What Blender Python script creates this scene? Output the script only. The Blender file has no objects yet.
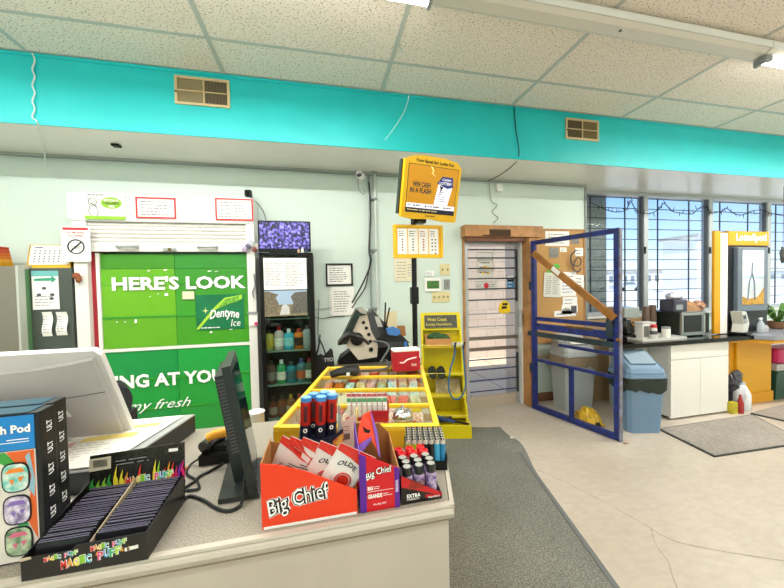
import bpy, bmesh, math, random
from mathutils import Vector, Matrix
random.seed(7)
PI = math.pi
SC = bpy.context.scene
COL = SC.collection
# ------------------------------------------------------------------ camera
# room axes: X along the back wall to the right, Y towards the back wall, Z up. metres
FPX = 324.0
def _cv(x, y): return Vector((x-392.0, -(y-294.0), -FPX))
_X = _cv(1850, 255).normalized()
_Y = _cv(320, 287); _Y = (_Y-_Y.dot(_X)*_X).normalized()
_Z = _X.cross(_Y)
RM = Matrix((_X, _Y, _Z))                       # room <- camera rotation
EYE = Vector((0, 0, 1.54))
cam_d = bpy.data.cameras.new('camera'); cam = bpy.data.objects.new('camera', cam_d); COL.objects.link(cam)
cam.matrix_world = Matrix.Translation(EYE) @ RM.to_4x4()
cam_d.sensor_width = 36; cam_d.lens = FPX/784*36; cam_d.clip_start = .02; cam_d.clip_end = 500
SC.camera = cam
SC.view_settings.view_transform = 'Standard'; SC.view_settings.look = 'None'
SC.view_settings.exposure = -0.08; SC.view_settings.gamma = 1; SC.view_settings.use_curve_mapping = False
# ------------------------------------------------------------------ sky and light
W = bpy.data.worlds.new('sky'); SC.world = W; W.use_nodes = True
n = W.node_tree.nodes; l = W.node_tree.links; n.clear()
tc = n.new('ShaderNodeTexCoord'); sp = n.new('ShaderNodeSeparateXYZ'); rp = n.new('ShaderNodeValToRGB')
bg = n.new('ShaderNodeBackground'); wo = n.new('ShaderNodeOutputWorld')
l.new(tc.outputs['Generated'], sp.inputs[0]); l.new(sp.outputs['Z'], rp.inputs[0]); l.new(rp.outputs[0], bg.inputs[0]); l.new(bg.outputs[0], wo.inputs[0])
e = rp.color_ramp.elements
e[0].position = 0.0; e[0].color = (.88, .92, 1, 1); e[1].position = 0.5; e[1].color = (.12, .30, .70, 1)
x = e.new(.10); x.color = (.50, .69, .96, 1); x = e.new(.25); x.color = (.17, .38, .80, 1)
bg.inputs[1].default_value = 1.7
SUN = bpy.data.lights.new('sun', 'SUN'); SUN.energy = 7.0; SUN.angle = .01; SUN.color = (1, .96, .9)
so = bpy.data.objects.new('sun', SUN); COL.objects.link(so); so.rotation_euler = (math.radians(27), 0, math.radians(-20))
TUBE_W = 72.0; TUBE_FILL = 24.0; TUBE_COL = (1.0, .975, .93)
def tube_light(x0, x1, y, z, w, size=.05):
    a = bpy.data.lights.new('tube_light', 'AREA'); a.shape = 'RECTANGLE'; a.size = abs(x1-x0); a.size_y = size
    a.energy = w; a.color = TUBE_COL
    o = bpy.data.objects.new('tube_light', a); COL.objects.link(o); o.location = ((x0+x1)/2, y, z)
    return o
TUBE_Z = 3.215
for (a_, b_) in ((-4.6, -2.1), (-1.85, .66), (3.42, 5.9), (6.2, 8.4)):
    tube_light(a_, b_, 1.87, TUBE_Z-.03, TUBE_W)
for yy in (-.2, -2.4):  # unseen lamps added behind the camera as fill light
    for (a_, b_) in ((-2.9, -.5), (0, 2.4), (3, 5.4), (5.8, 8.2)):
        tube_light(a_, b_, yy, TUBE_Z-.03, TUBE_FILL)

# ------------------------------------------------------------------ helpers
def ray(px, py): return RM @ _cv(px, py)
def at(px, py, Y):
    d = ray(px, py); return EYE + d*(Y/d.y)
def atz(px, py, z):
    d = ray(px, py); return EYE + d*((z-EYE.z)/d.z)
def pp(pts, Y): return [at(a, b, Y) for a, b in pts]
def lin(c):
    c = c.lstrip('#'); r = [int(c[i:i+2], 16)/255 for i in (0, 2, 4)]
    return tuple((v/12.92 if v <= .04045 else ((v+.055)/1.055)**2.4) for v in r)+(1,)
MATS = {}
def mat(name, col='#808080', rough=.5, metal=0, emit=0, noise=0, nscale=20, bump=0, bscale=80, alpha=1, spec=.5, col2=None, coat=0):
    if name in MATS: return MATS[name]
    m = bpy.data.materials.new(name); m.use_nodes = True; MATS[name] = m
    nt = m.node_tree; N = nt.nodes; L = nt.links; b = N['Principled BSDF']
    c = lin(col); b.inputs['Base Color'].default_value = c; b.inputs['Roughness'].default_value = rough
    b.inputs['Metallic'].default_value = metal; b.inputs['Specular IOR Level'].default_value = spec
    b.inputs['Coat Weight'].default_value = coat
    if emit: b.inputs['Emission Color'].default_value = c; b.inputs['Emission Strength'].default_value = emit
    if alpha < 1: b.inputs['Alpha'].default_value = alpha
    t = None
    if noise or bump:
        t = N.new('ShaderNodeTexCoord')
    if noise:
        nz = N.new('ShaderNodeTexNoise'); nz.inputs['Scale'].default_value = nscale; nz.inputs['Detail'].default_value = 5
        L.new(t.outputs['Object'], nz.inputs['Vector'])
        r = N.new('ShaderNodeValToRGB'); r.color_ramp.elements[0].position = .35; r.color_ramp.elements[1].position = .65
        c2 = lin(col2) if col2 else tuple(v*(1-noise) for v in c[:3])+(1,)
        r.color_ramp.elements[0].color = c2; r.color_ramp.elements[1].color = c
        L.new(nz.outputs[0], r.inputs[0]); L.new(r.outputs[0], b.inputs['Base Color'])
    if bump:
        nb = N.new('ShaderNodeTexNoise'); nb.inputs['Scale'].default_value = bscale; nb.inputs['Detail'].default_value = 3
        L.new(t.outputs['Object'], nb.inputs['Vector'])
        bp = N.new('ShaderNodeBump'); bp.inputs['Strength'].default_value = bump; bp.inputs['Distance'].default_value = .004
        L.new(nb.outputs[0], bp.inputs['Height']); L.new(bp.outputs[0], b.inputs['Normal'])
    return m
def glass_mat(name, tint='#f4fbfa', gloss=.08, rough=.02):
    if name in MATS: return MATS[name]
    m = bpy.data.materials.new(name); m.use_nodes = True; MATS[name] = m
    N = m.node_tree.nodes; L = m.node_tree.links; N.clear()
    o = N.new('ShaderNodeOutputMaterial'); mx = N.new('ShaderNodeMixShader'); tr = N.new('ShaderNodeBsdfTransparent'); gl = N.new('ShaderNodeBsdfGlossy')
    lw = N.new('ShaderNodeLayerWeight'); pw = N.new('ShaderNodeMath'); pw.operation = 'POWER'; pw.inputs[1].default_value = 4; mul = N.new('ShaderNodeMath'); mul.operation = 'MULTIPLY_ADD'
    mul.inputs[1].default_value = .6; mul.inputs[2].default_value = gloss*.3
    tr.inputs[0].default_value = lin(tint); gl.inputs['Roughness'].default_value = rough
    L.new(lw.outputs['Facing'], pw.inputs[0]); L.new(pw.outputs[0], mul.inputs[0]); L.new(mul.outputs[0], mx.inputs[0]); L.new(tr.outputs[0], mx.inputs[1]); L.new(gl.outputs[0], mx.inputs[2]); L.new(mx.outputs[0], o.inputs[0])
    return m
WM = {}
class MB:
    def __init__(s, M=None): s.v = []; s.f = []; s.M = M or Matrix()
    def add(s, vs, fs):
        k = len(s.v); s.v += [s.M @ Vector(v) for v in vs]; s.f += [[i+k for i in f] for f in fs]; return s
    def box(s, x0, x1, y0, y1, z0, z1, b=0):
        if b:
            bm = bmesh.new(); bmesh.ops.create_cube(bm, size=1)
            for v in bm.verts: v.co = ((x0+x1)/2+v.co.x*(x1-x0), (y0+y1)/2+v.co.y*(y1-y0), (z0+z1)/2+v.co.z*(z1-z0))
            bmesh.ops.bevel(bm, geom=bm.edges[:], offset=b, segments=2, profile=.5, affect='EDGES')
            bm.verts.index_update()
            s.add([v.co.copy() for v in bm.verts], [[v.index for v in f.verts] for f in bm.faces]); bm.free(); return s
        vs = [(x, y, z) for z in (z0, z1) for y in (y0, y1) for x in (x0, x1)]
        return s.add(vs, [(0, 2, 3, 1), (4, 5, 7, 6), (0, 1, 5, 4), (2, 6, 7, 3), (0, 4, 6, 2), (1, 3, 7, 5)])
    def prism(s, pts, vec):
        vec = Vector(vec); k = len(pts); a = [Vector(p) for p in pts]
        fs = [list(range(k)), list(range(2*k-1, k-1, -1))]+[(i, i+k, (i+1) % k+k, (i+1) % k) for i in range(k)]
        return s.add(a+[p+vec for p in a], fs)
    def quad(s, a, b, c, d): return s.add([a, b, c, d], [(0, 1, 2, 3)])
    def bar(s, p0, p1, w, h, up=(0, 0, 1)):
        p0 = Vector(p0); p1 = Vector(p1); d = (p1-p0).normalized(); up = Vector(up)
        if abs(d.dot(up)) > .95: up = Vector((0, 1, 0))
        r = d.cross(up).normalized()*w/2; u = r.cross(d).normalized()*h/2
        vs = [p+a*r+b*u for p in (p0, p1) for a, b in ((-1, -1), (1, -1), (1, 1), (-1, 1))]
        return s.add(vs, [(0, 1, 2, 3), (7, 6, 5, 4)]+[(i, i+4, (i+1) % 4+4, (i+1) % 4) for i in range(4)])
    def tube(s, pts, r, n=6, r2=None):
        pts = [Vector(p) for p in pts]; k = len(pts); vs = []; prev = None
        for i, p in enumerate(pts):
            d = (pts[min(i+1, k-1)]-pts[max(i-1, 0)]).normalized()
            if prev is None: a = d.orthogonal().normalized()
            else: a = (prev-prev.dot(d)*d); a = a.normalized() if a.length > 1e-6 else d.orthogonal().normalized()
            prev = a; b = d.cross(a); rr = r if r2 is None else r+(r2-r)*i/(k-1)
            vs += [p+rr*(math.cos(t*2*PI/n)*a+math.sin(t*2*PI/n)*b) for t in range(n)]
        fs = [list(range(n))[::-1], list(range((k-1)*n, k*n))]
        for i in range(k-1):
            for t in range(n): fs.append((i*n+t, i*n+(t+1) % n, (i+1)*n+(t+1) % n, (i+1)*n+t))
        return s.add(vs, fs)
    def cyl(s, p0, p1, r, n=16, r2=None): return s.tube([p0, p1], r, n, r2)
    def lathe(s, c, prof, n=14):
        c = Vector(c); vs = []; k = len(prof)
        for r, z in prof: vs += [c+Vector((r*math.cos(t*2*PI/n), r*math.sin(t*2*PI/n), z)) for t in range(n)]
        fs = [list(range(n))[::-1], list(range((k-1)*n, k*n))]
        for i in range(k-1):
            for t in range(n): fs.append((i*n+t, i*n+(t+1) % n, (i+1)*n+(t+1) % n, (i+1)*n+t))
        return s.add(vs, fs)
    def sph(s, c, r, sc=(1, 1, 1), n=10, m=7, jit=0):
        vs = []; fs = []; c = Vector(c)
        for i in range(m+1):
            th = PI*i/m
            for t in range(n):
                q = 1+random.uniform(-jit, jit)
                vs.append(c+Vector((r*sc[0]*q*math.sin(th)*math.cos(2*PI*t/n), r*sc[1]*q*math.sin(th)*math.sin(2*PI*t/n), r*sc[2]*q*math.cos(th))))
        for i in range(m):
            for t in range(n): fs.append((i*n+t, (i+1)*n+t, (i+1)*n+(t+1) % n, i*n+(t+1) % n))
        return s.add(vs, fs)
    def rod(s, ps, r): 
        for i in range(len(ps)-1): s.cyl(ps[i], ps[i+1], r, 6)
        return s
def smooth_curve(pts, k=6):
    pts = [Vector(p) for p in pts]; out = []
    for i in range(len(pts)-1):
        p0 = pts[max(i-1, 0)]; p1 = pts[i]; p2 = pts[i+1]; p3 = pts[min(i+2, len(pts)-1)]
        for j in range(k):
            t = j/k
            out.append(.5*((2*p1)+(-p0+p2)*t+(2*p0-5*p1+4*p2-p3)*t*t+(-p0+3*p1-3*p2+p3)*t**3))
    out.append(pts[-1]); return out
def prop(o, label=None, cat=None, group=None, kind=None):
    if label: o['label'] = label
    if cat: o['category'] = cat
    if group: o['group'] = group
    if kind: o['kind'] = kind
    return o
def T(name, label, cat, loc=(0, 0, 0), rz=0, group=None, kind=None, M=None):
    o = bpy.data.objects.new(name, None); COL.objects.link(o); o.empty_display_size = .05
    if M is None: M = Matrix.Translation(Vector(loc)) @ Matrix.Rotation(rz, 4, 'Z')
    o.matrix_world = M; WM[o.name] = M.copy()
    return prop(o, label, cat, group, kind)
def P(mb, name, m, parent=None, smooth=False, label=None):
    me = bpy.data.meshes.new(name)
    if parent is None:
        lo = [min(v[i] for v in mb.v) for i in range(3)]; hi = [max(v[i] for v in mb.v) for i in range(3)]
        M = Matrix.Translation(((lo[0]+hi[0])/2, (lo[1]+hi[1])/2, lo[2]))
    else: M = WM[parent.name]
    inv = M.inverted()
    me.from_pydata([inv @ v for v in mb.v], [], mb.f); me.update()
    bm = bmesh.new(); bm.from_mesh(me)
    if name not in ('foliage',): bmesh.ops.recalc_face_normals(bm, faces=bm.faces)
    bm.to_mesh(me); bm.free()
    if smooth:
        for p in me.polygons: p.use_smooth = True
        me.set_sharp_from_angle(angle=math.radians(42))
    me.materials.append(m)
    o = bpy.data.objects.new(name, me); COL.objects.link(o)
    if parent is None: o.matrix_world = M
    else: o.parent = parent
    WM[o.name] = M.copy()
    if label: o['label'] = label
    return o
def S(mb, name, m, parent=None, smooth=False):       # setting
    o = P(mb, name, m, parent, smooth)
    if parent is None: o['kind'] = 'structure'
    return o
def X(mb, name, m, label, cat, group=None, kind=None, smooth=False):   # a thing that is one mesh
    return prop(P(mb, name, m, None, smooth), label, cat, group, kind)
def dup(root, M, label=None, group=None, parent=None):
    r = root.copy(); COL.objects.link(r)
    if parent is None: r.matrix_world = M
    if label: r['label'] = label
    if group: r['group'] = group
    for ch in CH.get(root.name, root.children):
        c = ch.copy(); COL.objects.link(c); c.parent = r
        for g in ch.children:
            d = g.copy(); COL.objects.link(d); d.parent = c
    return r
CH = {}
def txt(parent, s, o, w, h, m, r=(1, 0, 0), u=(0, 0, 1), off=.0015, bold=.02, shear=0, name='lettering', depth=.0006, keep=False, arch=0):
    """lettering fitted to a w x h box whose lower left corner is o, standing proud of the surface"""
    c = bpy.data.curves.new('t', 'FONT'); c.body = s; c.offset = bold; c.shear = shear; c.resolution_u = 2; c.extrude = 0
    to = bpy.data.objects.new('t', c); COL.objects.link(to)
    dg = bpy.context.evaluated_depsgraph_get(); me = bpy.data.meshes.new_from_object(to.evaluated_get(dg))
    bpy.data.objects.remove(to); bpy.data.curves.remove(c)
    xs = [v.co.x for v in me.vertices]; ys = [v.co.y for v in me.vertices]
    x0, x1, y0, y1 = min(xs), max(xs), min(ys), max(ys)
    r = Vector(r).normalized(); u = Vector(u).normalized(); nn = r.cross(u).normalized()
    sx = w/(x1-x0); sy = h/(y1-y0)
    if keep: sx = sy = min(sx, sy)
    o = Vector(o); mb = MB()
    mb.v = [o+r*((v.co.x-x0)*sx)+u*((v.co.y-y0)*sy+arch*math.sin(PI*(v.co.x-x0)/(x1-x0)))+nn*off for v in me.vertices]
    mb.f = [list(p.vertices) for p in me.polygons]
    bpy.data.meshes.remove(me)
    return P(mb, name, m, parent)
def print_lines(mb, o, r, u, w, h, rows, off=.0012, fill=.45, gap=.25, cols=1, rag=.3):
    """rows of small print as thin raised strips"""
    o = Vector(o); r = Vector(r).normalized(); u = Vector(u).normalized(); nn = r.cross(u).normalized()
    cw = w/cols
    for c in range(cols):
        for i in range(rows):
            y = h*(1-(i+.7)/rows); x = c*cw; end = c*cw+cw*.92*(1-random.random()*rag)
            while x < end:
                ww = min(random.uniform(.012, .05), end-x); hh = h/rows*fill*.6
                a = o+r*x+u*y+nn*off
                mb.quad(a, a+r*ww, a+r*ww+u*hh, a+u*hh); x += ww+gap*.03
    return mb
def R3(px, py, px2, py2, Y):
    a = at(px, py, Y); b = at(px2, py2, Y); return min(a.x, b.x), max(a.x, b.x), min(a.z, b.z), max(a.z, b.z)
# common materials
WHITE = mat('white_paint', '#e9ebe8', .5); PAPER = mat('paper_white', '#f4f3ef', .7); INK = mat('ink_dark', '#55555a', .8); BLACK = mat('black_plastic', '#08090a', .35, spec=.35)
INKB = mat('ink_black', '#111111', .7); RED = mat('sign_red', '#c81e2c', .5); STEEL = mat('brushed_steel', '#b9bcc0', .3, 1); CHROME = mat('chrome', '#e6e6e6', .12, 1)
YEL = mat('yellow_paint', '#ecc70c', .4); GOLD = mat('golden_yellow', '#dd9c12', .4); WOOD = mat('wood_trim', '#c08a50', .5, noise=.35, nscale=9, bump=.2); DARKGREY = mat('dark_grey_plastic', '#1d2022', .4)
CARD = mat('cardboard', '#a9743f', .8); WHT = mat('lettering_white', '#ffffff', .5); ORANGE = mat('box_orange', '#ea3c14', .35); PURPLE = mat('box_purple', '#5a1f96', .4)
GREYP = mat('grey_plastic', '#8f9496', .45); CREAM = mat('cream_plastic', '#d9d0b8', .5); CABLE = mat('cable_black', '#15171a', .45); CABLEW = mat('cable_white', '#d8dcdc', .5)
# ================================================================== THE SETTING
ZC = 3.355; YS = 3.009; ZS = 2.82; YW = 3.66; XC = 3.46; YG = 3.90; XL = -3.3; XR = 8.6; YB = -3.6
def floor_mat():
    m = mat('painted_concrete', '#d6cec0', .36); nt = m.node_tree; N = nt.nodes; L = nt.links; b = N['Principled BSDF']
    t = N.new('ShaderNodeTexCoord'); n1 = N.new('ShaderNodeTexNoise'); n1.inputs['Scale'].default_value = 1.1; n1.inputs['Detail'].default_value = 8; n1.inputs['Roughness'].default_value = .65
    r = N.new('ShaderNodeValToRGB'); r.color_ramp.elements[0].position = .3; r.color_ramp.elements[1].position = .7
    r.color_ramp.elements[0].color = lin('#b2a797'); r.color_ramp.elements[1].color = lin('#c9c0b3')
    n2 = N.new('ShaderNodeTexNoise'); n2.inputs['Scale'].default_value = 14; n2.inputs['Detail'].default_value = 6
    mp = N.new('ShaderNodeMapping'); mp.inputs['Scale'].default_value = (1, 2.2, 1)
    L.new(t.outputs['Object'], mp.inputs[0]); L.new(mp.outputs[0], n2.inputs['Vector'])
    mx = N.new('ShaderNodeMixRGB'); mx.blend_type = 'OVERLAY'; mx.inputs[0].default_value = .16
    L.new(t.outputs['Object'], n1.inputs['Vector']); L.new(n1.outputs[0], r.inputs[0]); L.new(r.outputs[0], mx.inputs[1]); L.new(n2.outputs[0], mx.inputs[2]); L.new(mx.outputs[0], b.inputs['Base Color'])
    return m
def tile_mat():
    m = mat('acoustic_tile', '#d9d3c6', .85); nt = m.node_tree; N = nt.nodes; L = nt.links; b = N['Principled BSDF']
    t = N.new('ShaderNodeTexCoord'); mp = N.new('ShaderNodeMapping'); mp.inputs['Scale'].default_value = (1, 1.6, 1); mp.inputs['Rotation'].default_value = (0, 0, .5)
    v = N.new('ShaderNodeTexNoise'); v.inputs['Scale'].default_value = 68; v.inputs['Detail'].default_value = 2
    n2 = N.new('ShaderNodeTexNoise'); n2.inputs['Scale'].default_value = 3
    r = N.new('ShaderNodeValToRGB'); r.color_ramp.elements[0].position = .34; r.color_ramp.elements[1].position = .42
    r.color_ramp.elements[0].color = lin('#9a8468'); r.color_ramp.elements[1].color = lin('#f4e9dd')
    L.new(t.outputs['Object'], mp.inputs[0]); L.new(mp.outputs[0], v.inputs['Vector']); L.new(v.outputs[0], r.inputs[0])
    mx = N.new('ShaderNodeMixRGB'); mx.blend_type = 'OVERLAY'; mx.inputs[0].default_value = .12
    L.new(t.outputs['Object'], n2.inputs['Vector']); L.new(r.outputs[0], mx.inputs[1]); L.new(n2.outputs[0], mx.inputs[2]); L.new(mx.outputs[0], b.inputs['Base Color'])
    return m
WALLM = mat('mint_wall', '#d3e3dc', .6, noise=.03, nscale=2.5, bump=.08, bscale=30)
SOFF = mat('soffit_underside', '#eff0e8', .28, noise=.05, nscale=2)
TEAL = mat('teal_paint', '#10c4c8', .45, noise=.06, nscale=4, bump=.05, bscale=20)
TEALD = mat('teal_strip', '#0fa7ac', .5)
floor = S(MB().box(XL, XR, YB, YG, -.12, 0), 'floor', floor_mat())
cr = [at_ for at_ in [atz(a, b, .0) for a, b in ((532, 468), (556, 478), (600, 500), (640, 522), (672, 540), (720, 551), (784, 561))]]
k = MB()
def flat_strip(mb, pts, w, z):
    pts = smooth_curve([Vector((p.x, p.y, z)) for p in pts], 5)
    for a, b in zip(pts[:-1], pts[1:]):
        d = (b-a); s_ = Vector((-d.y, d.x, 0)).normalized()*w/2*random.uniform(.5, 1.3); mb.quad(a-s_, b-s_, b+s_, a+s_)
flat_strip(k, cr, .006, .0012)
flat_strip(k, [atz(a, b, 0) for a, b in ((651, 529), (656, 545), (668, 562), (672, 575), (682, 600))], .005, .0012)
P(k, 'crack', mat('crack_dark', '#9b8f80', .9), floor)
ceil = S(MB().box(XL, XR, YB, YG, ZC, ZC+.1), 'ceiling', tile_mat())
g = MB()
xs = [.612+1.355*i for i in range(-3, 7)]; ys = [2.609-.68*i for i in range(0, 10)]
for x_ in xs: g.box(x_-.017, x_+.017, YB, YS, ZC-.004, ZC)
for y_ in ys: g.box(XL, XR, y_-.014, y_+.014, ZC-.0035, ZC)
g.box(XL, XR, YS-.02, YS, ZC-.005, ZC)
P(g, 'ceiling_grid', mat('ceiling_grid_bar', '#bfc2ba', .5), ceil)
# back wall with the door opening, returning to the window recess at its right end
DX0, DX1, DZ = 1.715, 2.53, 2.085
wb = MB(); wb.box(XL, DX0, YW, YG+.02, 0, ZC); wb.box(DX1, XC, YW, YG+.02, 0, ZC); wb.box(DX0, DX1, YW, YG+.02, DZ, ZC)
S(wb, 'wall_back', WALLM)
S(MB().box(XL-.1, XL, YB, YG, 0, ZC), 'wall_left', WALLM)
S(MB().box(XR, XR+.1, YB, YG, 0, ZC), 'wall_right', WALLM)
S(MB().box(XL, XR, YB-.1, YB, 0, ZC), 'wall_front', WALLM)
S(MB().box(XC, XR, YG, YG+.14, 0, 1.04), 'wall_window', WALLM)
sf = S(MB().box(XL, XR, YS+.012, YG+.02, ZS, ZC-.006), 'ceiling_soffit', SOFF)
P(MB().box(XL, XR, YS, YS+.012, ZS-.004, ZC-.006), 'soffit_face', TEAL, sf)
P(MB().box(XL, XR, YS-.008, YS, ZC-.034, ZC-.012), 'soffit_lip', TEAL, sf)
# thin trims
S(MB().box(XL, XC, YW-.025, YW, ZS-.03, ZS), 'trim_1', mat('trim_grey', '#a9b2ab', .5))
S(MB().box(XC-.012, XC+.014, YW-.016, YW, 0, 2.79), 'trim_2', mat('trim_grey2', '#8f9794', .5))
S(MB().box(DX1+.1, XC, YW-.012, YW, .55, .6), 'trim_3', mat('trim_tan', '#b9a88d', .6))
S(MB().box(DX1+.1, XC, YW-.014, YW, 0, .11), 'baseboard_back', mat('baseboard_brown', '#7e5a40', .6))
S(MB().box(XL, DX0-.05, YW-.014, YW, 0, .1), 'baseboard_back_left', mat('baseboard_brown'))
ALU = mat('window_aluminium', '#c3c8ca', .4, .2); BARS = mat('security_bar', '#23282e', .5)
DARKALU = mat('window_frame_dark', '#5b6063', .45)
# windows: mullions measured at the recess plane
mull = [XC+.02, 4.70, 5.95, 7.20, 8.45]
for i in range(4):
    a, b = mull[i], mull[i+1]
    f = MB(); w_ = .038
    f.box(a-.0 if i else a-.02, a+w_, YG-.05, YG+.06, 1.04, ZS-.002); f.box(b-w_, b, YG-.05, YG+.06, 1.04, ZS-.002)
    f.box(a+w_, b-w_, YG-.05, YG+.06, ZS-.05, ZS-.002); f.box(a+w_, b-w_, YG-.05, YG+.06, 1.04, 1.09)
    wn = S(f, 'window_%d' % (i+1), ALU)
    P(MB().box(a+w_, b-w_, YG+.012, YG+.016, 1.09, ZS-.05), 'window_pane', glass_mat('window_glass', '#f6fbfb', .02), wn)
    sl = MB(); sl.box(a+w_, a+w_+.022, YG-.03, YG+.01, 1.09, ZS-.05).box(b-w_-.022, b-w_, YG-.03, YG+.01, 1.09, ZS-.05); P(sl, 'sash', DARKALU, wn)
    if i < 3: P(MB().box(b-w_-.012, b-w_+.012, YG-.075, YG-.05, 1.93, 2.03, .004), 'window_latch', BARS, wn)
    h = MB(); z = 1.24; xa = a+w_+(.12 if i == 1 else 0)
    while z < ZS-.05: h.box(xa, b-w_-.01, YG+.045, YG+.055, z-.005, z+.005); z += .152
    for xv in (a+.35, a+.96): h.box(xv-.008, xv+.008, YG+.056, YG+.068, 1.1, ZS-.03)
    P(h, 'security_bars', BARS, wn)
S(MB().box(XC+.01, XR, YG-.06, YG+.02, 1.01, 1.04), 'trim_4', WHITE)
# door, jambs and lintel
door = S(MB().box(DX0, 1.765, YW-.005, YG, 0, DZ).box(2.42, 2.475, YW+.03, YG, 0, DZ).box(1.765, 2.42, YW+.03, YG, DZ-.06, DZ).box(1.765, 2.42, YW+.03, YW+.08, .0, .12), 'door_1', mat('door_aluminium', '#b7b9bb', .35, .6))
P(MB().box(1.765, 2.42, YW+.05, YW+.055, .12, DZ-.06), 'door_pane', glass_mat('door_glass', '#fff6ea', .1), door)
P(MB().box(1.765, 2.42, YW+.02, YW+.03, .0, .1).box(1.765, 2.42, YW+.028, YW+.03, .1, .14), 'kick_plate', mat('beige_plate', '#b8ab9b', .5), door)
P(MB().box(DX0-.02, DX0, YW-.03, YW+.01, 0, DZ), 'jamb', WOOD, door)
P(MB().box(2.50, 2.575, YW-.16, YW+.02, 0, DZ), 'jamb', WOOD, door)
P(MB().box(2.475, 2.50, YW-.02, YG, 0, DZ), 'jamb_cover', mat('white_metal', '#d9dcdc', .4), door)
bz = [at(466, y_, YW).z for y_ in (249.6, 258, 268.5, 279, 289.5, 300.5)]
for z_ in bz: P(MB().box(1.72, 2.44, YW, YW+.012, z_-.008, z_+.008), 'door_bar', BARS, door)
for y_ in (315, 328): z_ = at(466, y_, YW).z; P(MB().box(1.765, 2.42, YW+.035, YW+.045, z_-.006, z_+.006), 'door_bar', GREYP, door)
for y_ in (339.5, 350.5): z_ = at(466, y_, YW).z; P(MB().box(1.735, 2.44, YW+.0, YW+.03, z_-.02, z_+.02), 'push_bar', mat('brown_bar', '#7d7168', .4, .5), door)
for y_ in (361, 371, 382, 393): z_ = at(466, y_, YW).z; P(MB().box(1.765, 2.42, YW+.0, YW+.012, z_-.006, z_+.006), 'door_bar', mat('navy_bar', '#27305e', .5), door)
P(MB().box(2.425, 2.445, YW, YW+.014, at(466, 303, YW).z, at(466, 249, YW).z), 'bar_upright', BARS, door)
P(MB().box(2.425, 2.445, YW, YW+.014, at(466, 397, YW).z, at(466, 356, YW).z), 'bar_upright', BARS, door)
P(MB().box(2.455, 2.47, YW-.04, YW+.03, .98, 1.2).cyl((2.46, YW-.05, 1.0), (2.46, YW-.05, 1.18), .012), 'door_handle', STEEL, door)
lt = S(MB().box(1.68, 2.72, YW-.13, YW, 2.1, 2.235), 'door_lintel', WOOD)
P(MB().box(1.70, 2.60, YW-.1, YW, 2.05, 2.1), 'lintel_strip', mat('wood_dark', '#7c4a26', .5, noise=.3, nscale=9), lt)
P(MB().box(1.99, 2.27, YW-.136, YW-.128, 2.115, 2.185).box(1.9, 2.27, YW-.138, YW-.128, 2.105, 2.118), 'hole', mat('hole_dark', '#4a3524', .9), lt)
# ------------------------------------------------------------------ outdoors
def paver_mat():
    m = mat('sidewalk', '#c9c6cf', .8); N = m.node_tree.nodes; L = m.node_tree.links
    b = N.new('ShaderNodeTexBrick'); b.offset = 0; b.inputs['Scale'].default_value = 1; b.inputs['Brick Width'].default_value = .6; b.inputs['Row Height'].default_value = .6; b.inputs['Mortar Size'].default_value = .012
    b.inputs['Color1'].default_value = lin('#d2cabf'); b.inputs['Color2'].default_value = lin('#c4bcb0'); b.inputs['Mortar'].default_value = lin('#948d84')
    t = N.new('ShaderNodeTexCoord'); L.new(t.outputs['Object'], b.inputs[0]); L.new(b.outputs[0], N['Principled BSDF'].inputs['Base Color']); return m
def block_mat():
    m = mat('outer_block', '#c9c7cf', .8); N = m.node_tree.nodes; L = m.node_tree.links
    b = N.new('ShaderNodeTexBrick'); b.inputs['Scale'].default_value = 1; b.inputs['Brick Width'].default_value = .4; b.inputs['Row Height'].default_value = .2; b.inputs['Mortar Size'].default_value = .01
    b.inputs['Color1'].default_value = lin('#d0c9c6'); b.inputs['Color2'].default_value = lin('#c3bcba'); b.inputs['Mortar'].default_value = lin('#b5aeac')
    t = N.new('ShaderNodeTexCoord'); mp = N.new('ShaderNodeMapping'); mp.inputs['Rotation'].default_value = (PI/2, 0, 0)
    L.new(t.outputs['Object'], mp.inputs[0]); L.new(mp.outputs[0], b.inputs[0]); L.new(b.outputs[0], N['Principled BSDF'].inputs['Base Color']); return m
S(MB().box(-4, 14, YG+.02, 6.6, -.1, -.01), 'ground_sidewalk', paver_mat())
S(MB().box(-80, 160, 6.6, 260, -.16, -.04), 'ground_lot', mat('pale_lot', '#e2dad2', .9, noise=.12, nscale=.12))
S(MB().box(.8, 5.2, 6.2, 6.45, -.01, 3.2), 'wall_outdoor', block_mat())
S(MB().box(3.62, at(606.5, 280, YG+.2).x, YG+.2, YG+.5, -.01, 3.3), 'wall_pillar', mat('pillar_brick', '#a3a3a5', .85, noise=.3, nscale=30))
def building(x0, x1, y, d, h, c, label, nwin=4, roof=None):
    t = T('building', label, 'building', ((x0+x1)/2, y, 0))
    P(MB().box(x0, x1, y, y+d, -.05, h), 'wall', mat('bld'+c, c, .8), t)
    P(MB().box(x0-.3, x1+.3, y-.3, y+d+.3, h, h+.35), 'roof', mat('bldroof', roof or '#b7b3ae', .8), t)
    for i in range(nwin):
        xx = x0+(x1-x0)*(i+.5)/nwin; ww = (x1-x0)/nwin*.25
        P(MB().box(xx-ww, xx+ww, y-.05, y, h*.35, h*.75), 'window', mat('bldwin', '#7d8892', .3), t)
XB = lambda px, Y: at(px, 280, Y).x
building(XB(697, 30), XB(722, 30), 30, 4, 6.6, '#f0efec', 'tall white building filling the middle window pane beyond the lot', 1)
building(XB(600, 55), XB(636, 55), 55, 8, 3.4, '#dcd8d2', 'low pale building far off behind the blue gate post', 5)
building(XB(645, 60), XB(676, 60), 60, 8, 3.6, '#e6e0d8', 'low white building far off left of the tall white building', 4)
building(XB(724, 50), XB(760, 50), 50, 8, 4.2, '#d8d2cc', 'grey low building far off behind the yellow lottery booth', 4)
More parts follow.
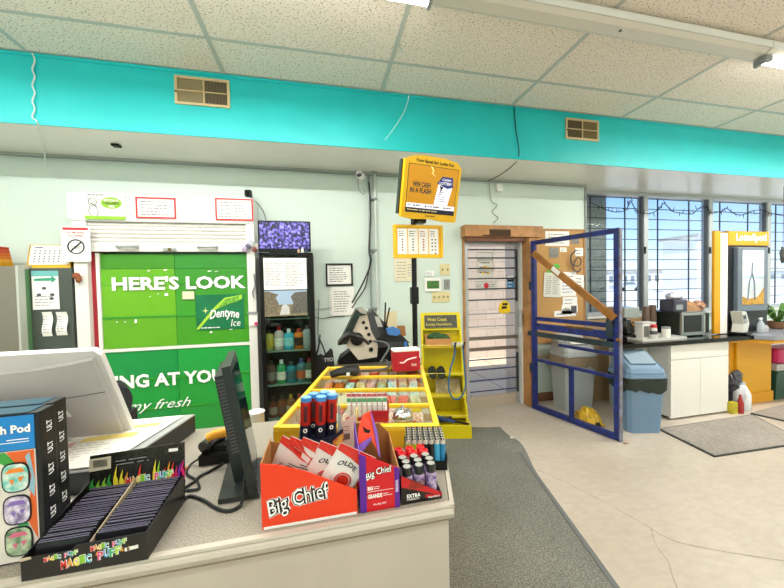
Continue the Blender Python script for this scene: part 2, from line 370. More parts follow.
building(XB(764, 66), XB(830, 66), 66, 9, 3.2, '#cfd2d6', 'long low building far off right of the yellow lottery booth', 5)
def car(px, Y, c, label):
    x_ = XB(px, Y); t = T('parked_car', label, 'car', (x_, Y, -.04))
    prof = [(-2.1, .3), (2.1, .3), (2.1, .8), (1.3, .95), (.7, 1.4), (-1, 1.4), (-1.6, .95), (-2.1, .85)]
    P(MB().prism([(x_+a, Y-.8, b) for a, b in prof], (0, 1.6, 0)), 'body', mat('car'+c, c, .3), t)
    P(MB().prism([(x_+a, Y-.83, b) for a, b in [(-1.3, .95), (1.1, .95), (.6, 1.32), (-.9, 1.32)]], (0, 1.66, 0)), 'window', mat('bldwin'), t)
    for sx in (-1.3, 1.3): P(MB().cyl((x_+sx, Y-.85, .27), (x_+sx, Y-.6, .27), .3), 'wheel', BLACK, t)
car(625, 40, '#c8ccd2', 'silver car parked far off beside the blue gate post'); car(742, 42, '#e8e8e8', 'white car parked far off past the lottery booth')
# ================================================================== CEILING FIXTURES AND SOFFIT VENTS
FIX = mat('fixture_enamel', '#dcd8cd', .35); FIXS = mat('fixture_reflector', '#c9c5ba', .25)
TUBE = mat('lit_tube', '#fffaf0', .4, emit=16)
def fixture(x0, x1, y, label, tube=True, group=None):
    t = T('strip_light', label, 'ceiling light', ((x0+x1)/2, y, ZC-.11), group=group)
    # channel with a folded reflector: cross-section in Y,Z
    prof = [(y-.05, ZC-.002), (y-.078, ZC-.05), (y-.075, ZC-.09), (y-.04, ZC-.105), (y+.04, ZC-.105), (y+.07, ZC-.09), (y+.11, ZC-.002)]
    P(MB().prism([(x0, a, b) for a, b in prof], (x1-x0, 0, 0)), 'housing', FIX, t)
    P(MB().box(x0, x1, y-.084, y-.079, ZC-.09, ZC-.045), 'side_lip', WHITE, t)
    if tube:
        for xx, sgn in ((x0+.02, 1), (x1-.02, -1)):
            P(MB().box(xx-.012, xx+.012, y-.03, y+.03, TUBE_Z-.02, ZC-.1055, .003), 'socket', GREYP, t)
        P(MB().cyl((x0+.035, y, TUBE_Z), (x1-.035, y, TUBE_Z), .017), 'tube', TUBE, t)
    return t
fixture(-4.3, -1.95, 1.87, 'lit strip light on the ceiling out past the left edge')
fixture(-1.9, .70, 1.87, 'lit strip light on the ceiling at the top centre, its tube ending there')
t = fixture(.71, 3.36, 1.87, 'long unlit cream strip light channel crossing the ceiling at the right', False)
P(MB().cyl((2.05, 1.86, ZC-.106), (2.05, 1.86, ZC-.110), .01), 'screw', INK, t)
t = fixture(3.37, 5.95, 1.87, 'lit strip light at the far right end of the ceiling channel')
P(MB().box(3.37, 3.45, 1.83, 1.87, ZC-.15, ZC-.106, .008).box(3.39, 3.42, 1.88, 1.92, ZC-.16, ZC-.106, .006), 'end_socket', GREYP, t)
for yy in (-.2, -2.4):  # out-of-view fixtures put in to carry the added fill lamps
    for (a_, b_) in ((-2.9, -.5), (0, 2.4), (3, 5.4), (5.8, 8.2)):
        fixture(a_, b_, yy, 'unseen strip light added to the ceiling behind the viewer as fill', group='added fill lights behind the viewer')
def vent(px0, py0, px1, py1, label, split, left, right):
    x0, x1, z0, z1 = R3(px0, py0, px1, py1, YS); z1 = min(z1, ZC-.036)
    t = T('air_vent', label, 'vent', ((x0+x1)/2, YS, z0))
    xm = x0+(x1-x0)*split; fr = .02
    f = MB().box(x0, x1, YS-.014, YS-.001, z0, z0+fr).box(x0, x1, YS-.014, YS-.001, z1-fr, z1).box(x0, x0+fr, YS-.014, YS-.001, z0+fr, z1-fr).box(x1-fr, x1, YS-.014, YS-.001, z0+fr, z1-fr)
    P(f, 'frame', mat('vent_beige', '#cdb88c', .5), t)
    P(MB().box(x0+fr, xm, YS-.004, YS-.001, z0+fr, z1-fr), 'backing', left, t); P(MB().box(xm, x1-fr, YS-.004, YS-.001, z0+fr, z1-fr), 'backing', right, t)
    s = MB(); q = x0+fr+.006
    while q < x1-fr: s.box(q, q+.0018, YS-.009, YS-.004, z0+fr, z1-fr); q += .011
    P(s, 'slats', mat('vent_slat', '#8d7f5c', .5), t)
    P(MB().box(xm-.006, xm+.006, YS-.013, YS-.004, z0+fr, z1-fr).box(x0+fr, x1-fr, YS-.013, YS-.004, (z0+z1)/2-.004, (z0+z1)/2+.004), 'divider', mat('vent_beige'), t)
    P(MB().cyl((x0+.012, YS-.014, (z0+z1)/2-.02), (x0+.012, YS-.03, (z0+z1)/2-.02), .006), 'lever', BLACK, t)
vent(174.5, 75.5, 230.5, 109, 'beige wall vent with two grey halves in the teal soffit at left', .52, mat('vent_tan', '#a09471', .6), mat('vent_dark', '#4f4638', .6))
vent(565, 118, 598, 142, 'small square beige vent in the teal soffit at right above the door', .5, mat('vent_black', '#23241f', .6), mat('vent_tan2', '#8b7a48', .6))
# cords on the soffit
def cord(name, label, pts, r, m, group=None): return X(MB().tube(smooth_curve(pts, 5), r, 6), name, m, label, 'cord', group, smooth=True)
p = [at(32, 53, YS-.012)]+[at(33.5+(1.3 if i % 2 else -1.2), 53+i*8, YS-.012) for i in range(1, 9)]+[at(38, 124, YS-.02), at(44, 150, 3.35), at(47, 168, 3.64), at(60, 179, 3.648)]
cord('extension_cord', 'white wavy cord hanging down the teal soffit at far left', p, .005, CABLEW)
cord('black_wire', 'dark wire running down the teal soffit beside the small right vent', [at(514, 106, YS-.008), at(516, 130, YS-.008), at(519, 155, YS-.01), at(512, 166, 3.2), at(500, 175, 3.45), at(488, 181, 3.63)], .005, CABLE)
cord('hanging_wire', 'thin dark wire dangling on the mint wall above the wooden lintel', [at(489, 180, 3.64), at(491, 200, 3.65), at(497, 205, 3.65), at(492, 212, 3.65), at(498, 218, 3.65), at(493, 223, 3.65)], .003, CABLE)
cord('pull_cord', 'thin pale pull cord hanging from the lit ceiling tube at top centre', [atz(403, 60, ZC-.006), at(408, 75, 2.5), at(409, 95, 2.6), at(404, 112, 2.65), at(394, 128, 2.7), at(385, 140, 2.72)], .0016, CABLEW)
cord('grey_wire', 'long grey wire clipped along the joint of wall and soffit', [at(0, 154.5, 3.62), at(120, 161, 3.62), at(250, 168, 3.62), at(365, 175, 3.62), at(500, 182, 3.62), at(582, 187, 3.62)], .006, GREYP)
X(MB().box(*[v for v in (at(496, 184, 3.64).x, at(502, 184, 3.64).x, 3.62, 3.658, at(499, 192, 3.64).z, at(499, 184, 3.64).z)], b=.006), 'door_sensor', WHITE, 'small white sensor box high on the mint wall above the door', 'sensor')
c1 = at(116, 156, 3.3); X(MB().box(c1.x-.03, c1.x+.03, 3.28, 3.34, ZS-.02, ZS-.001, .006), 'ceiling_clip', BLACK, 'tiny black clip stuck under the soffit at upper left', 'clip')
hk = at(400, 42, 2.4); X(MB().tube([(hk.x, 2.4, ZC-.005), (hk.x, 2.4, ZC-.03), (hk.x+.02, 2.4, ZC-.04), (hk.x+.01, 2.4, ZC-.055)], .006), 'ceiling_hook', CHROME, 'small metal hook on the ceiling grid above the lottery screen', 'hook')

# ================================================================== SHUTTER CABINET ON THE BACK WALL
YF = 3.40; YP = 3.47
bx0, bx1 = -2.115, -.615
t = T('shutter_cabinet', 'white roller shutter cabinet with green sliding advertising doors at left', 'cabinet', ((bx0+bx1)/2, YF, 0))
WMET = mat('white_enamel', '#e8e7e3', .4)
P(MB().box(bx0, bx1, YF, YW-.03, 2.17, 2.42, .006), 'shutter_box', WMET, t)
P(MB().box(bx0-.02, bx0+.03, YF-.008, YF, 2.19, 2.4).box(bx0, bx1, YF-.006, YF, 2.395, 2.415), 'box_trim', WMET, t)
P(MB().box(bx1-.075, bx1, YF+.01, YW-.03, 0, 2.17), 'side_post', WMET, t)
P(MB().box(bx0, bx0+.10, YF+.01, YW-.03, 0, 2.17), 'side_post', WMET, t)
P(MB().box(bx0+.10, bx0+.14, YF+.06, YW-.03, 0, 2.0), 'red_strip', mat('dark_red', '#a11d2a', .5), t)
P(MB().box(bx0+.14, bx0+.168, YF+.05, YW-.03, 0, 1.89), 'inner_post', WMET, t)
P(MB().box(bx0+.1, bx1-.075, YW-.05, YW-.03, 0, 2.1), 'back_panel', GREYP, t)
zt = 2.17; sh_b = 1.90
sl = MB(); n_ = 5
for i in range(n_):
    z1 = zt-i*(zt-1.985)/n_; z0 = zt-(i+1)*(zt-1.985)/n_
    sl.prism([(bx0+.07, YF+.05, z0), (bx0+.07, YF+.035, z0+.006), (bx0+.07, YF+.028, (z0+z1)/2), (bx0+.07, YF+.04, z1-.004), (bx0+.07, YF+.05, z1)], (bx1-.075-bx0-.07, 0, 0))
P(sl, 'shutter_slats', WMET, t)
P(MB().box(bx0+.07, bx1-.075, YF+.025, YF+.05, sh_b, 1.985, .004), 'shutter_bottom_rail', WMET, t)
for a in ((116.5, 138), (197.5, 217.5)):
    x0 = at(a[0], 248, YF).x; x1 = at(a[1], 248, YF).x; zz = at(128, 246.5, YF).z
    P(MB().cyl((x0, YF-.01, zz), (x1, YF-.01, zz), .011).box(x0, x0+.02, YF-.01, YF+.03, zz-.018, zz+.012).box(x1-.02, x1, YF-.01, YF+.03, zz-.018, zz+.012), 'shutter_handle', STEEL, t, smooth=True)
c = at(169, 249.3, YF); lk = P(MB().box(c.x-.06, c.x+.06, YF+.015, YF+.026, c.z-.016, c.z+.016, .004), 'lock_plate', STEEL, t)
P(MB().cyl((c.x, YF+.004, c.z), (c.x, YF+.018, c.z), .014), 'lock', mat('brass_dark', '#6b5a36', .4, .8), lk)
# green doors, two columns of panels
gx0 = bx0+.17; gx1 = bx1-.078; gxm = at(177.5, 340, YP).x
rows = [254, 268.8, 285, 315.5, 345.5, 348.5, 376.5, 406, 470]
zz = [at(178, y_, YP).z for y_ in rows]
colL = ['#3f8d1c', '#63ab1b', '#6bb21a', '#62aa1c', None, '#159246', '#189a3c', '#159040']
colR = ['#2f8a2a', '#379127', '#3c9826', '#439b20', None, '#1fa045', '#1f9a3a', '#1f9338']
ad = {}
for i in range(8):
    if colL[i] is None:
        P(MB().box(gx0, gx1, YP-.02, YP+.01, zz[i+1], zz[i], .003), 'white_rail', WMET, t); continue
    for k_, (a, b, cc) in enumerate(((gx0, gxm-.002, colL[i]), (gxm+.002, gx1, colR[i]))):
        dpt = .004*(i % 2)
        o = P(MB().box(a, b, YP-.004-dpt, YP+.012, zz[i+1]+.003, zz[i]), 'door_panel', mat('green'+cc, cc, .35, noise=.06, nscale=2), t); ad[(i, k_)] = o
for i in (3, 6, 7):
    P(MB().box(gx0, gx1, YP-.016, YP-.006, zz[i]-.008, zz[i]+.006), 'shelf_lip', mat('green_lip', '#2f9a2c', .4), t)
a = at(112.5, 290, YP-.01); b = at(246, 290, YP-.01)
a1 = at(112.5, 276, YP-.01)
txt(t, "HERE'S LOOK", (a.x, YP-.018, at(180, 289.5, YP).z), b.x-a.x, a1.z-a.z, WHT, off=0, bold=.035)
a = at(116, 384, YP); b = at(225, 384, YP)
txt(t, "ING AT YOU", (a.x, YP-.018, at(170, 385, YP).z), b.x-a.x, at(200, 369.5, YP).z-at(200, 382.5, YP).z, WHT, off=0, bold=.035)
a = at(128, 412, YP); b = at(192, 412, YP)
txt(t, "my fresh", (a.x, YP-.018, at(150, 412, YP).z), b.x-a.x, .12, WHT, off=0, bold=.0, shear=.5)
k = MB()
for q in ((148, 270, 151, 271.5), (150, 296, 152, 297), (158, 293, 160, 294.5), (164, 269, 168, 271), (165, 293, 169, 296), (208, 270.5, 212, 272), (215, 271, 219, 272), (117, 321, 119, 322.5), (125, 321, 127, 322.5), (135, 319, 138, 323), (210, 331, 213, 333), (230, 328, 233, 330), (210, 308, 213, 309.5)):
    x0, x1, z0, z1 = R3(*q, YP); k.quad((x0, YP-.013, z0), (x1, YP-.013, z0+.006), (x1-.005, YP-.013, z1), (x0+.003, YP-.013, z1-.004))
P(k, 'peeled_marks', WHT, t)
x0, x1, z0, z1 = R3(183, 291.5, 195, 299, YP); P(MB().box(x0, x1, YP-.018, YP-.011, z0, z1), 'paper_tag', mat('tag_beige', '#d9d6b8', .7), t)
# gum advertisement
x0, x1, z0, z1 = R3(196, 295, 247, 328, YP); x1 -= .02
adp = P(MB().box(x0, x1, YP-.017, YP-.0125, z0, z1), 'advert_panel', mat('ad_green', '#0c7f4c', .35, noise=.3, nscale=5), t)
w = x1-x0; h = z1-z0; Q = lambda u, v, o=.019: (x0+w*u, YP-o, z0+h*v)
P(MB().prism([Q(.02, .08), Q(.0, .02), Q(.05, .02), Q(.42, .58), Q(.97, .86), Q(.97, .98), Q(.6, .9), Q(.35, .6)], (0, .002, 0)), 'advert_swoosh', mat('ad_lime', '#a6d63c', .4), adp)
P(MB().prism([Q(.45, .62, .021), Q(.9, .8, .021), Q(.9, .95, .021), Q(.62, .86, .021)], (0, .002, 0)), 'advert_pack', mat('ad_pack', '#7ac13e', .4, noise=.5, nscale=40), adp)
P(MB().add([Q(.2, .55, .022)]+[Q(.2+.02*math.cos(i*PI/8)*(3.5 if i % 4 == 0 else 1), .55+.03*math.sin(i*PI/8)*(3.5 if i % 4 == 0 else 1), .022) for i in range(16)], [(0, i+1, (i+1) % 16+1) for i in range(16)]), 'advert_flare', mat('ad_glow', '#e8f59a', .4), adp)
txt(adp, 'Dentyne', Q(.28, .22), w*.62, h*.33, WHT, off=.006, bold=.02, shear=.25, arch=.02)
txt(adp, 'Ice', Q(.72, .08), w*.2, h*.2, WHT, off=.006, bold=.0, shear=.2)
print_lines(k := MB(), Q(.1, .02), (1, 0, 0), (0, 0, 1), w*.6, h*.1, 1, off=.003); P(k, 'small_print', WHT, adp)
# chain, label and plush bits on the right post
c = at(254, 304, YF); X(MB().tube(smooth_curve([at(253.5, 274, YF-.005), at(255, 285, YF-.01), at(252.5, 292, YF-.01), at(254, 298, YF-.01)]), .007), 'hanging_chain', STEEL, 'small grey chain hanging on the white post right of the green doors', 'chain')
x0, x1, z0, z1 = R3(249, 314, 258, 325, YF); tg = T('price_tag', 'white and pink tag hooked on the post right of the green doors', 'tag', ((x0+x1)/2, YF-.01, z0)); P(MB().box(x0, x1, YF-.012, YF-.004, z0, z1), 'card', PAPER, tg); P(MB().box(x1-.03, x1, YF-.016, YF-.012, z0, z0+.03), 'pink_dot', mat('pink', '#d8307c', .5), tg); P(MB().box(x0-.01, x1+.01, YF-.02, YF+.0, z1, z1+.02), 'clip', GREYP, tg)
c = at(252, 247, YF-.06)
pl = T('keyring_bundle', 'small bundle of coloured trinkets hanging at the top right of the shutter', 'trinkets', (c.x, YF-.05, c.z-.05))
for i, cc in enumerate(('#b8a9c8', '#6f6a80', '#c0c3cf', '#8a4a4a', '#d8d0c8', '#707c9a')):
    P(MB().sph((c.x-.07+.03*i, YF-.04+.01*(i % 2), c.z-.02+.03*(i % 3)), .026, (1, .7, 1), jit=.2), 'trinket', mat('trk'+cc, cc, .6), pl)
# signs on the shutter box
def sign(px0, py0, px1, py1, Y, label, border=None, rows=5, cols=1, name='paper_sign', cat='sign', print_m=INK, margin=.12, group=None, tilt=0, fill=.4, bg=None):
    x0, x1, z0, z1 = R3(px0, py0, px1, py1, Y)
    M = Matrix.Translation(((x0+x1)/2, Y, (z0+z1)/2)) @ Matrix.Rotation(tilt, 4, 'Y')
    t = T(name, label, cat, M=M, group=group); w = x1-x0; h = z1-z0
    P(MB(M).box(-w/2, w/2, -.004, -.0005, -h/2, h/2), 'sheet', bg or PAPER, t)
    if border:
        b = .014; P(MB(M).box(-w/2, w/2, -.006, -.004, -h/2, -h/2+b).box(-w/2, w/2, -.006, -.004, h/2-b, h/2).box(-w/2, -w/2+b, -.006, -.004, -h/2+b, h/2-b).box(w/2-b, w/2, -.006, -.004, -h/2+b, h/2-b), 'border', border, t)
    if rows:
        k = MB(); print_lines(k, (-w/2+w*margin, -.004, -h/2+h*margin), (1, 0, 0), (0, 0, 1), w*(1-2*margin), h*(1-2*margin), rows, cols=cols, fill=fill)
        k.v = [M @ v for v in k.v]; P(k, 'small_print', print_m, t)
    return t, M, w, h
YA = YF-.0005
t, M, w, h = sign(84, 192, 126, 220, YF-.008, 'white and lime sign with a cartoon pet at the left of the shutter box', rows=0)
LIME = mat('lime', '#8cbf2c', .5)
def mv(M, *a): return [M @ Vector(p) for p in a]
P(MB(M).box(-w/2, w/2, -.006, -.004, -h/2, -h/2+h*.13), 'lime_band', LIME, t)
P(MB(M).prism([(w*.16+w*.26*math.cos(i*PI/10), -.006, h*.12+h*.22*math.sin(i*PI/10)) for i in range(20)], (0, .002, 0)), 'lime_bubble', LIME, t)
ax = tuple((M.to_3x3() @ Vector((1, 0, 0)))); 
txt(t, 'OPTION A', M @ Vector((-w*.02, -.006, h*.17)), w*.36, h*.09, WHT, name='bubble_lettering'); txt(t, 'YOUR AGENTS', M @ Vector((-w*.04, -.006, h*.06)), w*.4, h*.09, INKB, name='bubble_lettering'); txt(t, 'ARE', M @ Vector((w*.08, -.006, -h*.05)), w*.16, h*.08, WHT, name='bubble_lettering')
txt(t, 'OPUN SAVE', M @ Vector((-w*.45, -.004, h*.37)), w*.42, h*.07, INKB)
k = MB(M); k.tube([(-w*.3+w*.1*math.cos(i*PI/6), -.006, h*.14+h*.15*math.sin(i*PI/6)) for i in range(13)], .003).tube([(-w*.36, -.006, 0), (-w*.4, -.006, -h*.2), (-w*.34, -.006, -h*.36)], .003).tube([(-w*.22, -.006, -.01), (-w*.16, -.006, -h*.2), (-w*.2, -.006, -h*.36)], .003).tube([(-w*.34, -.006, h*.1), (-w*.28, -.006, h*.05), (-w*.2, -.006, -h*.04)], .006)
P(k, 'pet_drawing', mat('draw_grey', '#6d7a6a', .7), t)
sign(135.5, 197, 176.5, 219, YF-.006, 'white notice with a dark red border in the middle of the shutter box', RED, 5, 1)
t, M, w, h = sign(215, 198, 253.5, 221, YF-.006, 'white two column notice with a bright red border at the right of the shutter box', mat('bright_red', '#e01b22', .5), 6, 2)
# no smoking sign
t, M, w, h = sign(61, 226, 91.5, 261.5, YF-.012, 'no smoking sign with red top bar on the white shutter post', rows=0)
P(MB(M).box(-w*.44, w*.44, -.006, -.004, h*.39, h*.46), 'red_bar', RED, t)
txt(t, 'NO SMOKING', M @ Vector((-w*.3, -.004, h*.29)), w*.6, h*.06, RED); txt(t, 'NO VAPING', M @ Vector((-w*.25, -.004, h*.20)), w*.5, h*.06, RED)
ring = [(w*.28*math.cos(i*PI/14), -.007, -h*.08+w*.28*math.sin(i*PI/14)) for i in range(29)]
P(MB(M).tube(ring, .005).bar((-w*.19, -.008, -h*.08-w*.19), (w*.19, -.008, -h*.08+w*.19), .008, .008), 'ban_symbol', INKB, t)
txt(t, 'NO SMOKING', M @ Vector((-w*.2, -.004, -h*.09)), w*.4, h*.035, INK); txt(t, 'OR VAPING', M @ Vector((-w*.15, -.004, -h*.14)), w*.3, h*.035, INK)
# black camera above the sign
c = at(248, 193, 3.5)
t = T('security_camera', 'black round security camera on the wall above the red bordered notice', 'camera', (c.x, YW, c.z))
P(MB().box(c.x-.035, c.x+.035, 3.49, 3.55, c.z-.035, c.z+.035, .015), 'housing', BLACK, t); P(MB().cyl((c.x, 3.488, c.z), (c.x, 3.475, c.z), .02), 'lens', mat('lens', '#05060a', .05), t); P(MB().cyl((c.x, 3.55, c.z), (c.x, YW-.001, c.z), .012), 'bracket', BLACK, t)
cord('camera_cable', 'thin black cable running from the round camera down to the small television', [at(253, 201, 3.6), at(257, 203, 3.6), at(263, 211, 3.55), at(266, 220, 3.5)], .004, CABLE)

# ================================================================== LIQUOR CABINET AND TELEVISION
lx0, lx1, ly0, ly1, lz = -.545, -.058, 3.22, 3.61, 1.872
t = T('display_cabinet', 'tall black glass-fronted cabinet of liquor bottles beside the green doors', 'cabinet', ((lx0+lx1)/2, ly0, 0))
BF = mat('cabinet_black', '#070809', .35, spec=.3)
f = MB().box(lx0, lx0+.035, ly0, ly0+.035, .06, lz).box(lx1-.045, lx1, ly0, ly0+.035, .06, lz).box(lx0, lx1, ly0, ly1, lz-.02, lz).box(lx0, lx1, ly0, ly1, 0, .1).box(lx0, lx1, ly1-.02, ly1, .1, lz-.02)
f.box(lx1-.03, lx1, ly1-.06, ly1-.02, .1, lz-.02).box(lx0, lx0+.02, ly0+.035, ly1-.02, .1, lz-.02)
P(f, 'frame', BF, t)
P(MB().box(lx1-.006, lx1-.002, ly0+.035, ly1-.06, .1, lz-.02), 'side_glass', glass_mat('case_glass', '#eaf3ee'), t)
P(MB().box(lx0+.035, lx1-.045, ly0+.008, ly0+.012, .1, lz-.02), 'glass_door', glass_mat('case_glass'), t)
shelfz = [at(290, y_, 3.3).z for y_ in (350.5, 383, 417)]
shelfz = [at(285, 348, 3.4).z, at(285, 380.5, 3.4).z, at(285, 413, 3.4).z]
for z_ in shelfz+[at(285, 317, 3.4).z]: P(MB().box(lx0+.025, lx1-.008, ly0+.04, ly1-.03, z_-.012, z_), 'glass_shelf', mat('shelf_glass', '#6f857c', .2), t)
x0, x1, z0, z1 = R3(262.5, 258, 307, 289, ly0); nt_ = P(MB().box(x0, x1, ly0+.003, ly0+.0075, z0, z1), 'notice', PAPER, t)
k = MB(); print_lines(k, (x0+.02, ly0+.003, z0+.03), (1, 0, 0), (0, 0, 1), x1-x0-.04, z1-z0-.06, 16, cols=2, fill=.5); P(k, 'small_print', INK, nt_)
x0, x1, z0, z1 = R3(263, 291, 307.5, 317, ly0)
z0 = at(285, 316, ly0).z
pc = P(MB().box(x0, x1, ly0+.003, ly0+.0075, z0, at(285, 290.5, ly0).z), 'rock_picture', mat('picture_sky', '#9fb7cf', .4), t)
w = x1-x0; h = at(285, 290.5, ly0).z-z0; Q = lambda u, v, o=.0: (x0+w*u, ly0+.002-o, z0+h*v)
P(MB().prism([Q(0, 0), Q(1, 0), Q(1, .45), Q(0, .45)], (0, .001, 0)), 'ground', mat('pic_ochre', '#8d8266', .6, noise=.4, nscale=40), pc)
P(MB().prism([Q(0, .1, .001), Q(.3, .1, .001), Q(.34, .5, .001), Q(.28, .72, .001), Q(.34, .85, .001), Q(.1, .98, .001), Q(0, .95, .001)], (0, .001, 0)), 'rock', mat('pic_rock', '#7d745f', .6, noise=.5, nscale=50), pc)
P(MB().prism([Q(1, .1, .001), Q(.62, .1, .001), Q(.68, .5, .001), Q(.62, .75, .001), Q(.72, .92, .001), Q(1, .95, .001)], (0, .001, 0)), 'rock', mat('pic_rock2', '#6c6a62', .6, noise=.5, nscale=50), pc)
P(MB().prism([Q(.36, .05, .002), Q(.6, .05, .002), Q(.58, .35, .002), Q(.5, .48, .002), Q(.42, .4, .002)], (0, .001, 0)), 'pale_rock', mat('pic_white', '#c4c6c4', .6), pc)
def bottle_proto(kind, glass, cap, lab, s=1.0):
    t = T(kind, 'x', 'bottle')
    if kind == 'square_bottle': prof = [(.038, 0), (.041, .004), (.041, .115), (.034, .128), (.014, .135), (.013, .16)]
    elif kind == 'flask_bottle': prof = [(.03, 0), (.036, .01), (.036, .11), (.014, .14), (.012, .175)]
    else: prof = [(.036, 0), (.038, .004), (.038, .13), (.030, .145), (.014, .155), (.013, .182)]
    prof = [(r*s, z*s) for r, z in prof]; top = prof[-1][1]
    P(MB().lathe((0, 0, 0), prof), 'glass', glass, t, smooth=True)
    P(MB().lathe((0, 0, 0), [(.0145*s, top-.03*s), (.0145*s, top+.004)]), 'cap', cap, t)
    if lab: P(MB().lathe((0, 0, 0), [(prof[2][0]+.0008, .03*s), (prof[2][0]+.0008, .095*s)]), 'bottle_label', lab, t)
    return t
bm_ = lambda n_, c_, r_=.12: mat('bottle_'+n_, c_, r_)
lb = lambda c_: mat('label'+c_, c_, .6, noise=.35, nscale=60)
shelf1 = [('square_bottle', '#a9a85a', '#1a1a1a', '#c6b23a', 'olive gold bottle with black cap', 268.5), ('tall_bottle', '#b9aca8', '#b01e2a', '#e9e4dd', 'clear bottle with red cap and white label', 279), ('square_bottle', '#38a9c4', '#d8dfe2', '#8fd3df', 'bright blue bottle with silver cap', 289), ('square_bottle', '#c46a17', '#a81d22', '#2a1608', 'orange bottle with red cap', 299), ('tall_bottle', '#8a9396', '#4a4f52', '#9aa0a0', 'grey bottle cut by the cabinet frame', 307)]
shelf2 = [('tall_bottle', '#5a4038', '#2a2220', '#8b7e7b', 'dark brown bottle', 270), ('tall_bottle', '#1f8a55', '#cfd4d6', '#e8e2da', 'green bottle with white and red label', 280.5), ('square_bottle', '#1f7d8e', '#20404f', '#2a5f6c', 'teal bottle', 290.5), ('tall_bottle', '#3d6f7a', '#2c3a8f', '#c0562c', 'blue capped bottle with orange label', 300.5), ('tall_bottle', '#3c4f3a', '#8a2a2a', '#dcd6cc', 'dark green bottle with white label', 308.5)]
shelf3 = [('flask_bottle', '#6a2c1c', '#221a18', '#a08a78', 'brown flask with pale label', 271), ('tall_bottle', '#6e3514', '#2b1c14', '#5a2a1a', 'amber bottle with dark label', 280), ('tall_bottle', '#7a4716', '#c0902a', '#c8b48c', 'amber bottle with gold cap', 289), ('tall_bottle', '#5f3414', '#a33', '#b98', 'small amber bottle with red cap', 297.5)]
for si, (sh, rowname) in enumerate(((shelf1, 'top'), (shelf2, 'middle'), (shelf3, 'bottom'))):
    for j, (kd, g_, c_, l_, lab, px) in enumerate(sh):
        c_ = c_ if len(c_) == 7 else '#aa3333'; l_ = l_ if len(l_) == 7 else '#bb9988'
        b = bottle_proto(kd, bm_(g_, g_), mat('cap'+c_, c_, .4), lb(l_), 1.1 if si == 2 else 1.22)
        b['label'] = lab+' on the %s shelf of the black cabinet' % rowname; b['group'] = 'liquor bottles in the black cabinet'
        b.location = (at(px, 340, 3.32).x, 3.33, shelfz[si]+.001)
# television on the cabinet
x0, x1, z0, z1 = R3(257.5, 221.5, 311, 249.5, 3.3)
z0 = 1.888; z1 = at(284, 221, 3.3).z
t = T('television', 'small wide television showing purple camera pictures on the black cabinet', 'television', ((x0+x1)/2, 3.32, 1.875))
P(MB().box(x0, x1, 3.29, 3.33, z0, z1, .006), 'housing', BLACK, t)
def cctv_mat():
    m = mat('cctv_picture', '#3c3c66', .3); N = m.node_tree.nodes; L = m.node_tree.links; b = N['Principled BSDF']
    t = N.new('ShaderNodeTexCoord'); v = N.new('ShaderNodeTexNoise'); v.inputs['Scale'].default_value = 38; v.inputs['Detail'].default_value = 8
    r = N.new('ShaderNodeValToRGB'); r.color_ramp.interpolation = 'LINEAR'
    r.color_ramp.elements[0].position = .35; r.color_ramp.elements[0].color = lin('#101226'); r.color_ramp.elements[1].position = .68; r.color_ramp.elements[1].color = lin('#8f8ac8')
    q = r.color_ramp.elements.new(.47); q.color = lin('#2e2c5a'); q = r.color_ramp.elements.new(.54); q.color = lin('#5a50b0')
    L.new(t.outputs['Object'], v.inputs['Vector']); L.new(v.outputs[0], r.inputs[0]); L.new(r.outputs[0], b.inputs['Base Color']); L.new(r.outputs[0], b.inputs['Emission Color']); b.inputs['Emission Strength'].default_value = .8
    return m
sc = P(MB().box(x0+.015, x1-.015, 3.286, 3.2895, z0+.03, z1-.015), 'screen', cctv_mat(), t)
xm = (x0+x1)/2; zm = (z0+z1)/2+.01
P(MB().box(xm-.002, xm+.002, 3.285, 3.286, z0+.03, z1-.015).box(x0+.015, x1-.015, 3.285, 3.286, zm-.002, zm+.002), 'picture_divider', INKB, sc)
P(MB().prism([(xm-.14, 3.25, 1.8735), (xm+.14, 3.25, 1.8735), (xm+.1, 3.36, 1.8735), (xm-.1, 3.36, 1.8735)], (0, 0, .012)), 'stand', BLACK, t)
for i, (dx, cc, hh, lab) in enumerate(((.13, '#c9a98a', .035, 'tiny tan cap jar'), (.165, '#e8e8e8', .05, 'tiny white bottle'), (.2, '#39506a', .03, 'tiny blue pot'))):
    X(MB().lathe((xm+dx, 3.235, 1.873), [(.012, 0), (.013, .003), (.013, hh*.7), (.007, hh*.8), (.007, hh)]), 'small_jar', mat('jar'+cc, cc, .4), lab+' standing on the cabinet top before the television', 'jar', 'small jars before the television', smooth=True)

# ================================================================== LEFT SIDE: METAL CABINET, CALENDAR, PAPERS
OL = mat('olive_metal', '#7c7f74', .35, .3, noise=.1, nscale=2); OLD = mat('olive_dark', '#4e5650', .4, .2)
fx0, fx1 = at(30.5, 300, 3.4).x, -2.13
ftz = 1.755
t = T('refrigerator', 'grey refrigerator covered with papers left of the shutter cabinet', 'refrigerator', ((fx0+fx1)/2, 3.4, 0))
P(MB().box(fx0, fx1, 3.4, 3.65, .02, ftz, .006), 'body', OLD, t); P(MB().box(fx0+.01, fx1-.01, 3.39, 3.3985, .02, .12), 'plinth', BLACK, t)
fa, fb = -3.25, at(21, 300, 3.32).x
t = T('metal_cabinet', 'taupe steel cabinet with a green side edge at the left picture edge', 'cabinet', ((fa+fb)/2, 3.32, 0))
P(MB().box(fa, fb-.012, 3.3, 3.65, 0, at(10, 266, 3.3).z, .005), 'body', mat('taupe_metal', '#8b8478', .35, .4), t)
P(MB().box(fb-.011, fb+.006, 3.295, 3.655, 0, at(10, 265, 3.3).z), 'edge', mat('edge_light', '#b8bdb2', .4), t)
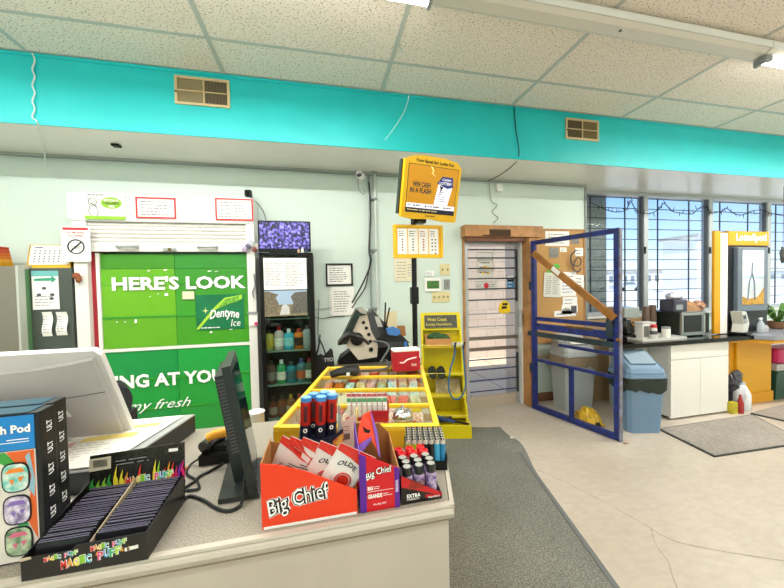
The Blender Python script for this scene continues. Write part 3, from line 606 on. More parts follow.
P(MB().box(fb+.007, min(fb+.07, fx0-.006), 3.36, 3.65, 0, at(26, 269, 3.36).z), 'green_panel', mat('green_panel', '#5f8a60', .45), t)
def onpaper(px0, py0, px1, py1, Y, lab, **kw): return sign(px0, py0, px1, py1, Y, lab, **kw)
t, M, w, h = onpaper(31.5, 271, 60, 309, 3.397, 'leaflet with a teal header and arrow stuck high on the grey refrigerator', rows=0, name='leaflet', cat='paper')
P(MB(M).box(-w/2, w/2, -.006, -.004, h*.36, h/2), 'teal_header', mat('leaf_teal', '#6fb7b8', .6), t)
P(MB(M).prism([(-w*.4, -.006, h*.24), (w*.25, -.006, h*.24), (w*.25, -.006, h*.18), (w*.42, -.006, h*.28), (w*.25, -.006, h*.38), (w*.25, -.006, h*.32), (-w*.4, -.006, h*.3)], (0, .002, 0)), 'arrow', mat('leaf_green', '#3d9c7c', .6), t)
k = MB(M)
for (a, b) in ((-.05, .05), (-.25, -.12), (.25, -.12), (.22, -.22)): k.lathe((0, 0, 0), [(0, 0), (0, 0)]) if 0 else k.prism([(w*a+w*.09*math.cos(i*PI/4), -.006, h*b+h*.04*math.sin(i*PI/4)) for i in range(8)], (0, .002, 0))
P(k, 'printed_pictures', INK, t)
k = MB(); print_lines(k, (-w*.4, -.004, -h*.42), (1, 0, 0), (0, 0, 1), w*.8, h*.3, 4, cols=1); k.v = [M @ v for v in k.v]; P(k, 'small_print', GREYP, t)
for i, q in enumerate(((42, 312, 53, 336), (56, 312, 68, 335))):
    x0, x1, z0, z1 = R3(*q, 3.39)
    mb = MB(); n_ = 6
    for j in range(n_):
        za = z0+(z1-z0)*j/n_; zb = z0+(z1-z0)*(j+1)/n_; ya = 3.388-.012*math.sin(j*1.1); yb = 3.388-.012*math.sin((j+1)*1.1); mb.prism([(x0, ya, za), (x1, ya, za), (x1, yb, zb), (x0, yb, zb)], (0, .001, 0))
    tt = T('curled_receipt', ('left' if i == 0 else 'right')+' one of two curled white receipts on the grey refrigerator', 'receipt', ((x0+x1)/2, 3.39, z0), group='receipts on the refrigerator')
    P(mb, 'slip', PAPER, tt)
    k = MB(); print_lines(k, (x0+.01, 3.374, z0+.03), (1, 0, 0), (0, 0, 1), x1-x0-.02, z1-z0-.06, 7, off=.001); P(k, 'small_print', GREYP, tt)
# calendar: a tent of card on the cabinet top
cz = ftz+.001; cx0, cx1 = at(28, 262, 3.45).x, at(72, 262, 3.45).x
t = T('desk_calendar', 'yellow desk calendar with a white date page on top of the grey refrigerator', 'calendar', ((cx0+cx1)/2, 3.5, cz))
cy, ct = 3.43, at(45, 244.5, 3.47).z
P(MB().prism([(cx0, cy, cz), (cx0, cy+.13, cz), (cx0, cy+.05, ct), (cx0, cy+.045, ct)], (.003, 0, 0)).prism([(cx0, cy, cz), (cx1, cy, cz), (cx1-.01, cy+.045, ct-.005), (cx0+.01, cy+.045, ct-.005)], (0, .004, 0)).prism([(cx0-.02, cy+.13, cz), (cx1, cy+.13, cz), (cx1-.01, cy+.055, ct), (cx0-.0, cy+.055, ct)], (0, .004, 0)), 'tent', mat('cal_yellow', '#dfae1d', .5), t)
sw = (ct-cz); up = Vector((0, .045, sw)).normalized()
o_ = Vector((cx0+.015, cy+.0035, cz+.03)); o_ = Vector((cx0+.015, cy+.045*(.03/sw)-.002, cz+.03))
P(MB().prism([o_, o_+Vector((cx1-cx0-.03, 0, 0)), o_+Vector((cx1-cx0-.03, 0, 0))+up*(sw-.035), o_+up*(sw-.035)], (0, -.002, 0)), 'page', PAPER, t)
k = MB(); nn = Vector((1, 0, 0)).cross(up)
for i in range(5):
    for j in range(7):
        a = o_+Vector((.03+(cx1-cx0-.09)*j/6.5, 0, 0))+up*(.02+(sw-.1)*i/4.5)+nn*.003; k.quad(a, a+Vector((.012, 0, 0)), a+Vector((.012, 0, 0))+up*.012, a+up*.012)
a = o_+Vector((.03, 0, 0))+up*(sw-.06)+nn*.003; k.quad(a, a+Vector((.06, 0, 0)), a+Vector((.06, 0, 0))+up*.01, a+up*.01)
P(k, 'date_print', INK, t)
# orange and yellow card stack at the left edge
z = at(5, 265.5, 3.34).z+.001; xe = at(0, 255, 3.38).x
for i, cc in enumerate(('#e0a51c', '#e6ac24', '#dd7f1e', '#d96a1c', '#c94a1d', '#b8391a')):
    X(MB().box(xe-.26, xe-.005*i, 3.36, 3.5, z, z+.027, .003), 'card_pack', mat('pack'+cc, cc, .5, noise=.2, nscale=30), 'flat %s pack, number %s from the bottom of the pile on the taupe cabinet' % (('gold', 'yellow', 'amber', 'orange', 'rust', 'brick red')[i], ('one', 'two', 'three', 'four', 'five', 'six')[i]), 'pack', 'packs piled on the taupe cabinet'); z += .028
c = at(76, 276, 3.37); X(MB().sph((c.x, 3.375, c.z), .035, (1, .5, .7), jit=.25).sph((c.x+.02, 3.37, c.z-.03), .03, (.8, .5, 1), jit=.25), 'dried_flower', mat('brown_dry', '#8a4f2e', .8), 'small brown dried bow stuck on the white shutter post', 'decoration')
# ================================================================== MIDDLE OF THE BACK WALL
# conduits and cables
X(MB().cyl((at(368.5, 170, 3.63).x, 3.635, .95), (at(368.5, 170, 3.63).x, 3.635, ZS-.031), .012, 8), 'conduit', mat('conduit_grey', '#9ca4a2', .4, .4), 'thin dark grey conduit pipe on the wall, left of the pair', 'pipe', smooth=True)
t = T('conduit', 'wider pale conduit pipe on the wall, right of the pair', 'pipe', (at(374.5, 170, 3.62).x, 3.63, .95))
P(MB().cyl((at(374.5, 170, 3.62).x, 3.63, .95), (at(374.5, 170, 3.62).x, 3.63, ZS-.031), .019, 10), 'pipe', mat('conduit_pale', '#c9d2cd', .4), t, smooth=True)
for y_ in (171, 199, 250, 308): c = at(374.5, y_, 3.62); P(MB().box(c.x-.035, c.x+.03, 3.60, 3.659, c.z-.01, c.z+.01, .003), 'strap', GREYP, t)
cord('power_cable', 'black cable running down the left conduit and swinging to the left', [at(369, 182, 3.6), at(370.5, 215, 3.6), at(369, 250, 3.6), at(371, 262, 3.6), at(363, 283, 3.6), at(352, 303, 3.6), at(354, 296, 3.6)][:6], .009, CABLE)
cord('power_cable', 'second black cable curving down beside the conduit to the lottery terminal', [at(371, 255, 3.58), at(366, 285, 3.58), at(357, 300, 3.55), at(352, 308, 3.5)], .007, CABLE)
cord('power_cable', 'thin grey cable crossing the mint wall right of the liquor cabinet, upper of two', [at(312, 309, 3.6), at(322, 309, 3.64), at(331, 307.5, 3.648)], .004, GREYP)
cord('power_cable', 'thin dark cable crossing the mint wall right of the liquor cabinet, lower of two', [at(314, 317, 3.6), at(322, 318.5, 3.64), at(331, 317, 3.645), at(345, 316, 3.645)], .004, CABLE)
t = T('security_camera', 'white bullet security camera under the soffit left of the conduits', 'camera', (at(360, 175, 3.5).x, 3.5, at(360, 175, 3.5).z))
c = at(359, 174, 3.42); P(MB().cyl((c.x, 3.42, c.z), (c.x+.05, 3.56, c.z+.02), .036, 14), 'housing', WHITE, t, smooth=True); P(MB().cyl((c.x-.003, 3.412, c.z-.001), (c.x, 3.42, c.z), .03, 14), 'lens', mat('lens'), t)
P(MB().bar((c.x+.04, 3.55, c.z+.02), (c.x+.05, YW-.001, c.z+.02), .02, .02), 'bracket', WHITE, t); P(MB().tube(smooth_curve([(c.x, 3.5, c.z-.03), (c.x+.01, 3.55, c.z-.12), (c.x+.07, 3.6, c.z-.16), (c.x+.08, 3.62, c.z-.1)]), .005), 'camera_lead', GREYP, t)
# framed licence
x0, x1, z0, z1 = R3(325.5, 263.5, 353, 285.5, 3.64)
t = T('framed_certificate', 'black framed certificate on the mint wall above pinned papers', 'picture frame', ((x0+x1)/2, 3.64, z0)); b = .018
P(MB().box(x0, x1, 3.635, 3.659, z0, z0+b).box(x0, x1, 3.635, 3.659, z1-b, z1).box(x0, x0+b, 3.635, 3.659, z0+b, z1-b).box(x1-b, x1, 3.635, 3.659, z0+b, z1-b), 'frame', BLACK, t)
P(MB().box(x0+b, x1-b, 3.648, 3.655, z0+b, z1-b), 'certificate', PAPER, t); k = MB(); print_lines(k, (x0+.04, 3.648, z0+.04), (1, 0, 0), (0, 0, 1), x1-x0-.08, z1-z0-.08, 7); P(k, 'small_print', INK, t)
sign(329, 291, 335, 314, 3.652, 'white paper half hidden behind the long pinned notice under the certificate', rows=8, print_m=GREYP, name='paper_notice', cat='paper')
sign(331, 287, 354.5, 315, 3.645, 'long white pinned notice on the wall under the black framed certificate', rows=9, print_m=INK, name='paper_notice', cat='paper')
sign(394, 258, 412, 281, 3.655, 'cream paper on the wall below the yellow ticket frame', rows=6, print_m=GREYP, name='paper_notice', cat='paper', bg=mat('cream_paper', '#e9e0c4', .7))
def plate(px0, py0, px1, py1, lab, n, m=None, kind='light_switch', cat='switch'):
    x0, x1, z0, z1 = R3(px0, py0, px1, py1, 3.652)
    t = T(kind, lab, cat, ((x0+x1)/2, 3.655, z0)); P(MB().box(x0, x1, 3.65, 3.659, z0, z1, .003), 'cover_plate', m or mat('ivory', '#dccf9f', .4), t)
    for i in range(n):
        xx = x0+(x1-x0)*(i+.5)/n; P(MB().box(xx-.007, xx+.007, 3.64, 3.65, (z0+z1)/2-.012, (z0+z1)/2+.012, .002), 'toggle', mat('ivory_toggle', '#8a7f5a', .4), t)
plate(440, 264, 450, 275, 'ivory double switch plate, uppermost on the mint wall beside the door', 2)
plate(432, 292, 450, 302, 'wide ivory four-toggle switch plate below the small green picture', 4)
plate(444, 279.5, 450, 289.5, 'small grey switch plate right of the small green picture', 1, mat('switch_grey', '#8b8f92', .4))
t, M, w, h = sign(424.5, 278, 441, 291, 3.64, 'small white framed picture of green plants beside the switches', rows=0, name='small_picture', cat='picture')
P(MB(M).box(-w*.36, w*.38, -.007, -.004, -h*.3, h*.28), 'plant_print', mat('pic_green', '#4f8a3c', .5, noise=.6, nscale=60), t)
sign(425.5, 271, 434, 276, 3.65, 'tiny colourful sticker above the small green picture', rows=3, print_m=mat('sticker_blue', '#3a4f9a', .5), name='wall_sticker', cat='sticker')
sign(406, 261, 417, 279, 3.648, 'narrow cream ticket sheet hanging just left of the black lottery pole', rows=5, print_m=GREYP, name='paper_notice', cat='paper', bg=mat('cream_paper'))

# ================================================================== LOTTERY POLE WITH SCREEN AND POSTER FRAME
YL = 2.42
pb = at(415.5, 360, YL); pt_ = at(413.5, 222, YL)
t = T('lottery_display', 'tall black pole with a tilted yellow lottery screen and a ticket poster frame', 'display stand', (pb.x, YL, .956))
P(MB().cyl((pb.x, YL, .96), (pt_.x, YL, 2.2), .02, 12), 'pole', BLACK, t, smooth=True)
P(MB().lathe((pb.x, YL, .956), [(.038, 0), (.038, .008), (.03, .02), (.022, .04)]), 'pole_base', BLACK, t)
P(MB().box(pb.x-.028, pb.x+.03, YL-.03, YL+.03, at(415, 304, YL).z, at(415, 287, YL).z, .006), 'clamp', BLACK, t)
def corner_frame(px4, Y, dy=(0, 0, 0, 0)):
    p = [at(a, b, Y+d) for (a, b), d in zip(px4, dy)]
    o = sum(p, Vector())/4; r = ((p[1]-p[0])+(p[2]-p[3])).normalized(); u = ((p[0]-p[3])+(p[1]-p[2])).normalized(); n_ = r.cross(u).normalized(); u = n_.cross(r)
    w = ((p[1]-p[0]).length+(p[2]-p[3]).length)/2; h = ((p[0]-p[3]).length+(p[1]-p[2]).length)/2
    M = Matrix(((r.x, -n_.x, u.x, o.x), (r.y, -n_.y, u.y, o.y), (r.z, -n_.z, u.z, o.z), (0, 0, 0, 1)))
    return M, w, h
M, w, h = corner_frame([(406, 153.5), (463, 163.5), (452, 222), (398.5, 218)], 2.28, (-.09, -.02, .07, 0))
r3 = M.to_3x3(); RX = r3 @ Vector((1, 0, 0)); UX = r3 @ Vector((0, 0, 1)); 
YB2 = mat('lotto_yellow', '#ecb80c', .35)
out = [(-w/2, -h/2+.01), (-w*.3, -h/2+.0), (0, -h/2+.008), (w*.3, -h/2-.004), (w/2, -h/2-.002), (w/2, h/2-.05), (w*.42, h/2-.012), (w*.2, h/2+.006), (-w*.2, h/2+.006), (-w*.4, h/2-.008), (-w/2, h/2-.03)]
sh = P(MB(M).prism([(a, -.02, b) for a, b in out], (0, .04, 0)), 'screen_housing', YB2, t)
P(MB(M).box(-w/2-.012, w/2-.03, .021, .06, -h/2+.03, h/2-.03), 'screen_back', mat('screen_back', '#2b3a36', .5), t)
sw0, sw1, sh0, sh1 = -w*.43, w*.44, -h*.38, h*.36
P(MB(M).box(sw0-.004, sw1+.004, -.0215, -.02, sh0-.004, sh1+.004), 'screen_bezel', INKB, t)
scr = P(MB(M).box(sw0, sw1, -.024, -.0215, sh0, sh1), 'screen', mat('screen_gold', '#c98c06', .3, emit=.25), t)
sw_, sh_ = sw1-sw0, sh1-sh0; Q = lambda u, v, o=.0245: M @ Vector((sw0+sw_*u, -o, sh0+sh_*v))
def qp(mb, pts, o=.0245): return mb.add([Q(a, b, o) for a, b in pts], [list(range(len(pts)))])
P(qp(MB(), [(0, 0), (1, 0), (1, .09), (0, .09)]), 'screen_footer', mat('screen_navy', '#14172e', .3, emit=.2), scr)
P(qp(MB(), [(0, .09), (1, .09), (1, .19), (0, .19)]), 'screen_ticker', mat('screen_white', '#e4e0ea', .3, emit=.6), scr)
P(qp(MB(), [(.55, .2), (.84, .2), (.92, .68), (.62, .72)]), 'screen_ticket', mat('screen_white'), scr)
P(qp(MB(), [(.64, .76), (.58, .66), (.80, .57), (.92, .61), (.90, .82), (.68, .82)], .0250), 'screen_badge', mat('screen_blue', '#1d2f7c', .3, emit=.2), scr)
P(qp(MB(), [(.64, .62), (.72, .6), (.65, .44), (.66, .54)], .0252), 'screen_flash', mat('screen_navy'), scr)
P(qp(MB(), [(.42, 1), (.45, 1), (.5, .9), (.47, .87), (.55, .78), (.45, .86), (.475, .9)], .0246), 'screen_bolt', mat('screen_pale', '#f2d98a', .3, emit=.5), scr)
NAVY = mat('screen_navy')
txt(scr, 'WIN CASH', Q(.09, .54), sw_*.36, sh_*.11, NAVY, RX, UX, off=.001, bold=.03); txt(scr, 'IN A FLASH', Q(.05, .41), sw_*.42, sh_*.11, NAVY, RX, UX, off=.001, bold=.03)
txt(scr, 'CASH', Q(.68, .73), sw_*.18, sh_*.05, mat('screen_white'), RX, UX, off=.0015, bold=.02); txt(scr, 'LOTTERY', Q(.63, .645), sw_*.26, sh_*.06, mat('screen_white'), RX, UX, off=.0015, bold=.02)
txt(scr, 'D 649   $10.6M   6/49', Q(.03, .115), sw_*.9, sh_*.05, INKB, RX, UX, off=.001); txt(scr, 'Remember to sign your ticket', Q(.03, .025), sw_*.6, sh_*.035, mat('screen_pale'), RX, UX, off=.001)
k = MB(); print_lines(k, Q(.62, .26), RX, UX, sw_*.18, sh_*.25, 5, off=.001); P(k, 'ticket_print', INK, scr)
txt(t, 'Your Spot! for Lotto Fun', M @ Vector((-w*.33, -.0205, h*.39)), w*.68, h*.065, INKB, RX, UX, bold=.035); txt(t, 'Lotto Spot!', M @ Vector((-w*.08, -.0205, -h*.45)), w*.18, h*.035, INKB, RX, UX)
c = at(419, 221, YL-.02)
P(MB().box(c.x-.05, c.x+.05, YL-.05, YL+.03, at(419, 224, YL).z, at(419, 218, YL).z, .005).cyl((c.x-.01, YL-.1, c.z), (c.x-.01, YL, c.z), .02), 'tilt_bracket', BLACK, t)
x0, x1, z0, z1 = R3(393, 224.5, 443, 258, YL-.05)
fy = YL-.055; pf = P(MB().box(x0, x1, fy+.006, fy+.03, z0, z1, .006), 'poster_holder', YB2, t)
b = .02
P(MB().box(x0, x1, fy-.004, fy+.006, z0, z0+b, .002).box(x0, x1, fy-.004, fy+.006, z1-b, z1, .002).box(x0, x0+b, fy-.004, fy+.006, z0+b, z1-b).box(x1-b, x1, fy-.004, fy+.006, z0+b, z1-b), 'holder_rim', YB2, pf)
for i in range(4):
    a = x0+.032+(x1-x0-.06)*i/4; ww = (x1-x0-.06)/4-.008
    P(MB().box(a, a+ww, fy+.003, fy+.006, z0+.03, z1-.028), 'ticket_sheet', PAPER, pf)
    k = MB(); print_lines(k, (a+.008, fy+.003, z1-.09), (1, 0, 0), (0, 0, 1), ww-.02, .05, 3)
    for q in range(5 if i != 3 else 9):
        cx_ = a+ww*(.5 if i != 3 else (.32 if q % 2 else .68)); cz_ = z1-.11-.02*(q if i != 3 else q//2*1.3)
        k.prism([(cx_+.007*math.cos(s_*PI/4), fy+.002, cz_+.006*math.sin(s_*PI/4)) for s_ in range(8)], (0, .001, 0))
    P(k, 'ticket_print', mat('print_red', '#a8484a', .6) if i == 2 else INK, pf)
P(MB().bar((pb.x, YL-.04, (z0+z1)/2-.03), (pb.x, YL+.02, (z0+z1)/2-.03), .05, .05), 'poster_bracket', BLACK, t)

# ================================================================== YELLOW MAGAZINE RACK
AR = -math.radians(13.99)
Mr = Matrix.Translation(Vector((.975, 3.035, 0))) @ Matrix.Rotation(AR, 4, 'Z')
t = T('display_rack', 'yellow metal display rack with sloping back left of the door', 'rack', M=Mr); WRK = t
YM = mat('rack_yellow', '#dccb08', .4); w = .45
# sides as sloping profiles; rack narrows in depth upward
def rside(x): return [(x, .04, .0), (x, .30, .0), (x, .32, 1.0), (x, .32, 1.235), (x, .27, 1.24), (x, .21, .95), (x, .12, .35), (x, .06, .3)]
for x_ in (.0, w-.022): P(MB(Mr).prism(rside(x_), (.02, 0, 0)), 'side_panel', YM, t)
P(MB(Mr).box(.0, w, .30, .32, .0, 1.235), 'back_panel', YM, t)
P(MB(Mr).box(-.02, w+.02, -.0, .3, .0, .145, .006), 'base', YM, t)
P(MB(Mr).box(w*.28, w*.30, -.003, .003, .0, .15), 'base_strap', BLACK, t)
P(MB(Mr).prism([(.02, .27, 1.24), (.02, .31, 1.24), (.02, .30, 1.06), (.02, .24, 1.06)], (w-.04, 0, 0)), 'header_board', YM, t)
P(MB(Mr).prism([(.04, .262, 1.215), (.04, .268, 1.215), (.04, .236, 1.085), (.04, .23, 1.085)], (w-.085, 0, 0)), 'header_sign', mat('sign_charcoal', '#55564a', .6, noise=.4, nscale=40), t)
txt(t, 'West Coast', Mr @ Vector((.07, .2455, 1.155)), .22, .035, mat('sign_yellow', '#cfc24a', .6), Mr.to_3x3() @ Vector((1, 0, 0)), Mr.to_3x3() @ Vector((0, .24, .97)), off=.004)
txt(t, 'Lucky Numbers', Mr @ Vector((.06, .234, 1.1)), .28, .035, mat('sign_yellow'), Mr.to_3x3() @ Vector((1, 0, 0)), Mr.to_3x3() @ Vector((0, .24, .97)), off=.004)
shz = [.905, .62, .40, .2]
for z_, y0_ in zip(shz, (.10, .1, .08, .06)):
    P(MB(Mr).box(.022, w-.022, y0_, .3, z_-.008, z_), 'shelf', YM, t)
    P(MB(Mr).rod([(.0, y0_-.01, z_+.02), (w, y0_-.01, z_+.02)], .004).rod([(.0, y0_+.06, z_+.02), (0, y0_-.01, z_+.02)], .004), 'wire_rail', mat('wire_yellow', '#e8dc6a', .4), t)
def loc(x, y, z): return Mr @ Vector((x, y, z))
def rackthing(name, label, cat, x, y, z): return T(name, label, cat, M=Matrix.Translation(loc(x, y, z)) @ Matrix.Rotation(AR, 4, 'Z'))
for ch_ in WRK.children:
    for v_ in ch_.data.vertices: v_.co.x *= 1-.07*v_.co.z/1.235
b = rackthing('cardboard_box', 'open tan cardboard box on the top shelf of the yellow rack', 'box', .17, .18, .906); B = WM[b.name]
P(MB(B).box(-.13, .13, -.06, -.055, 0, .08).box(-.13, .13, .055, .06, 0, .11).box(-.13, -.125, -.055, .055, 0, .1).box(.125, .13, -.055, .055, 0, .08).box(-.125, .125, -.055, .055, 0, .005), 'carton', mat('carton_tan', '#c58d55', .8), b)
b = rackthing('green_pouch', 'dark green folded pouch lying in the tan box on the yellow rack', 'pouch', .17, .18, .912); B = WM[b.name]
P(MB(B).sph((-.03, 0, .085), .085, (1, .55, .55), jit=.08).sph((.05, .0, .075), .07, (1.0, .6, .6), jit=.08).sph((-.01, 0, .04), .07, (1.2, .6, .5)), 'cloth', mat('green_cloth', '#2f5b2c', .7, noise=.5, nscale=40), b)
X(MB(Mr).box(.31, .42, .12, .24, .906, .93, .003), 'pamphlet_stack', mat('pamphlet', '#d6d9d2', .6), 'pale stack of leaflets beside the tan box on the yellow rack', 'leaflets')
for i, (x_, lab) in enumerate(((.10, 'left'), (.19, 'right'))):
    b = rackthing('sandal', '%s one of two dark sandals on the yellow rack under the tan box' % lab, 'sandal', x_, .16, .621); B = WM[b.name] @ Matrix.Rotation(.25, 4, 'X')
    P(MB(B).prism([(math.cos(a*PI/8)*.045, math.sin(a*PI/8)*.11, .0) for a in range(16)], (0, 0, .018)), 'sole', mat('sandal_sole', '#2a332c', .7), b)
    P(MB(B).tube(smooth_curve([(-.035, -.02, .02), (-.02, .0, .06), (.0, .01, .07), (.02, .0, .06), (.035, -.02, .02)]), .011), 'strap', mat('sandal_strap', '#1b211e', .7), b)
b = rackthing('notebook', 'pale notebook with brown marks leaning low on the yellow rack', 'notebook', .27, .2, .401); B = WM[b.name] @ Matrix.Rotation(-.3, 4, 'X')
P(MB(B).box(-.13, .13, 0, .02, 0, .15), 'cover', mat('note_pale', '#c9b98f', .7, noise=.4, nscale=16), b)
bg_ = T('elastic_strap', 'blue bungee strap hooked in a loop on the front of the yellow rack', 'strap', loc(.3, .05, .4)); P(MB().tube(smooth_curve([loc(.32, .075, .93), loc(.315, .03, .84), loc(.27, .03, .70), loc(.25, .03, .52), loc(.28, .03, .42), loc(.33, .03, .395), loc(.39, .03, .44), loc(.42, .03, .56), loc(.41, .03, .70), loc(.40, .03, .86), loc(.405, .075, .93)], 5), .008, 6), 'elastic', mat('bungee_blue', '#2b6a9c', .6), bg_, smooth=True)
P(MB().tube([loc(.32, .06, .945), loc(.335, .05, .96), loc(.325, .045, .93), loc(.315, .045, .86)], .007), 'hook', BLACK, bg_)
P(MB().tube([loc(.41, .06, .945), loc(.42, .05, .96), loc(.41, .045, .93), loc(.40, .045, .86)], .007), 'hook', BLACK, bg_)
b = rackthing('folded_umbrella', 'blue and black folded umbrella lying on the base of the yellow rack', 'umbrella', .2, .05, .22); 
P(MB().tube([loc(.02, .04, .24), loc(.14, .03, .21), loc(.30, .02, .175)], .028, 8, .014), 'cloth', mat('umb_blue', '#2a4f8e', .7, noise=.5, nscale=30), b); P(MB().cyl(loc(.30, .02, .175), loc(.44, .0, .158), .010), 'handle', BLACK, b)
b = T('cable_coil', 'tangled black cable coil heaped on the base of the yellow rack', 'cable', loc(.18, .06, .15)); k = []
for i in range(44): a = i*.8; k.append(loc(.16+.11*math.cos(a)+random.uniform(-.02, .02), .05+.035*math.sin(a), .168+.05*random.random()))
P(MB().tube(smooth_curve(k, 4), .005, 5), 'cable', CABLE, b)

# ================================================================== SIGNS ON THE DOOR
YD = YW+.047
t, M, w, h = sign(477, 252, 493.5, 277.5, YD, 'pale poster with yellow marks taped high on the barred door glass', mat('poster_edge', '#cfc9b2', .6), 4, name='door_poster', cat='poster', bg=mat('poster_grey', '#d6d3d0', .6))
P(MB(M).box(-w*.15, w*.05, -.008, -.005, -h*.1, -h*.04).box(w*.1, w*.3, -.008, -.005, -h*.15, -h*.09).box(-w*.25, -w*.05, -.008, -.005, -h*.36, -h*.3).box(w*.1, w*.25, -.008, -.005, -h*.36, -h*.3), 'yellow_marks', YEL, t)
t, M, w, h = sign(475, 281, 497, 290, YD, 'small wide notice with a red dot on the barred door glass', None, 0, name='door_notice', cat='sign', bg=mat('poster_grey'))
P(MB(M).prism([(.035*math.cos(i*PI/7), -.006, .035*math.sin(i*PI/7)) for i in range(14)], (0, .002, 0)), 'red_dot', RED, t)
k = MB(); print_lines(k, (-w*.45, -.004, -h*.2), (1, 0, 0), (0, 0, 1), w*.3, h*.4, 2); print_lines(k, (w*.15, -.004, -h*.2), (1, 0, 0), (0, 0, 1), w*.3, h*.4, 2); k.v = [M @ v for v in k.v]; P(k, 'small_print', INK, t)
t, M, w, h = sign(507, 276, 513.5, 289, YD, 'small blue and white sticker at the right of the door glass', rows=3, name='door_sticker', cat='sticker', bg=mat('sticker_sky', '#2f86b8', .5), print_m=WHT)
P(MB(M).box(-w/2, w/2, -.006, -.004, h*.3, h*.5), 'white_band', PAPER, t); P(MB(M).box(-w/2, w/2, -.007, -.004, h*.1, h*.24), 'dark_band', INKB, t)
x0, x1, z0, z1 = R3(498.5, 301, 510.5, 313, YW-.01)
t = T('door_sign', 'yellow rounded warning tag hanging on the door bars', 'sign', ((x0+x1)/2, YW-.01, z0)); cx_, cz_ = (x0+x1)/2, (z0+z1)/2
P(MB().prism([(x0, YW-.012, z0+.02), (x0+.03, YW-.012, z0), (x1-.03, YW-.012, z0), (x1, YW-.012, z0+.02), (x1-.01, YW-.012, z1-.05), (cx_+.03, YW-.012, z1), (cx_-.03, YW-.012, z1), (x0+.01, YW-.012, z1-.05)], (0, .008, 0)), 'tag', YEL, t)
P(MB().box(cx_-.04, cx_+.03, YW-.014, YW-.012, cz_-.02, cz_+.01).box(cx_-.03, cx_+.04, YW-.014, YW-.012, cz_+.02, cz_+.05), 'black_print', INKB, t)

# ================================================================== CORKBOARD
x0, x1 = at(540, 280, YW-.02).x, XC-.03; z0, z1 = at(560, 342, YW-.02).z, at(560, 229, YW-.02).z
x0 = 2.63
t = T('notice_board', 'tan cork notice board with pinned papers behind the blue gate', 'notice board', ((x0+x1)/2, YW-.02, z0))
P(MB().box(x0, x1, YW-.02, YW-.001, z0, z1), 'board', mat('cork', '#c79c62', .9, noise=.12, nscale=60, bump=.2, bscale=200), t)
b = .02; P(MB().box(x0, x1, YW-.028, YW-.02, z1-b, z1).box(x1-b, x1, YW-.028, YW-.02, z0, z1-b).box(x0, x1-b, YW-.028, YW-.02, z0, z0+b), 'board_frame', WOOD, t)
P(MB().box(x0, x0+.025, YW-.034, YW-.02, z0, z1-.02), 'red_edge', mat('red_edge', '#b5273a', .5), t)
yb = YW-.021
def board(*a, **k): return sign(*a[:4], yb-a[4]*.003, a[5], cat='paper', name=a[6], **k)
board(545, 231, 569, 246, 0, 'white letter with a black logo at the top of the notice board', 'letter', rows=4)
board(571, 237.5, 579, 244, 0, 'small photo at the top right of the notice board', 'photo_print', rows=0, bg=mat('photo_grey', '#9b9994', .6, noise=.6, nscale=60))
board(549, 247.5, 558.5, 257.5, 0, 'small grey photograph left on the notice board under the letter', 'photo_print', rows=0, bg=mat('photo_grey'))
board(560, 247.5, 566.5, 252, 0, 'little white card in the middle of the notice board', 'card', rows=2)
board(575, 248, 583, 256, 0, 'white card at the right edge of the notice board', 'card', rows=2)
board(547.5, 264.5, 559, 276, 0, 'bright green paper partly hidden on the notice board', 'green_paper', rows=0, bg=mat('neon_green', '#35c93c', .6))
board(543.5, 273, 561.5, 297, 1, 'large grey printed page at the left of the notice board', 'flyer', rows=10, cols=2, bg=mat('flyer_grey', '#dcdcd2', .7), tilt=.06)
board(560, 272, 576, 296, 2, 'white flyer with blue and brown pictures in the middle of the notice board', 'flyer', rows=6, print_m=mat('print_blue', '#3d63ad', .6), tilt=.0)
board(574, 275, 584.5, 292, 1, 'tilted white paper with black marks at the right of the board', 'flyer', rows=4, tilt=.1)
board(562.5, 297, 577, 305.5, 0, 'blank white note low on the notice board', 'note', rows=2, print_m=GREYP)
t, M, w, h = board(561.5, 305, 577.5, 313, 1, 'white card with bold black print, lowest on the notice board', 'card', rows=0)
txt(t, 'cbin', M @ Vector((-w*.4, -.004, -h*.25)), w*.4, h*.45, INKB); P(MB(M).box(w*.08, w*.42, -.006, -.004, -h*.35, h*.35), 'black_mark', INK, t)
t, M, w, h = sign(554, 311, 576, 316, YW-.024, 'black and white strip label at the bottom of the notice board', rows=1, name='strip_label', cat='label', print_m=INKB)
cord('wire_ornament', 'black curled wire ornament hanging on the right of the notice board', [at(576, 250, 3.6), at(571, 256, 3.6), at(572, 264, 3.6), at(579, 266, 3.6), at(581, 260, 3.6), at(577, 258, 3.6), at(573, 268, 3.6), at(578, 272, 3.6), at(581, 268, 3.6)], .009, INK)

# ================================================================== BLUE GATE
GA, GB = Vector((2.517, 3.47, 0)), Vector((2.772, 2.525, 0))
gd = (GB-GA).normalized(); GL = (GB-GA).length; ang = math.atan2(gd.y, gd.x)
Mg = Matrix.Translation(GA) @ Matrix.Rotation(ang, 4, 'Z')      # local x runs along the gate from hinge to free edge
t = T('security_gate', 'open blue metal gate with a diagonal wooden brace beside the door', 'gate', M=Mg)
BL = mat('gate_blue', '#1c2f86', .45, noise=.3, nscale=20, col2='#152254'); BLD = mat('gate_dark', '#2a3c46', .5, noise=.4, nscale=20)
tk = .022
def g_at(px, py):
    n_ = Vector((-gd.y, gd.x, 0)); d = ray(px, py); s_ = (GA-EYE).dot(n_)/d.dot(n_); p = EYE+d*s_; return (p-GA).dot(gd), p.z
f = MB(Mg)
f.box(0, .05, -tk, tk, .006, 2.04).box(GL-.045, GL, -tk, tk, .006, 2.04).box(.05, GL-.045, -tk, tk, 1.992, 2.04).box(.05, GL-.045, -tk, tk, .006, .06)
P(f, 'frame', BL, t)
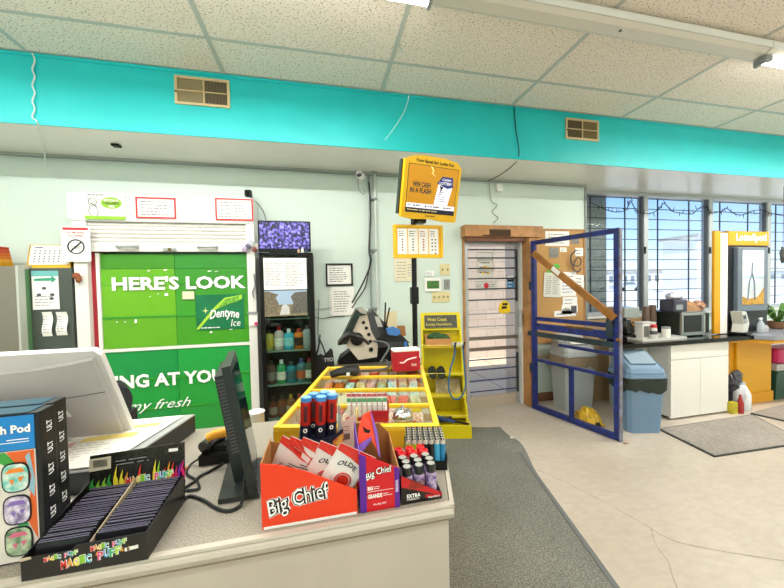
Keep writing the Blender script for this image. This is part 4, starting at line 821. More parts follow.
P(MB(Mg).box(GL, GL+.012, -.02, .02, .0, 2.035), 'edge_strip', mat('edge_rust', '#7d86a0', .5, noise=.4, nscale=12, col2='#6d5a58'), t)
def rail(pya, pyb, th, m, name='rail', pxa=540, pxb=612, a=.05, b=None):
    xa, za = g_at(pxa, pya); xb, zb = g_at(pxb, pyb); z_ = (za+zb)/2; P(MB(Mg).box(a, b or GL-.045, -tk*.8, tk*.8, z_-th/2, z_+th/2), name, m, t); return z_
rail(316.5, 328.5, .045, BL); rail(326, 336, .075, BL); rail(335, 344, .055, BLD, a=-.06)
zm = rail(361, 376, .03, BL); rail(345, 350, .03, BL, a=.35)
xm, _ = g_at(571.5, 390); P(MB(Mg).box(xm-.02, xm+.02, -tk*.8, tk*.8, .06, zm-.015), 'post', BL, t)
xa, za = g_at(537, 253); xb, zb = g_at(617, 318)
P(MB(Mg).bar((xa-.02, -tk-.02, za), (xb, -tk-.02, zb), .03, .07), 'wooden_brace', mat('brace_wood', '#a87030', .5, noise=.3, nscale=12), t)
q0 = Vector((xa, 0, za)); q1 = Vector((xb, 0, zb)); a = q0.lerp(q1, .27); b = q0.lerp(q1, .37)
P(MB(Mg).bar((a.x, -tk-.037, a.z), (b.x, -tk-.037, b.z), .003, .05), 'white_tape', PAPER, t)
xc, zc = g_at(612, 326)
P(MB(Mg).box(GL-.1, GL-.045, -tk-.03, -tk, zc-.1, zc+.06), 'latch_box', BLD, t); P(MB(Mg).box(GL-.02, GL+.02, -tk-.01, -tk, zc-.13, zc-.11), 'latch_pin', mat('brass', '#b5803a', .4, .7), t)
P(MB(Mg).box(GL*.45, GL*.75, -tk-.002, -tk*.8-.0005, g_at(590, 329)[1]-.012, g_at(590, 329)[1]+.012), 'rust_patch', mat('rust', '#6e5a3c', .8, noise=.5, nscale=50), t)
for z_ in (.5, 1.5): P(MB(Mg).box(-.04, 0, -.012, .012, z_-.05, z_+.05).box(-.04, -.025, -.012, .012, z_-.05, z_+.05), 'hinge', BLD, t)
# ================================================================== BINS BEHIND THE GATE
def bin_shape(label, cx, cy, w, d, h, body, lidm, bag=None, flap=None, rz=0, lidh=.24):
    M = Matrix.Translation(Vector((cx, cy, 0))) @ Matrix.Rotation(rz, 4, 'Z')
    t = T('waste_bin', label, 'bin', M=M)
    k = MB(M); a, b = w*.40, d*.40
    def ringz(a, b, z, c=.03): return [(-a+c, -b, z), (a-c, -b, z), (a, -b+c, z), (a, b-c, z), (a-c, b, z), (-a+c, b, z), (-a, b-c, z), (-a, -b+c, z)]
    def loft(k, rings):
        vs = []; [vs.extend(r_) for r_ in rings]; n = 8
        k.add(vs, [list(range(n))[::-1], list(range(n*(len(rings)-1), n*len(rings)))]+[(i*n+j, i*n+(j+1) % n, (i+1)*n+(j+1) % n, (i+1)*n+j) for i in range(len(rings)-1) for j in range(n)])
    hb = h-lidh
    loft(k, [ringz(a, b, 0), ringz(a*1.01, b*1.01, .02), ringz(w*.47, d*.47, hb)]); P(k, 'body', body, t)
    k = MB(M); loft(k, [ringz(w*.5, d*.5, hb), ringz(w*.505, d*.505, hb+.01), ringz(w*.5, d*.5, hb+.035)]); P(k, 'rim', lidm, t)
    # lid: wedge with sloping swing flap
    z0 = hb+.035; k = MB(M); A, B_ = w*.47, d*.47
    loft(k, [ringz(A, B_, z0), [(-A+.03, -B_, z0+.02), (A-.03, -B_, z0+.02), (A, -B_+.03, z0+.03), (A*.96, B_*.6, z0+lidh*.75), (A*.86, B_*.9, z0+lidh*.82), (-A*.86, B_*.9, z0+lidh*.82), (-A*.96, B_*.6, z0+lidh*.75), (-A, -B_+.03, z0+.03)],
             [(-A*.8, -B_*.9, z0+.06), (A*.8, -B_*.9, z0+.06), (A*.84, -B_*.8, z0+.08), (A*.75, B_*.5, h-.01), (A*.7, B_*.6, h), (-A*.7, B_*.6, h), (-A*.75, B_*.5, h-.01), (-A*.84, -B_*.8, z0+.08)]])
    P(k, 'lid', lidm, t)
    sl = math.atan2(h-z0-.08, B_*1.35)
    Mf = M @ Matrix.Translation((0, -B_*.15, (z0+.08+h)/2+.006)) @ Matrix.Rotation(sl, 4, 'X')
    P(MB(Mf).box(-A*.68, A*.68, -B_*.6, B_*.6, -.006, .006, .003), 'flap', flap or lidm, t)
    if bag:
        k = MB(M); n = 40; vs = []
        for j, z_ in enumerate((hb-.13, hb-.05, hb-.005)):
            for i in range(n):
                u = 2*PI*i/n; q = 1.0+random.uniform(0, .03)+(.015 if j == 1 else 0)
                cx2 = max(-1, min(1, 1.35*math.cos(u))); cy2 = max(-1, min(1, 1.35*math.sin(u)))
                vs.append((w*.49*cx2*q, d*.49*cy2*q, z_+(random.uniform(-.03, .02) if j == 0 else 0)))
        k.add(vs, [(j*n+i, j*n+(i+1) % n, (j+1)*n+(i+1) % n, (j+1)*n+i) for j in range(2) for i in range(n)]); P(k, 'bin_liner', bag, t)
    return t, M
BINB = mat('bin_blue', '#6d8ba8', .5); BINL = mat('bin_lid_blue', '#7492ae', .45); BING = mat('bin_grey', '#a9b0b2', .55); LINER = mat('liner_green', '#15241e', .2)
bin_shape('blue-grey waste bin with a dark liner in front of the coffee counter', 3.20, 2.73, .40, .34, .80, BINB, BINL, LINER, mat('bin_flap', '#8fa6b8', .4), rz=-.25)
t, M = bin_shape('grey waste bin with a recycling sign seen through the blue gate', 2.98, 3.36, .42, .36, .90, BING, mat('bin_lid_grey', '#b3b8b9', .5), mat('brown_liner', '#8a7a63', .5), rz=-.1)
k = MB(M @ Matrix.Translation((-.02, -.09, .83)) @ Matrix.Rotation(.62, 4, 'X')); k.box(-.08, .08, -.045, .045, .0, .004); P(k, 'sticker', PAPER, t)
k = MB(M @ Matrix.Translation((-.02, -.09, .8345)) @ Matrix.Rotation(.62, 4, 'X')); k.tube([(.025*math.cos(i*PI/6), .025*math.sin(i*PI/6), .002) for i in range(11)], .004); P(k, 'recycling_mark', INKB, t)
# cardboard standing behind and a yellow plastic bag
X(MB(Matrix.Translation((3.27, 3.5, 0)) @ Matrix.Rotation(-.12, 4, 'Z')).box(0, .36, 0, .05, 0, .80), 'cardboard_sheet', mat('card_tan', '#b39a72', .8, noise=.15, nscale=6), 'tall folded brown cardboard standing behind the bins under the counter', 'cardboard')
X(MB().box(3.5, 4.98, 3.78, 3.80, 0, 1.0), 'cardboard_strip', mat('card_tan2', '#bf9c6c', .8, noise=.1, nscale=6), 'long tan cardboard leaning under the window behind the coffee things', 'cardboard')
c = atz(610, 430, 0); k = MB()
t = T('plastic_bag', 'crumpled yellow plastic bag on the floor behind the blue gate', 'bag', (2.83, 2.95, 0))
bmv = []
for i in range(11):
    for j in range(9):
        u, v = i/10*2-1, j/8*2-1; q = max(0, 1-u*u*.9-v*v*.8)
        bmv.append((2.81+u*.12+random.uniform(-.01, .01), 2.95+v*.13+random.uniform(-.01, .01), .004+max(0, .16*q**.6+random.uniform(-.025, .025))))
k.add(bmv, [(i*9+j, (i+1)*9+j, (i+1)*9+j+1, i*9+j+1) for i in range(10) for j in range(8)]); P(k, 'film', mat('bag_yellow', '#d7b324', .4, noise=.4, nscale=12, col2='#a9811e'), t)
X(MB().sph((2.79, 2.48, .012), .022, (1.2, 1, .5), jit=.2), 'pebble', mat('pebble', '#b9a590', .8), 'small pale pebble on the floor at the foot of the blue gate', 'pebble')

# ================================================================== COFFEE COUNTER
GRAN = mat('black_granite', '#050607', .1, spec=.35)
t = T('worktop', 'glossy black coffee counter top under the windows', 'worktop', (3.9, 2.9, .83))
P(MB().prism([(3.04, 2.74, .832), (4.86, 2.72, .832), (4.92, 3.36, .832), (3.36, 3.36, .832), (3.25, 3.1, .832), (3.04, 3.0, .832)], (0, 0, .045)), 'slab', GRAN, t)
P(MB().box(3.5, 3.69, 3.0, 3.34, .0, .832), 'support', mat('support_white', '#d9d9d4', .6), t)
CABW = mat('cabinet_white', '#e6e4de', .45)
t = T('base_cabinet', 'white two-door base cabinet under the black coffee counter top', 'cabinet', (4.12, 2.78, 0))
P(MB().box(3.70, 4.54, 2.78, 3.3, .035, .83), 'body', CABW, t); P(MB().box(3.73, 4.52, 2.84, 3.28, 0, .035), 'plinth', mat('plinth_dark', '#3c3a36', .7), t)
P(MB().box(3.703, 4.537, 2.762, 2.7795, .665, .828, .002), 'drawer_front', CABW, t)
P(MB().box(3.703, 4.118, 2.762, 2.7795, .022, .658, .002), 'door', CABW, t); P(MB().box(4.122, 4.537, 2.762, 2.7795, .022, .658, .002), 'door', CABW, t)
zt = .8775
# coffee maker
c = 3.17
t = T('coffee_maker', 'black and steel drip coffee maker behind the blue gate post', 'coffee maker', (c, 3.1, zt))
x0, x1 = at(619, 320, 3.05).x, at(634, 320, 3.05).x
P(MB().box(x0, x1, 2.98, 3.22, zt, zt+.04, .006), 'base', BLACK, t); P(MB().box(x0, x1, 3.14, 3.22, zt+.04, zt+.3, .006), 'tower', BLACK, t)
P(MB().box(x0-.0, x1, 2.98, 3.22, zt+.24, zt+.36, .01), 'brew_head', STEEL, t); P(MB().lathe(((x0+x1)/2, 3.06, zt+.042), [(.05, 0), (.068, .02), (.068, .1), (.045, .15), (.045, .17)]), 'carafe', mat('carafe', '#14110f', .08), t, smooth=True)
P(MB().tube([((x0+x1)/2+.06, 3.03, zt+.18), ((x0+x1)/2+.11, 3.02, zt+.17), ((x0+x1)/2+.105, 3.02, zt+.09), ((x0+x1)/2+.065, 3.04, zt+.07)], .01), 'carafe_handle', BLACK, t)
# tray with things
t = T('serving_tray', 'white tray on the black worktop holding jars and cups', 'tray', (3.75, 2.95, zt)); ta = atz(634, 333, zt+.01); tb = atz(680, 334, zt)
TX0, TX1, TY0, TY1 = 3.37, 3.98, 2.80, 3.10
P(MB().box(TX0, TX1, TY0, TY1, zt, zt+.01).box(TX0, TX1, TY0, TY0+.012, zt+.01, zt+.025).box(TX0, TX1, TY1-.012, TY1, zt+.01, zt+.025).box(TX0, TX0+.012, TY0+.012, TY1-.012, zt+.01, zt+.025).box(TX1-.012, TX1, TY0+.012, TY1-.012, zt+.01, zt+.025), 'tray_body', mat('tray_white', '#d3d4cf', .4), t)
zt2 = zt+.0105
def on_tray(px, Y): return at(px, 325, Y).x
x_ = on_tray(637, 2.99)
t = T('creamer_box', 'white and grey lidded container on the tray', 'container', (3.5, 2.98, zt2))
xa, xb = on_tray(638.5, 2.95), on_tray(651.5, 2.95)
P(MB().box(xa, xb, 2.9, 3.0, zt2, zt2+.165, .006), 'container', mat('cont_white', '#e6e4df', .4), t); P(MB().box(xa+.012, xa+.075, 2.894, 2.8995, zt2+.02, zt2+.14), 'dark_panel', mat('cont_dark', '#6a6a68', .4), t); P(MB().box(xa-.003, xb+.003, 2.896, 3.004, zt2+.165, zt2+.18, .004), 'lid', mat('cont_lid', '#c9c9c6', .4), t)
xc_ = on_tray(654.5, 2.86); t = T('sugar_dispenser', 'clear white sugar dispenser with a red lid on the tray', 'dispenser', (xc_, 2.86, zt2))
P(MB().lathe((xc_, 2.87, zt2), [(.03, 0), (.033, .01), (.033, .10), (.028, .125)]), 'jar', mat('sugar_white', '#dedad2', .3), t, smooth=True); P(MB().lathe((xc_, 2.87, zt2+.125), [(.03, 0), (.031, .02), (.02, .035)]), 'lid', RED, t, smooth=True)
P(MB().lathe((xc_, 2.87, zt2), [(.0335, .05), (.0335, .09)]), 'jar_label', INK, t)
xc_ = on_tray(666, 2.9); t = T('glass_jar', 'short glass jar of white packets at the right of the tray', 'jar', (xc_, 2.9, zt2)); P(MB().lathe((xc_, 2.9, zt2), [(.04, 0), (.042, .01), (.042, .085), (.038, .1)]), 'jar', mat('jar_white', '#e7e6e0', .2), t, smooth=True); P(MB().lathe((xc_, 2.9, zt2+.1), [(.041, 0), (.041, .02)]), 'lid', GREYP, t)
xc_ = on_tray(634, 2.98); t = T('packet_bin', 'small heap of beige sugar packets beside the coffee maker', 'packets', (xc_, 2.98, zt2))
for i in range(6): P(MB(Matrix.Translation((on_tray(633.5, 3.05)-.01+.012*i, 3.03+.01*(i % 2), zt2)) @ Matrix.Rotation(random.uniform(-.3, .3), 4, 'Y')).box(-.018, .018, 0, .01, .0, .11+.01*(i % 3)), 'packet', mat('packet_beige', '#c9a98a', .7, noise=.3, nscale=40), t)
for i, (px, hh, lab) in enumerate(((646, .115, 'shorter brown paper cup stack upside down behind the tray container'), (652.5, .135, 'taller brown paper cup stack upside down behind the tray container'))):
    xc_ = on_tray(px, 3.2); t = T('paper_cup_stack', lab, 'cups', (xc_, 3.2, zt)); zc_ = 0
    k = MB(); z_ = at(px, 307, 3.2).z+(.0 if i == 0 else .02)
    k.lathe((xc_, 3.2, zt), [(.05, 0), (.05, .02), (.045, .03), (.047, .06), (.043, .07), (.045, .1), (.041, .11), (.043, .14), (.036, z_-zt)]); P(k, 'cups', mat('cup_brown', '#6b5648', .6), t, smooth=True); P(MB().lathe((xc_, 3.2, z_), [(.036, 0), (.034, .004), (.03, .0)]), 'cup_base', mat('cup_base', '#4f4037', .6), t)
# microwave
mx0, mx1 = at(682, 323, 2.90).x, at(709, 323, 2.90).x; mz0 = zt+.012; mz1 = at(695, 312.5, 2.90).z
mb0 = mx0-.0
t = T('microwave_oven', 'steel and black microwave oven on the black coffee counter', 'microwave', ((mx0+mx1)/2, 2.9, zt))
mx0 = mx0; MW = mx1-mx0
MM = Matrix.Translation((mx0, 2.90, 0)) @ Matrix.Rotation(0.0, 4, 'Z')
P(MB().box(mx0, mx1, 2.925, 3.28, mz0, mz1, .004), 'body', mat('microwave_side', '#14201c', .35), t)
P(MB().box(mx0, mx1, 2.90, 2.925, mz0, mz1, .003), 'front_panel', STEEL, t)
P(MB().box(mx0+.03, mx0+MW*.70, 2.895, 2.90, mz0+.04, mz1-.03), 'door_window', mat('dark_glass', '#0b0e10', .3), t)
P(MB().box(mx0+MW*.82, mx1-.006, 2.895, 2.90, mz0+.02, mz1-.015), 'control_panel', BLACK, t)
P(MB().cyl((mx0+MW*.77, 2.885, mz0+.03), (mx0+MW*.77, 2.885, mz1-.025), .008), 'door_handle', CHROME, t)
for a in (.04, MW-.04):
    for b_ in (2.95, 3.24): P(MB().cyl((mx0+a, b_, zt), (mx0+a, b_, mz0), .012), 'foot', BLACK, t)
# on the microwave
c = at(676, 302, 3.02)
zmt = mz1+.0005
t = T('rice_cooker', 'dark toaster-like appliance draped with a silver bag on the microwave', 'appliance', (mx0+.12, 3.05, zmt))
P(MB().box(mx0+.0, mx0+.20, 2.98, 3.16, zmt, zmt+.15, .015), 'body', mat('slate', '#3b3d4c', .35), t)
P(MB().box(mx0+.02, mx0+.12, 2.976, 2.9795, zmt+.03, zmt+.09), 'panel', STEEL, t)
P(MB().sph((mx0+.09, 3.06, zmt+.185), .09, (1.1, .8, .55), n=14, m=9, jit=.08), 'silver_bag', mat('silver_bag', '#b8bcc8', .3, .3), t)
X(MB(Matrix.Translation((mx0+.28, 3.03, zmt)) @ Matrix.Rotation(-.25, 4, 'Z')).prism([(-.08, -.06, 0), (.09, -.06, 0), (.10, -.05, .08), (-.06, -.04, .14), (-.09, -.05, .12)], (0, .12, 0)), 'paper_bag', mat('kraft', '#b98d64', .8, noise=.3, nscale=20), 'brown paper bag lying on the microwave between appliance and buns', 'bag')
X(MB().sph((mx0+.385, 3.0, zmt+.065), .07, (1, 1, .9), n=14, m=9, jit=.12).sph((mx0+.33, 3.04, zmt+.05), .055, (1, 1, .9), jit=.12), 'wrapped_pastry', mat('pastry', '#c59476', .6, noise=.5, nscale=40), 'lumpy pinkish pastry in clear wrap at the right on the microwave', 'pastry')
cord('microwave_lead', 'grey lead lying along the microwave top front edge', [(mx0+.03, 2.93, zmt+.006), (mx0+.2, 2.945, zmt+.006), (mx0+.4, 2.935, zmt+.006)], .005, GREYP)
# string light wire on the windows
pts = [(591, 203), (600, 207), (610, 211), (618, 212), (626, 210), (629, 203), (631, 201), (636, 210), (643, 213), (652, 213), (660, 208), (664, 203), (672, 211), (681, 213), (692, 214), (698, 209), (706, 206), (710, 213), (722, 211), (726, 208), (733, 213), (742, 215), (752, 211), (762, 210), (770, 213), (784, 216)]
t = T('string_lights', 'dark wavy string of unlit lights hung across the tops of the windows', 'string lights', at(590, 203, YG-.09))
P(MB().tube(smooth_curve([at(a, b, YG-.09) for a, b in pts], 3), .006, 5), 'wire', INKB, t)
for i, (a, b) in enumerate(pts[1:-1]):
    for s_ in (-1, 1): c = at(a+s_*1.5, b, YG-.09); P(MB().cyl(c, c+Vector((random.uniform(-.05, .05), 0, random.choice((-1, 1))*random.uniform(.03, .07))), .006, 5, .002), 'bulb', INKB, t)
# ================================================================== LOTTERY BOOTH
by0 = 2.90; x0 = at(728.5, 280, by0).x; x1 = at(768.5, 280, by0).x
t = T('lottery_booth', 'yellow and grey lottery booth with a screen and white side panel', 'booth', ((x0+x1)/2, 3.0, 0))
ztop = at(750, 231.5, by0).z; zh = at(750, 245.5, by0).z
DG = mat('booth_grey', '#5d646c', .4); DGL = mat('booth_rim', '#66727f', .35)
P(MB().box(x0, x1, by0, by0+.12, zh, ztop, .004), 'header', GOLD, t)
P(MB().box(x0, x1, by0+.01, by0+.10, .885, zh), 'back_board', mat('booth_dark', '#24272b', .4), t)
sx0, sx1 = at(737, 280, by0-.03).x, at(767, 280, by0-.03).x; sz0, sz1 = at(750, 311, by0-.03).z, at(750, 247.5, by0-.03).z
P(MB().box(sx0, sx1, by0-.04, by0+.01, sz0, sz1, .008), 'screen_frame', DGL, t)
gx, hx = at(742, 280, by0-.04).x, at(763.5, 280, by0-.04).x; gz, hz = at(750, 304.5, by0-.04).z, at(750, 250, by0-.04).z
s_ = P(MB().box(gx, hx, by0-.044, by0-.04, gz, hz), 'screen', mat('booth_screen', '#cfd8de', .05, 0, coat=1, noise=.25, nscale=3), t)
P(MB().prism([(gx+.0, by0-.046, gz), (hx, by0-.046, gz), (hx, by0-.046, gz+.2), (hx-.1, by0-.046, gz+.09), (gx+.1, by0-.046, gz+.07), (gx, by0-.046, gz+.1)], (0, .002, 0)), 'screen_picture', mat('pic_gold', '#c99a34', .4, noise=.4, nscale=30), s_)
P(MB().tube([(gx+.08, by0-.047, gz+.05), (gx+.11, by0-.047, gz+.28), (gx+.15, by0-.047, gz+.38), (gx+.19, by0-.047, gz+.26), (gx+.2, by0-.047, gz+.06)], .007).tube([(gx+.15, by0-.047, gz+.38), (gx+.16, by0-.047, gz+.5)], .005), 'screen_drawing', mat('draw_bluegrey', '#7c8ba0', .5), s_)
P(MB().box(gx, hx, by0-.046, by0-.044, gz+(hz-gz)*.49, gz+(hz-gz)*.51), 'screen_line', mat('line_blue', '#8fb4c8', .5), s_)
a = at(736, 242, by0); b = at(766.5, 242, by0)
txt(t, 'LottoSpot!', (a.x, by0-.001, at(750, 243, by0).z), b.x-a.x, .115, WHT, bold=.03)
# deep yellow end wall and white side
wx0 = at(714.5, 280, 2.9).x; wx1 = at(720.5, 280, 2.9).x; wx2 = at(727.5, 280, 2.9).x
P(MB().box(wx0, wx1, 2.90, 2.93, .885, at(720, 234, 3.1).z, .004), 'end_post', GOLD, t)
P(MB().box(wx1+.002, wx2, 2.90, 2.915, .885, at(728, 235, 3.03).z), 'white_side_panel', mat('booth_white', '#fffdf8', .5), t)
# payment terminal, bottle, cards on the booth table
ztb = .885
tt = T('booth_table', 'yellow fronted booth table with a grey top beside the coffee counter', 'table', (5.2, 2.85, 0))
P(MB().prism([(4.865, 2.72, .835), (4.97, 2.60, .835), (6.3, 2.55, .835), (6.3, 3.2, .835), (4.93, 3.2, .835)], (0, 0, .045)), 'table_top', mat('table_grey', '#8b8f98', .25), tt)
P(MB().prism([(4.62, 2.80, .79), (4.88, 2.74, .79), (4.98, 2.62, .79), (6.3, 2.58, .79), (6.3, 3.18, .79), (4.62, 3.18, .79)], (0, 0, .038)), 'table_edge', GOLD, tt)
bx_ = at(771.5, 385, 2.90).x
P(MB().box(4.90, bx_, 2.90, 3.05, .0, .79, .01), 'front_panel', mat('speckled_yellow', '#e6a90f', .4, noise=.12, nscale=60), tt)
P(MB().box(4.72, 4.9, 2.93, 3.10, .12, .79), 'side_panel', GOLD, tt)
P(MB().box(4.89, bx_+.01, 2.885, 2.899, .0, .13, .004), 'kick_board', GOLD, tt)
Mt = Matrix.Translation((at(744, 325, 2.74).x+.15, 2.74, ztb)) @ Matrix.Rotation(.25, 4, 'Z') @ Matrix.Scale(1.2, 4)
t = T('ticket_checker', 'pale grey ticket checker terminal leaning on the booth table', 'terminal', M=Mt)
P(MB(Mt).prism([(-.09, .05, 0), (.03, .05, 0), (.08, .05, .10), (.0, .05, .22), (-.11, .05, .225), (-.06, .05, .1)], (0, .08, 0)), 'body', mat('term_pale', '#c9ccc4', .4), t)
P(MB(Mt).prism([(-.085, .047, .19), (-.01, .047, .19), (.03, .047, .11), (-.045, .047, .10)], (0, .003, 0)), 'keypad', GREYP, t); P(MB(Mt).box(-.1, .06, .02, .15, .0, .02), 'stand', BLACK, t)
P(MB(Mt).prism([(-.08, .045, .185), (-.03, .045, .185), (-.015, .045, .15), (-.065, .045, .15)], (0, .003, 0)), 'display', mat('lcd', '#4d5b66', .2), t)
xb_ = at(763, 325, 2.78).x
t = T('spray_bottle', 'clear sanitizer bottle at the front of the booth table', 'bottle', (xb_, 2.78, ztb))
P(MB().lathe((xb_, 2.8, ztb), [(.03, 0), (.035, .01), (.035, .10), (.015, .14), (.012, .16)]), 'bottle', mat('clear_plastic', '#cfdadf', .1, alpha=.6), t, smooth=True); P(MB().box(xb_-.03, xb_+.015, 2.79, 2.81, ztb+.16, ztb+.18, .004), 'pump', WHITE, t)
X(MB(Matrix.Translation((at(753, 328, 2.95).x, 2.85, ztb)) @ Matrix.Rotation(.3, 4, 'Z')).box(-.08, .06, -.03, .03, 0, .06, .004).box(-.05, .07, -.02, .03, .061, .075), 'slip_stack', mat('slip_mix', '#c7bfc4', .6, noise=.4, nscale=60), 'small stack of lottery slips beside the ticket checker', 'slips')
# potted plant at the right edge
px_, py_ = 5.72, 2.98
t = T('potted_plant', 'long-leaved green plant in a brown pot on the booth table at the right edge', 'plant', (px_, py_, ztb))
P(MB().lathe((px_, py_, ztb), [(.06, 0), (.09, .03), (.1, .08), (.105, .09), (.095, .09), (.09, .07)]), 'pot', mat('pot_brown', '#8a6242', .7), t, smooth=True)
k = MB()
for i in range(22):
    a = random.uniform(0, 2*PI); L_ = random.uniform(.18, .34); hh = random.uniform(.04, .25); ps = []
    for j in range(6):
        s_ = j/5; ps.append(Vector((px_+math.cos(a)*L_*s_, py_+math.sin(a)*L_*s_*.7, ztb+.07+hh*math.sin(s_*2.4)+.02*s_)))
    wd = .02; sd = Vector((-math.sin(a), math.cos(a), .3)).normalized()
    for j in range(5):
        w0 = wd*math.sin(PI*(j+.4)/5.8); w1 = wd*math.sin(PI*(j+1.4)/6.4) if j < 4 else .001
        k.quad(ps[j]-sd*w0, ps[j+1]-sd*w1, ps[j+1]+sd*w1, ps[j]+sd*w0)
P(k, 'foliage', mat('leaf_green2', '#5f8f3c', .45, noise=.5, nscale=10), t)
X(MB().sph((at(783, 262, 3.3).x, 3.3, at(783, 255, 3.3).z), .05, (1, .6, 2), jit=.3), 'hanging_ornament', mat('orn_dark', '#4b4d4a', .6), 'dark ornament hanging in the window at the right picture edge', 'ornament')
cord('hanging_string', 'thin string holding the dark ornament in the right window', [at(783, 247, 3.3), (at(783, 262, 3.3).x, 3.3, ZS)], .003, INK)
# cleaning things between cabinet and booth table
t = T('milk_jug', 'white plastic jug on the floor between white cabinet and yellow table', 'jug', (4.86, 2.78, 0)); xj = at(744, 405, 2.76).x
P(MB().lathe((xj, 2.78, 0), [(.07, 0), (.078, .02), (.078, .2), (.04, .28), (.025, .3)], 10), 'jug', mat('jug_white', '#dfe3e6', .35), t, smooth=True); P(MB().lathe((xj, 2.78, .3), [(.028, 0), (.028, .025)]), 'cap', mat('cap_blue', '#b9cbe0', .4), t); P(MB().tube([(xj-.03, 2.73, .27), (xj-.07, 2.70, .22), (xj-.075, 2.705, .14)], .01), 'handle', mat('jug_white'), t)
xj = at(738, 405, 2.74).x; X(MB().lathe((xj, 2.72, 0), [(.03, 0), (.032, .01), (.03, .12), (.012, .18), (.012, .21)], 10), 'cleaner_bottle', mat('cleaner_red', '#a12b2f', .35), 'slim red cleaner bottle beside the white jug', 'bottle', smooth=True)
xj = at(733, 405, 2.74).x; X(MB().box(xj-.05, xj+.03, 2.71, 2.77, 0, .13, .006), 'sponge_pack', mat('pack_yellowgreen', '#c9b92c', .5, noise=.3, nscale=20), 'yellow pack on the floor beside the cabinet right side', 'pack')
xj = at(733, 385, 2.86).x
X(MB().sph((xj-.01, 2.84, .30), .10, (.7, .7, 1.3), n=16, m=10, jit=.14).sph((xj+.01, 2.83, .40), .06, (1, .8, 1), jit=.15).box(xj-.05, xj+.04, 2.80, 2.88, 0, .3), 'garbage_bag', mat('bag_dark', '#4a4d55', .3, noise=.5, nscale=14), 'heap of dark plastic bags behind the jug beside the cabinet', 'bag')
# right edge things
t = T('storage_tote', 'dark green storage tote under pale boards at the right edge', 'tote', (6.1, 2.95, 0)); P(MB().prism([(bx_+.07, 2.9, 0), (6.4, 2.9, 0), (6.43, 2.88, .34), (bx_+.05, 2.88, .34)], (0, .3, 0)), 'tub', mat('tote_green', '#17483a', .4), t); P(MB().box(bx_+.03, 6.45, 2.86, 3.22, .34, .37, .005), 'lid', mat('tote_green'), t)
X(MB().box(bx_+.05, 6.4, 2.88, 3.2, .371, .45), 'paper_stack', mat('stack_pale', '#c9c4c4', .7, noise=.3, nscale=(40)), 'stack of pale boards on the dark green tote', 'boards')
X(MB().box(bx_+.08, 6.3, 2.88, 3.15, .451, .64, .04), 'pink_bag', mat('pink_bag', '#d62a72', .4, noise=.2, nscale=8), 'bright pink bag on the stacked boards at the right edge', 'bag')
# ================================================================== FLOOR MATS
def mat_tex(name, c1, c2, sc):
    m = mat(name, c1, .9); N = m.node_tree.nodes; L = m.node_tree.links; b = N['Principled BSDF']
    t = N.new('ShaderNodeTexCoord'); v = N.new('ShaderNodeTexVoronoi'); v.inputs['Scale'].default_value = sc; r = N.new('ShaderNodeValToRGB'); r.color_ramp.elements[0].color = lin(c1); r.color_ramp.elements[1].color = lin(c2); r.color_ramp.elements[1].position = .7
    n2 = N.new('ShaderNodeTexNoise'); n2.inputs['Scale'].default_value = 2.5; mx = N.new('ShaderNodeMixRGB'); mx.blend_type = 'OVERLAY'; mx.inputs[0].default_value = .3
    L.new(t.outputs['Object'], v.inputs['Vector']); L.new(t.outputs['Object'], n2.inputs['Vector']); L.new(v.outputs['Distance'], r.inputs[0]); L.new(r.outputs[0], mx.inputs[1]); L.new(n2.outputs[0], mx.inputs[2]); L.new(mx.outputs[0], b.inputs['Base Color'])
    bp = N.new('ShaderNodeBump'); bp.inputs['Strength'].default_value = .5; bp.inputs['Distance'].default_value = .004; L.new(v.outputs['Distance'], bp.inputs['Height']); L.new(bp.outputs[0], b.inputs['Normal']); return m
MO = Matrix.Translation((1.42, 1.308, 0)) @ Matrix.Rotation(AR, 4, 'Z')
k = MB(MO); nx, ny = 20, 60; vs = []
for j in range(ny+1):
    for i in range(nx+1):
        x_ = -.93+.93*i/nx; y_ = -1.9+3.72*j/ny; z_ = .012+.03*math.exp(-((x_+.08)/.14)**2-((y_-1.45)/.10)**2)+.012*math.exp(-((y_-1.8)/.05)**2)*(.5+.5*math.sin(x_*9))
        x2 = x_+(.05*math.exp(-((y_-1.35)/.25)**2)-.1*max(0, y_-1.5) if i == nx else 0); vs.append((x2, y_, z_))
n0 = len(vs); vs += [(a, b, 0.0005) for a, b, c in vs]; fs = []
for j in range(ny):
    for i in range(nx): q = j*(nx+1)+i; fs.append((q, q+1, q+nx+2, q+nx+1))
for j in range(ny): q = j*(nx+1)+nx; fs.append((q, q+n0, q+nx+1+n0, q+nx+1)); q = j*(nx+1); fs.append((q, q+nx+1, q+nx+1+n0, q+n0))
for i in range(nx): q = ny*(nx+1)+i; fs.append((q, q+1, q+1+n0, q+n0))
k.add(vs, fs)
t = T('floor_mat', 'long dark grey runner mat beside the checkout counter', 'mat', M=MO)
P(k, 'carpet', mat_tex('runner_carpet', '#3f4244', '#84867d', 120), t)
P(MB(MO).box(-.028, -.0, -1.9, 1.3, .0135, .0165), 'border', mat('mat_border', '#666b6c', .8), t)
def rubber(pts, label):
    t = T('floor_mat', label, 'mat', (sum((p[0] for p in pts))/4, sum((p[1] for p in pts))/4, 0))
    P(MB().prism([(a, b, .0005) for a, b in pts], (0, 0, .012)), 'rubber', mat('rubber_edge', '#3b3a38', .7), t)
    c = (sum(p[0] for p in pts)/4, sum(p[1] for p in pts)/4)
    P(MB().prism([(c[0]+(a-c[0])*.97, c[1]+(b-c[1])*.96, .0126) for a, b in pts], (0, 0, .002)), 'mat_surface', mat_tex('ribbed_mat', '#7d776f', '#9c958c', 60), t)
rubber([(3.36, 2.63), (3.28, 2.09), (4.35, 2.06), (4.7, 2.64)], 'taupe ribbed mat on the floor in front of the white cabinet')
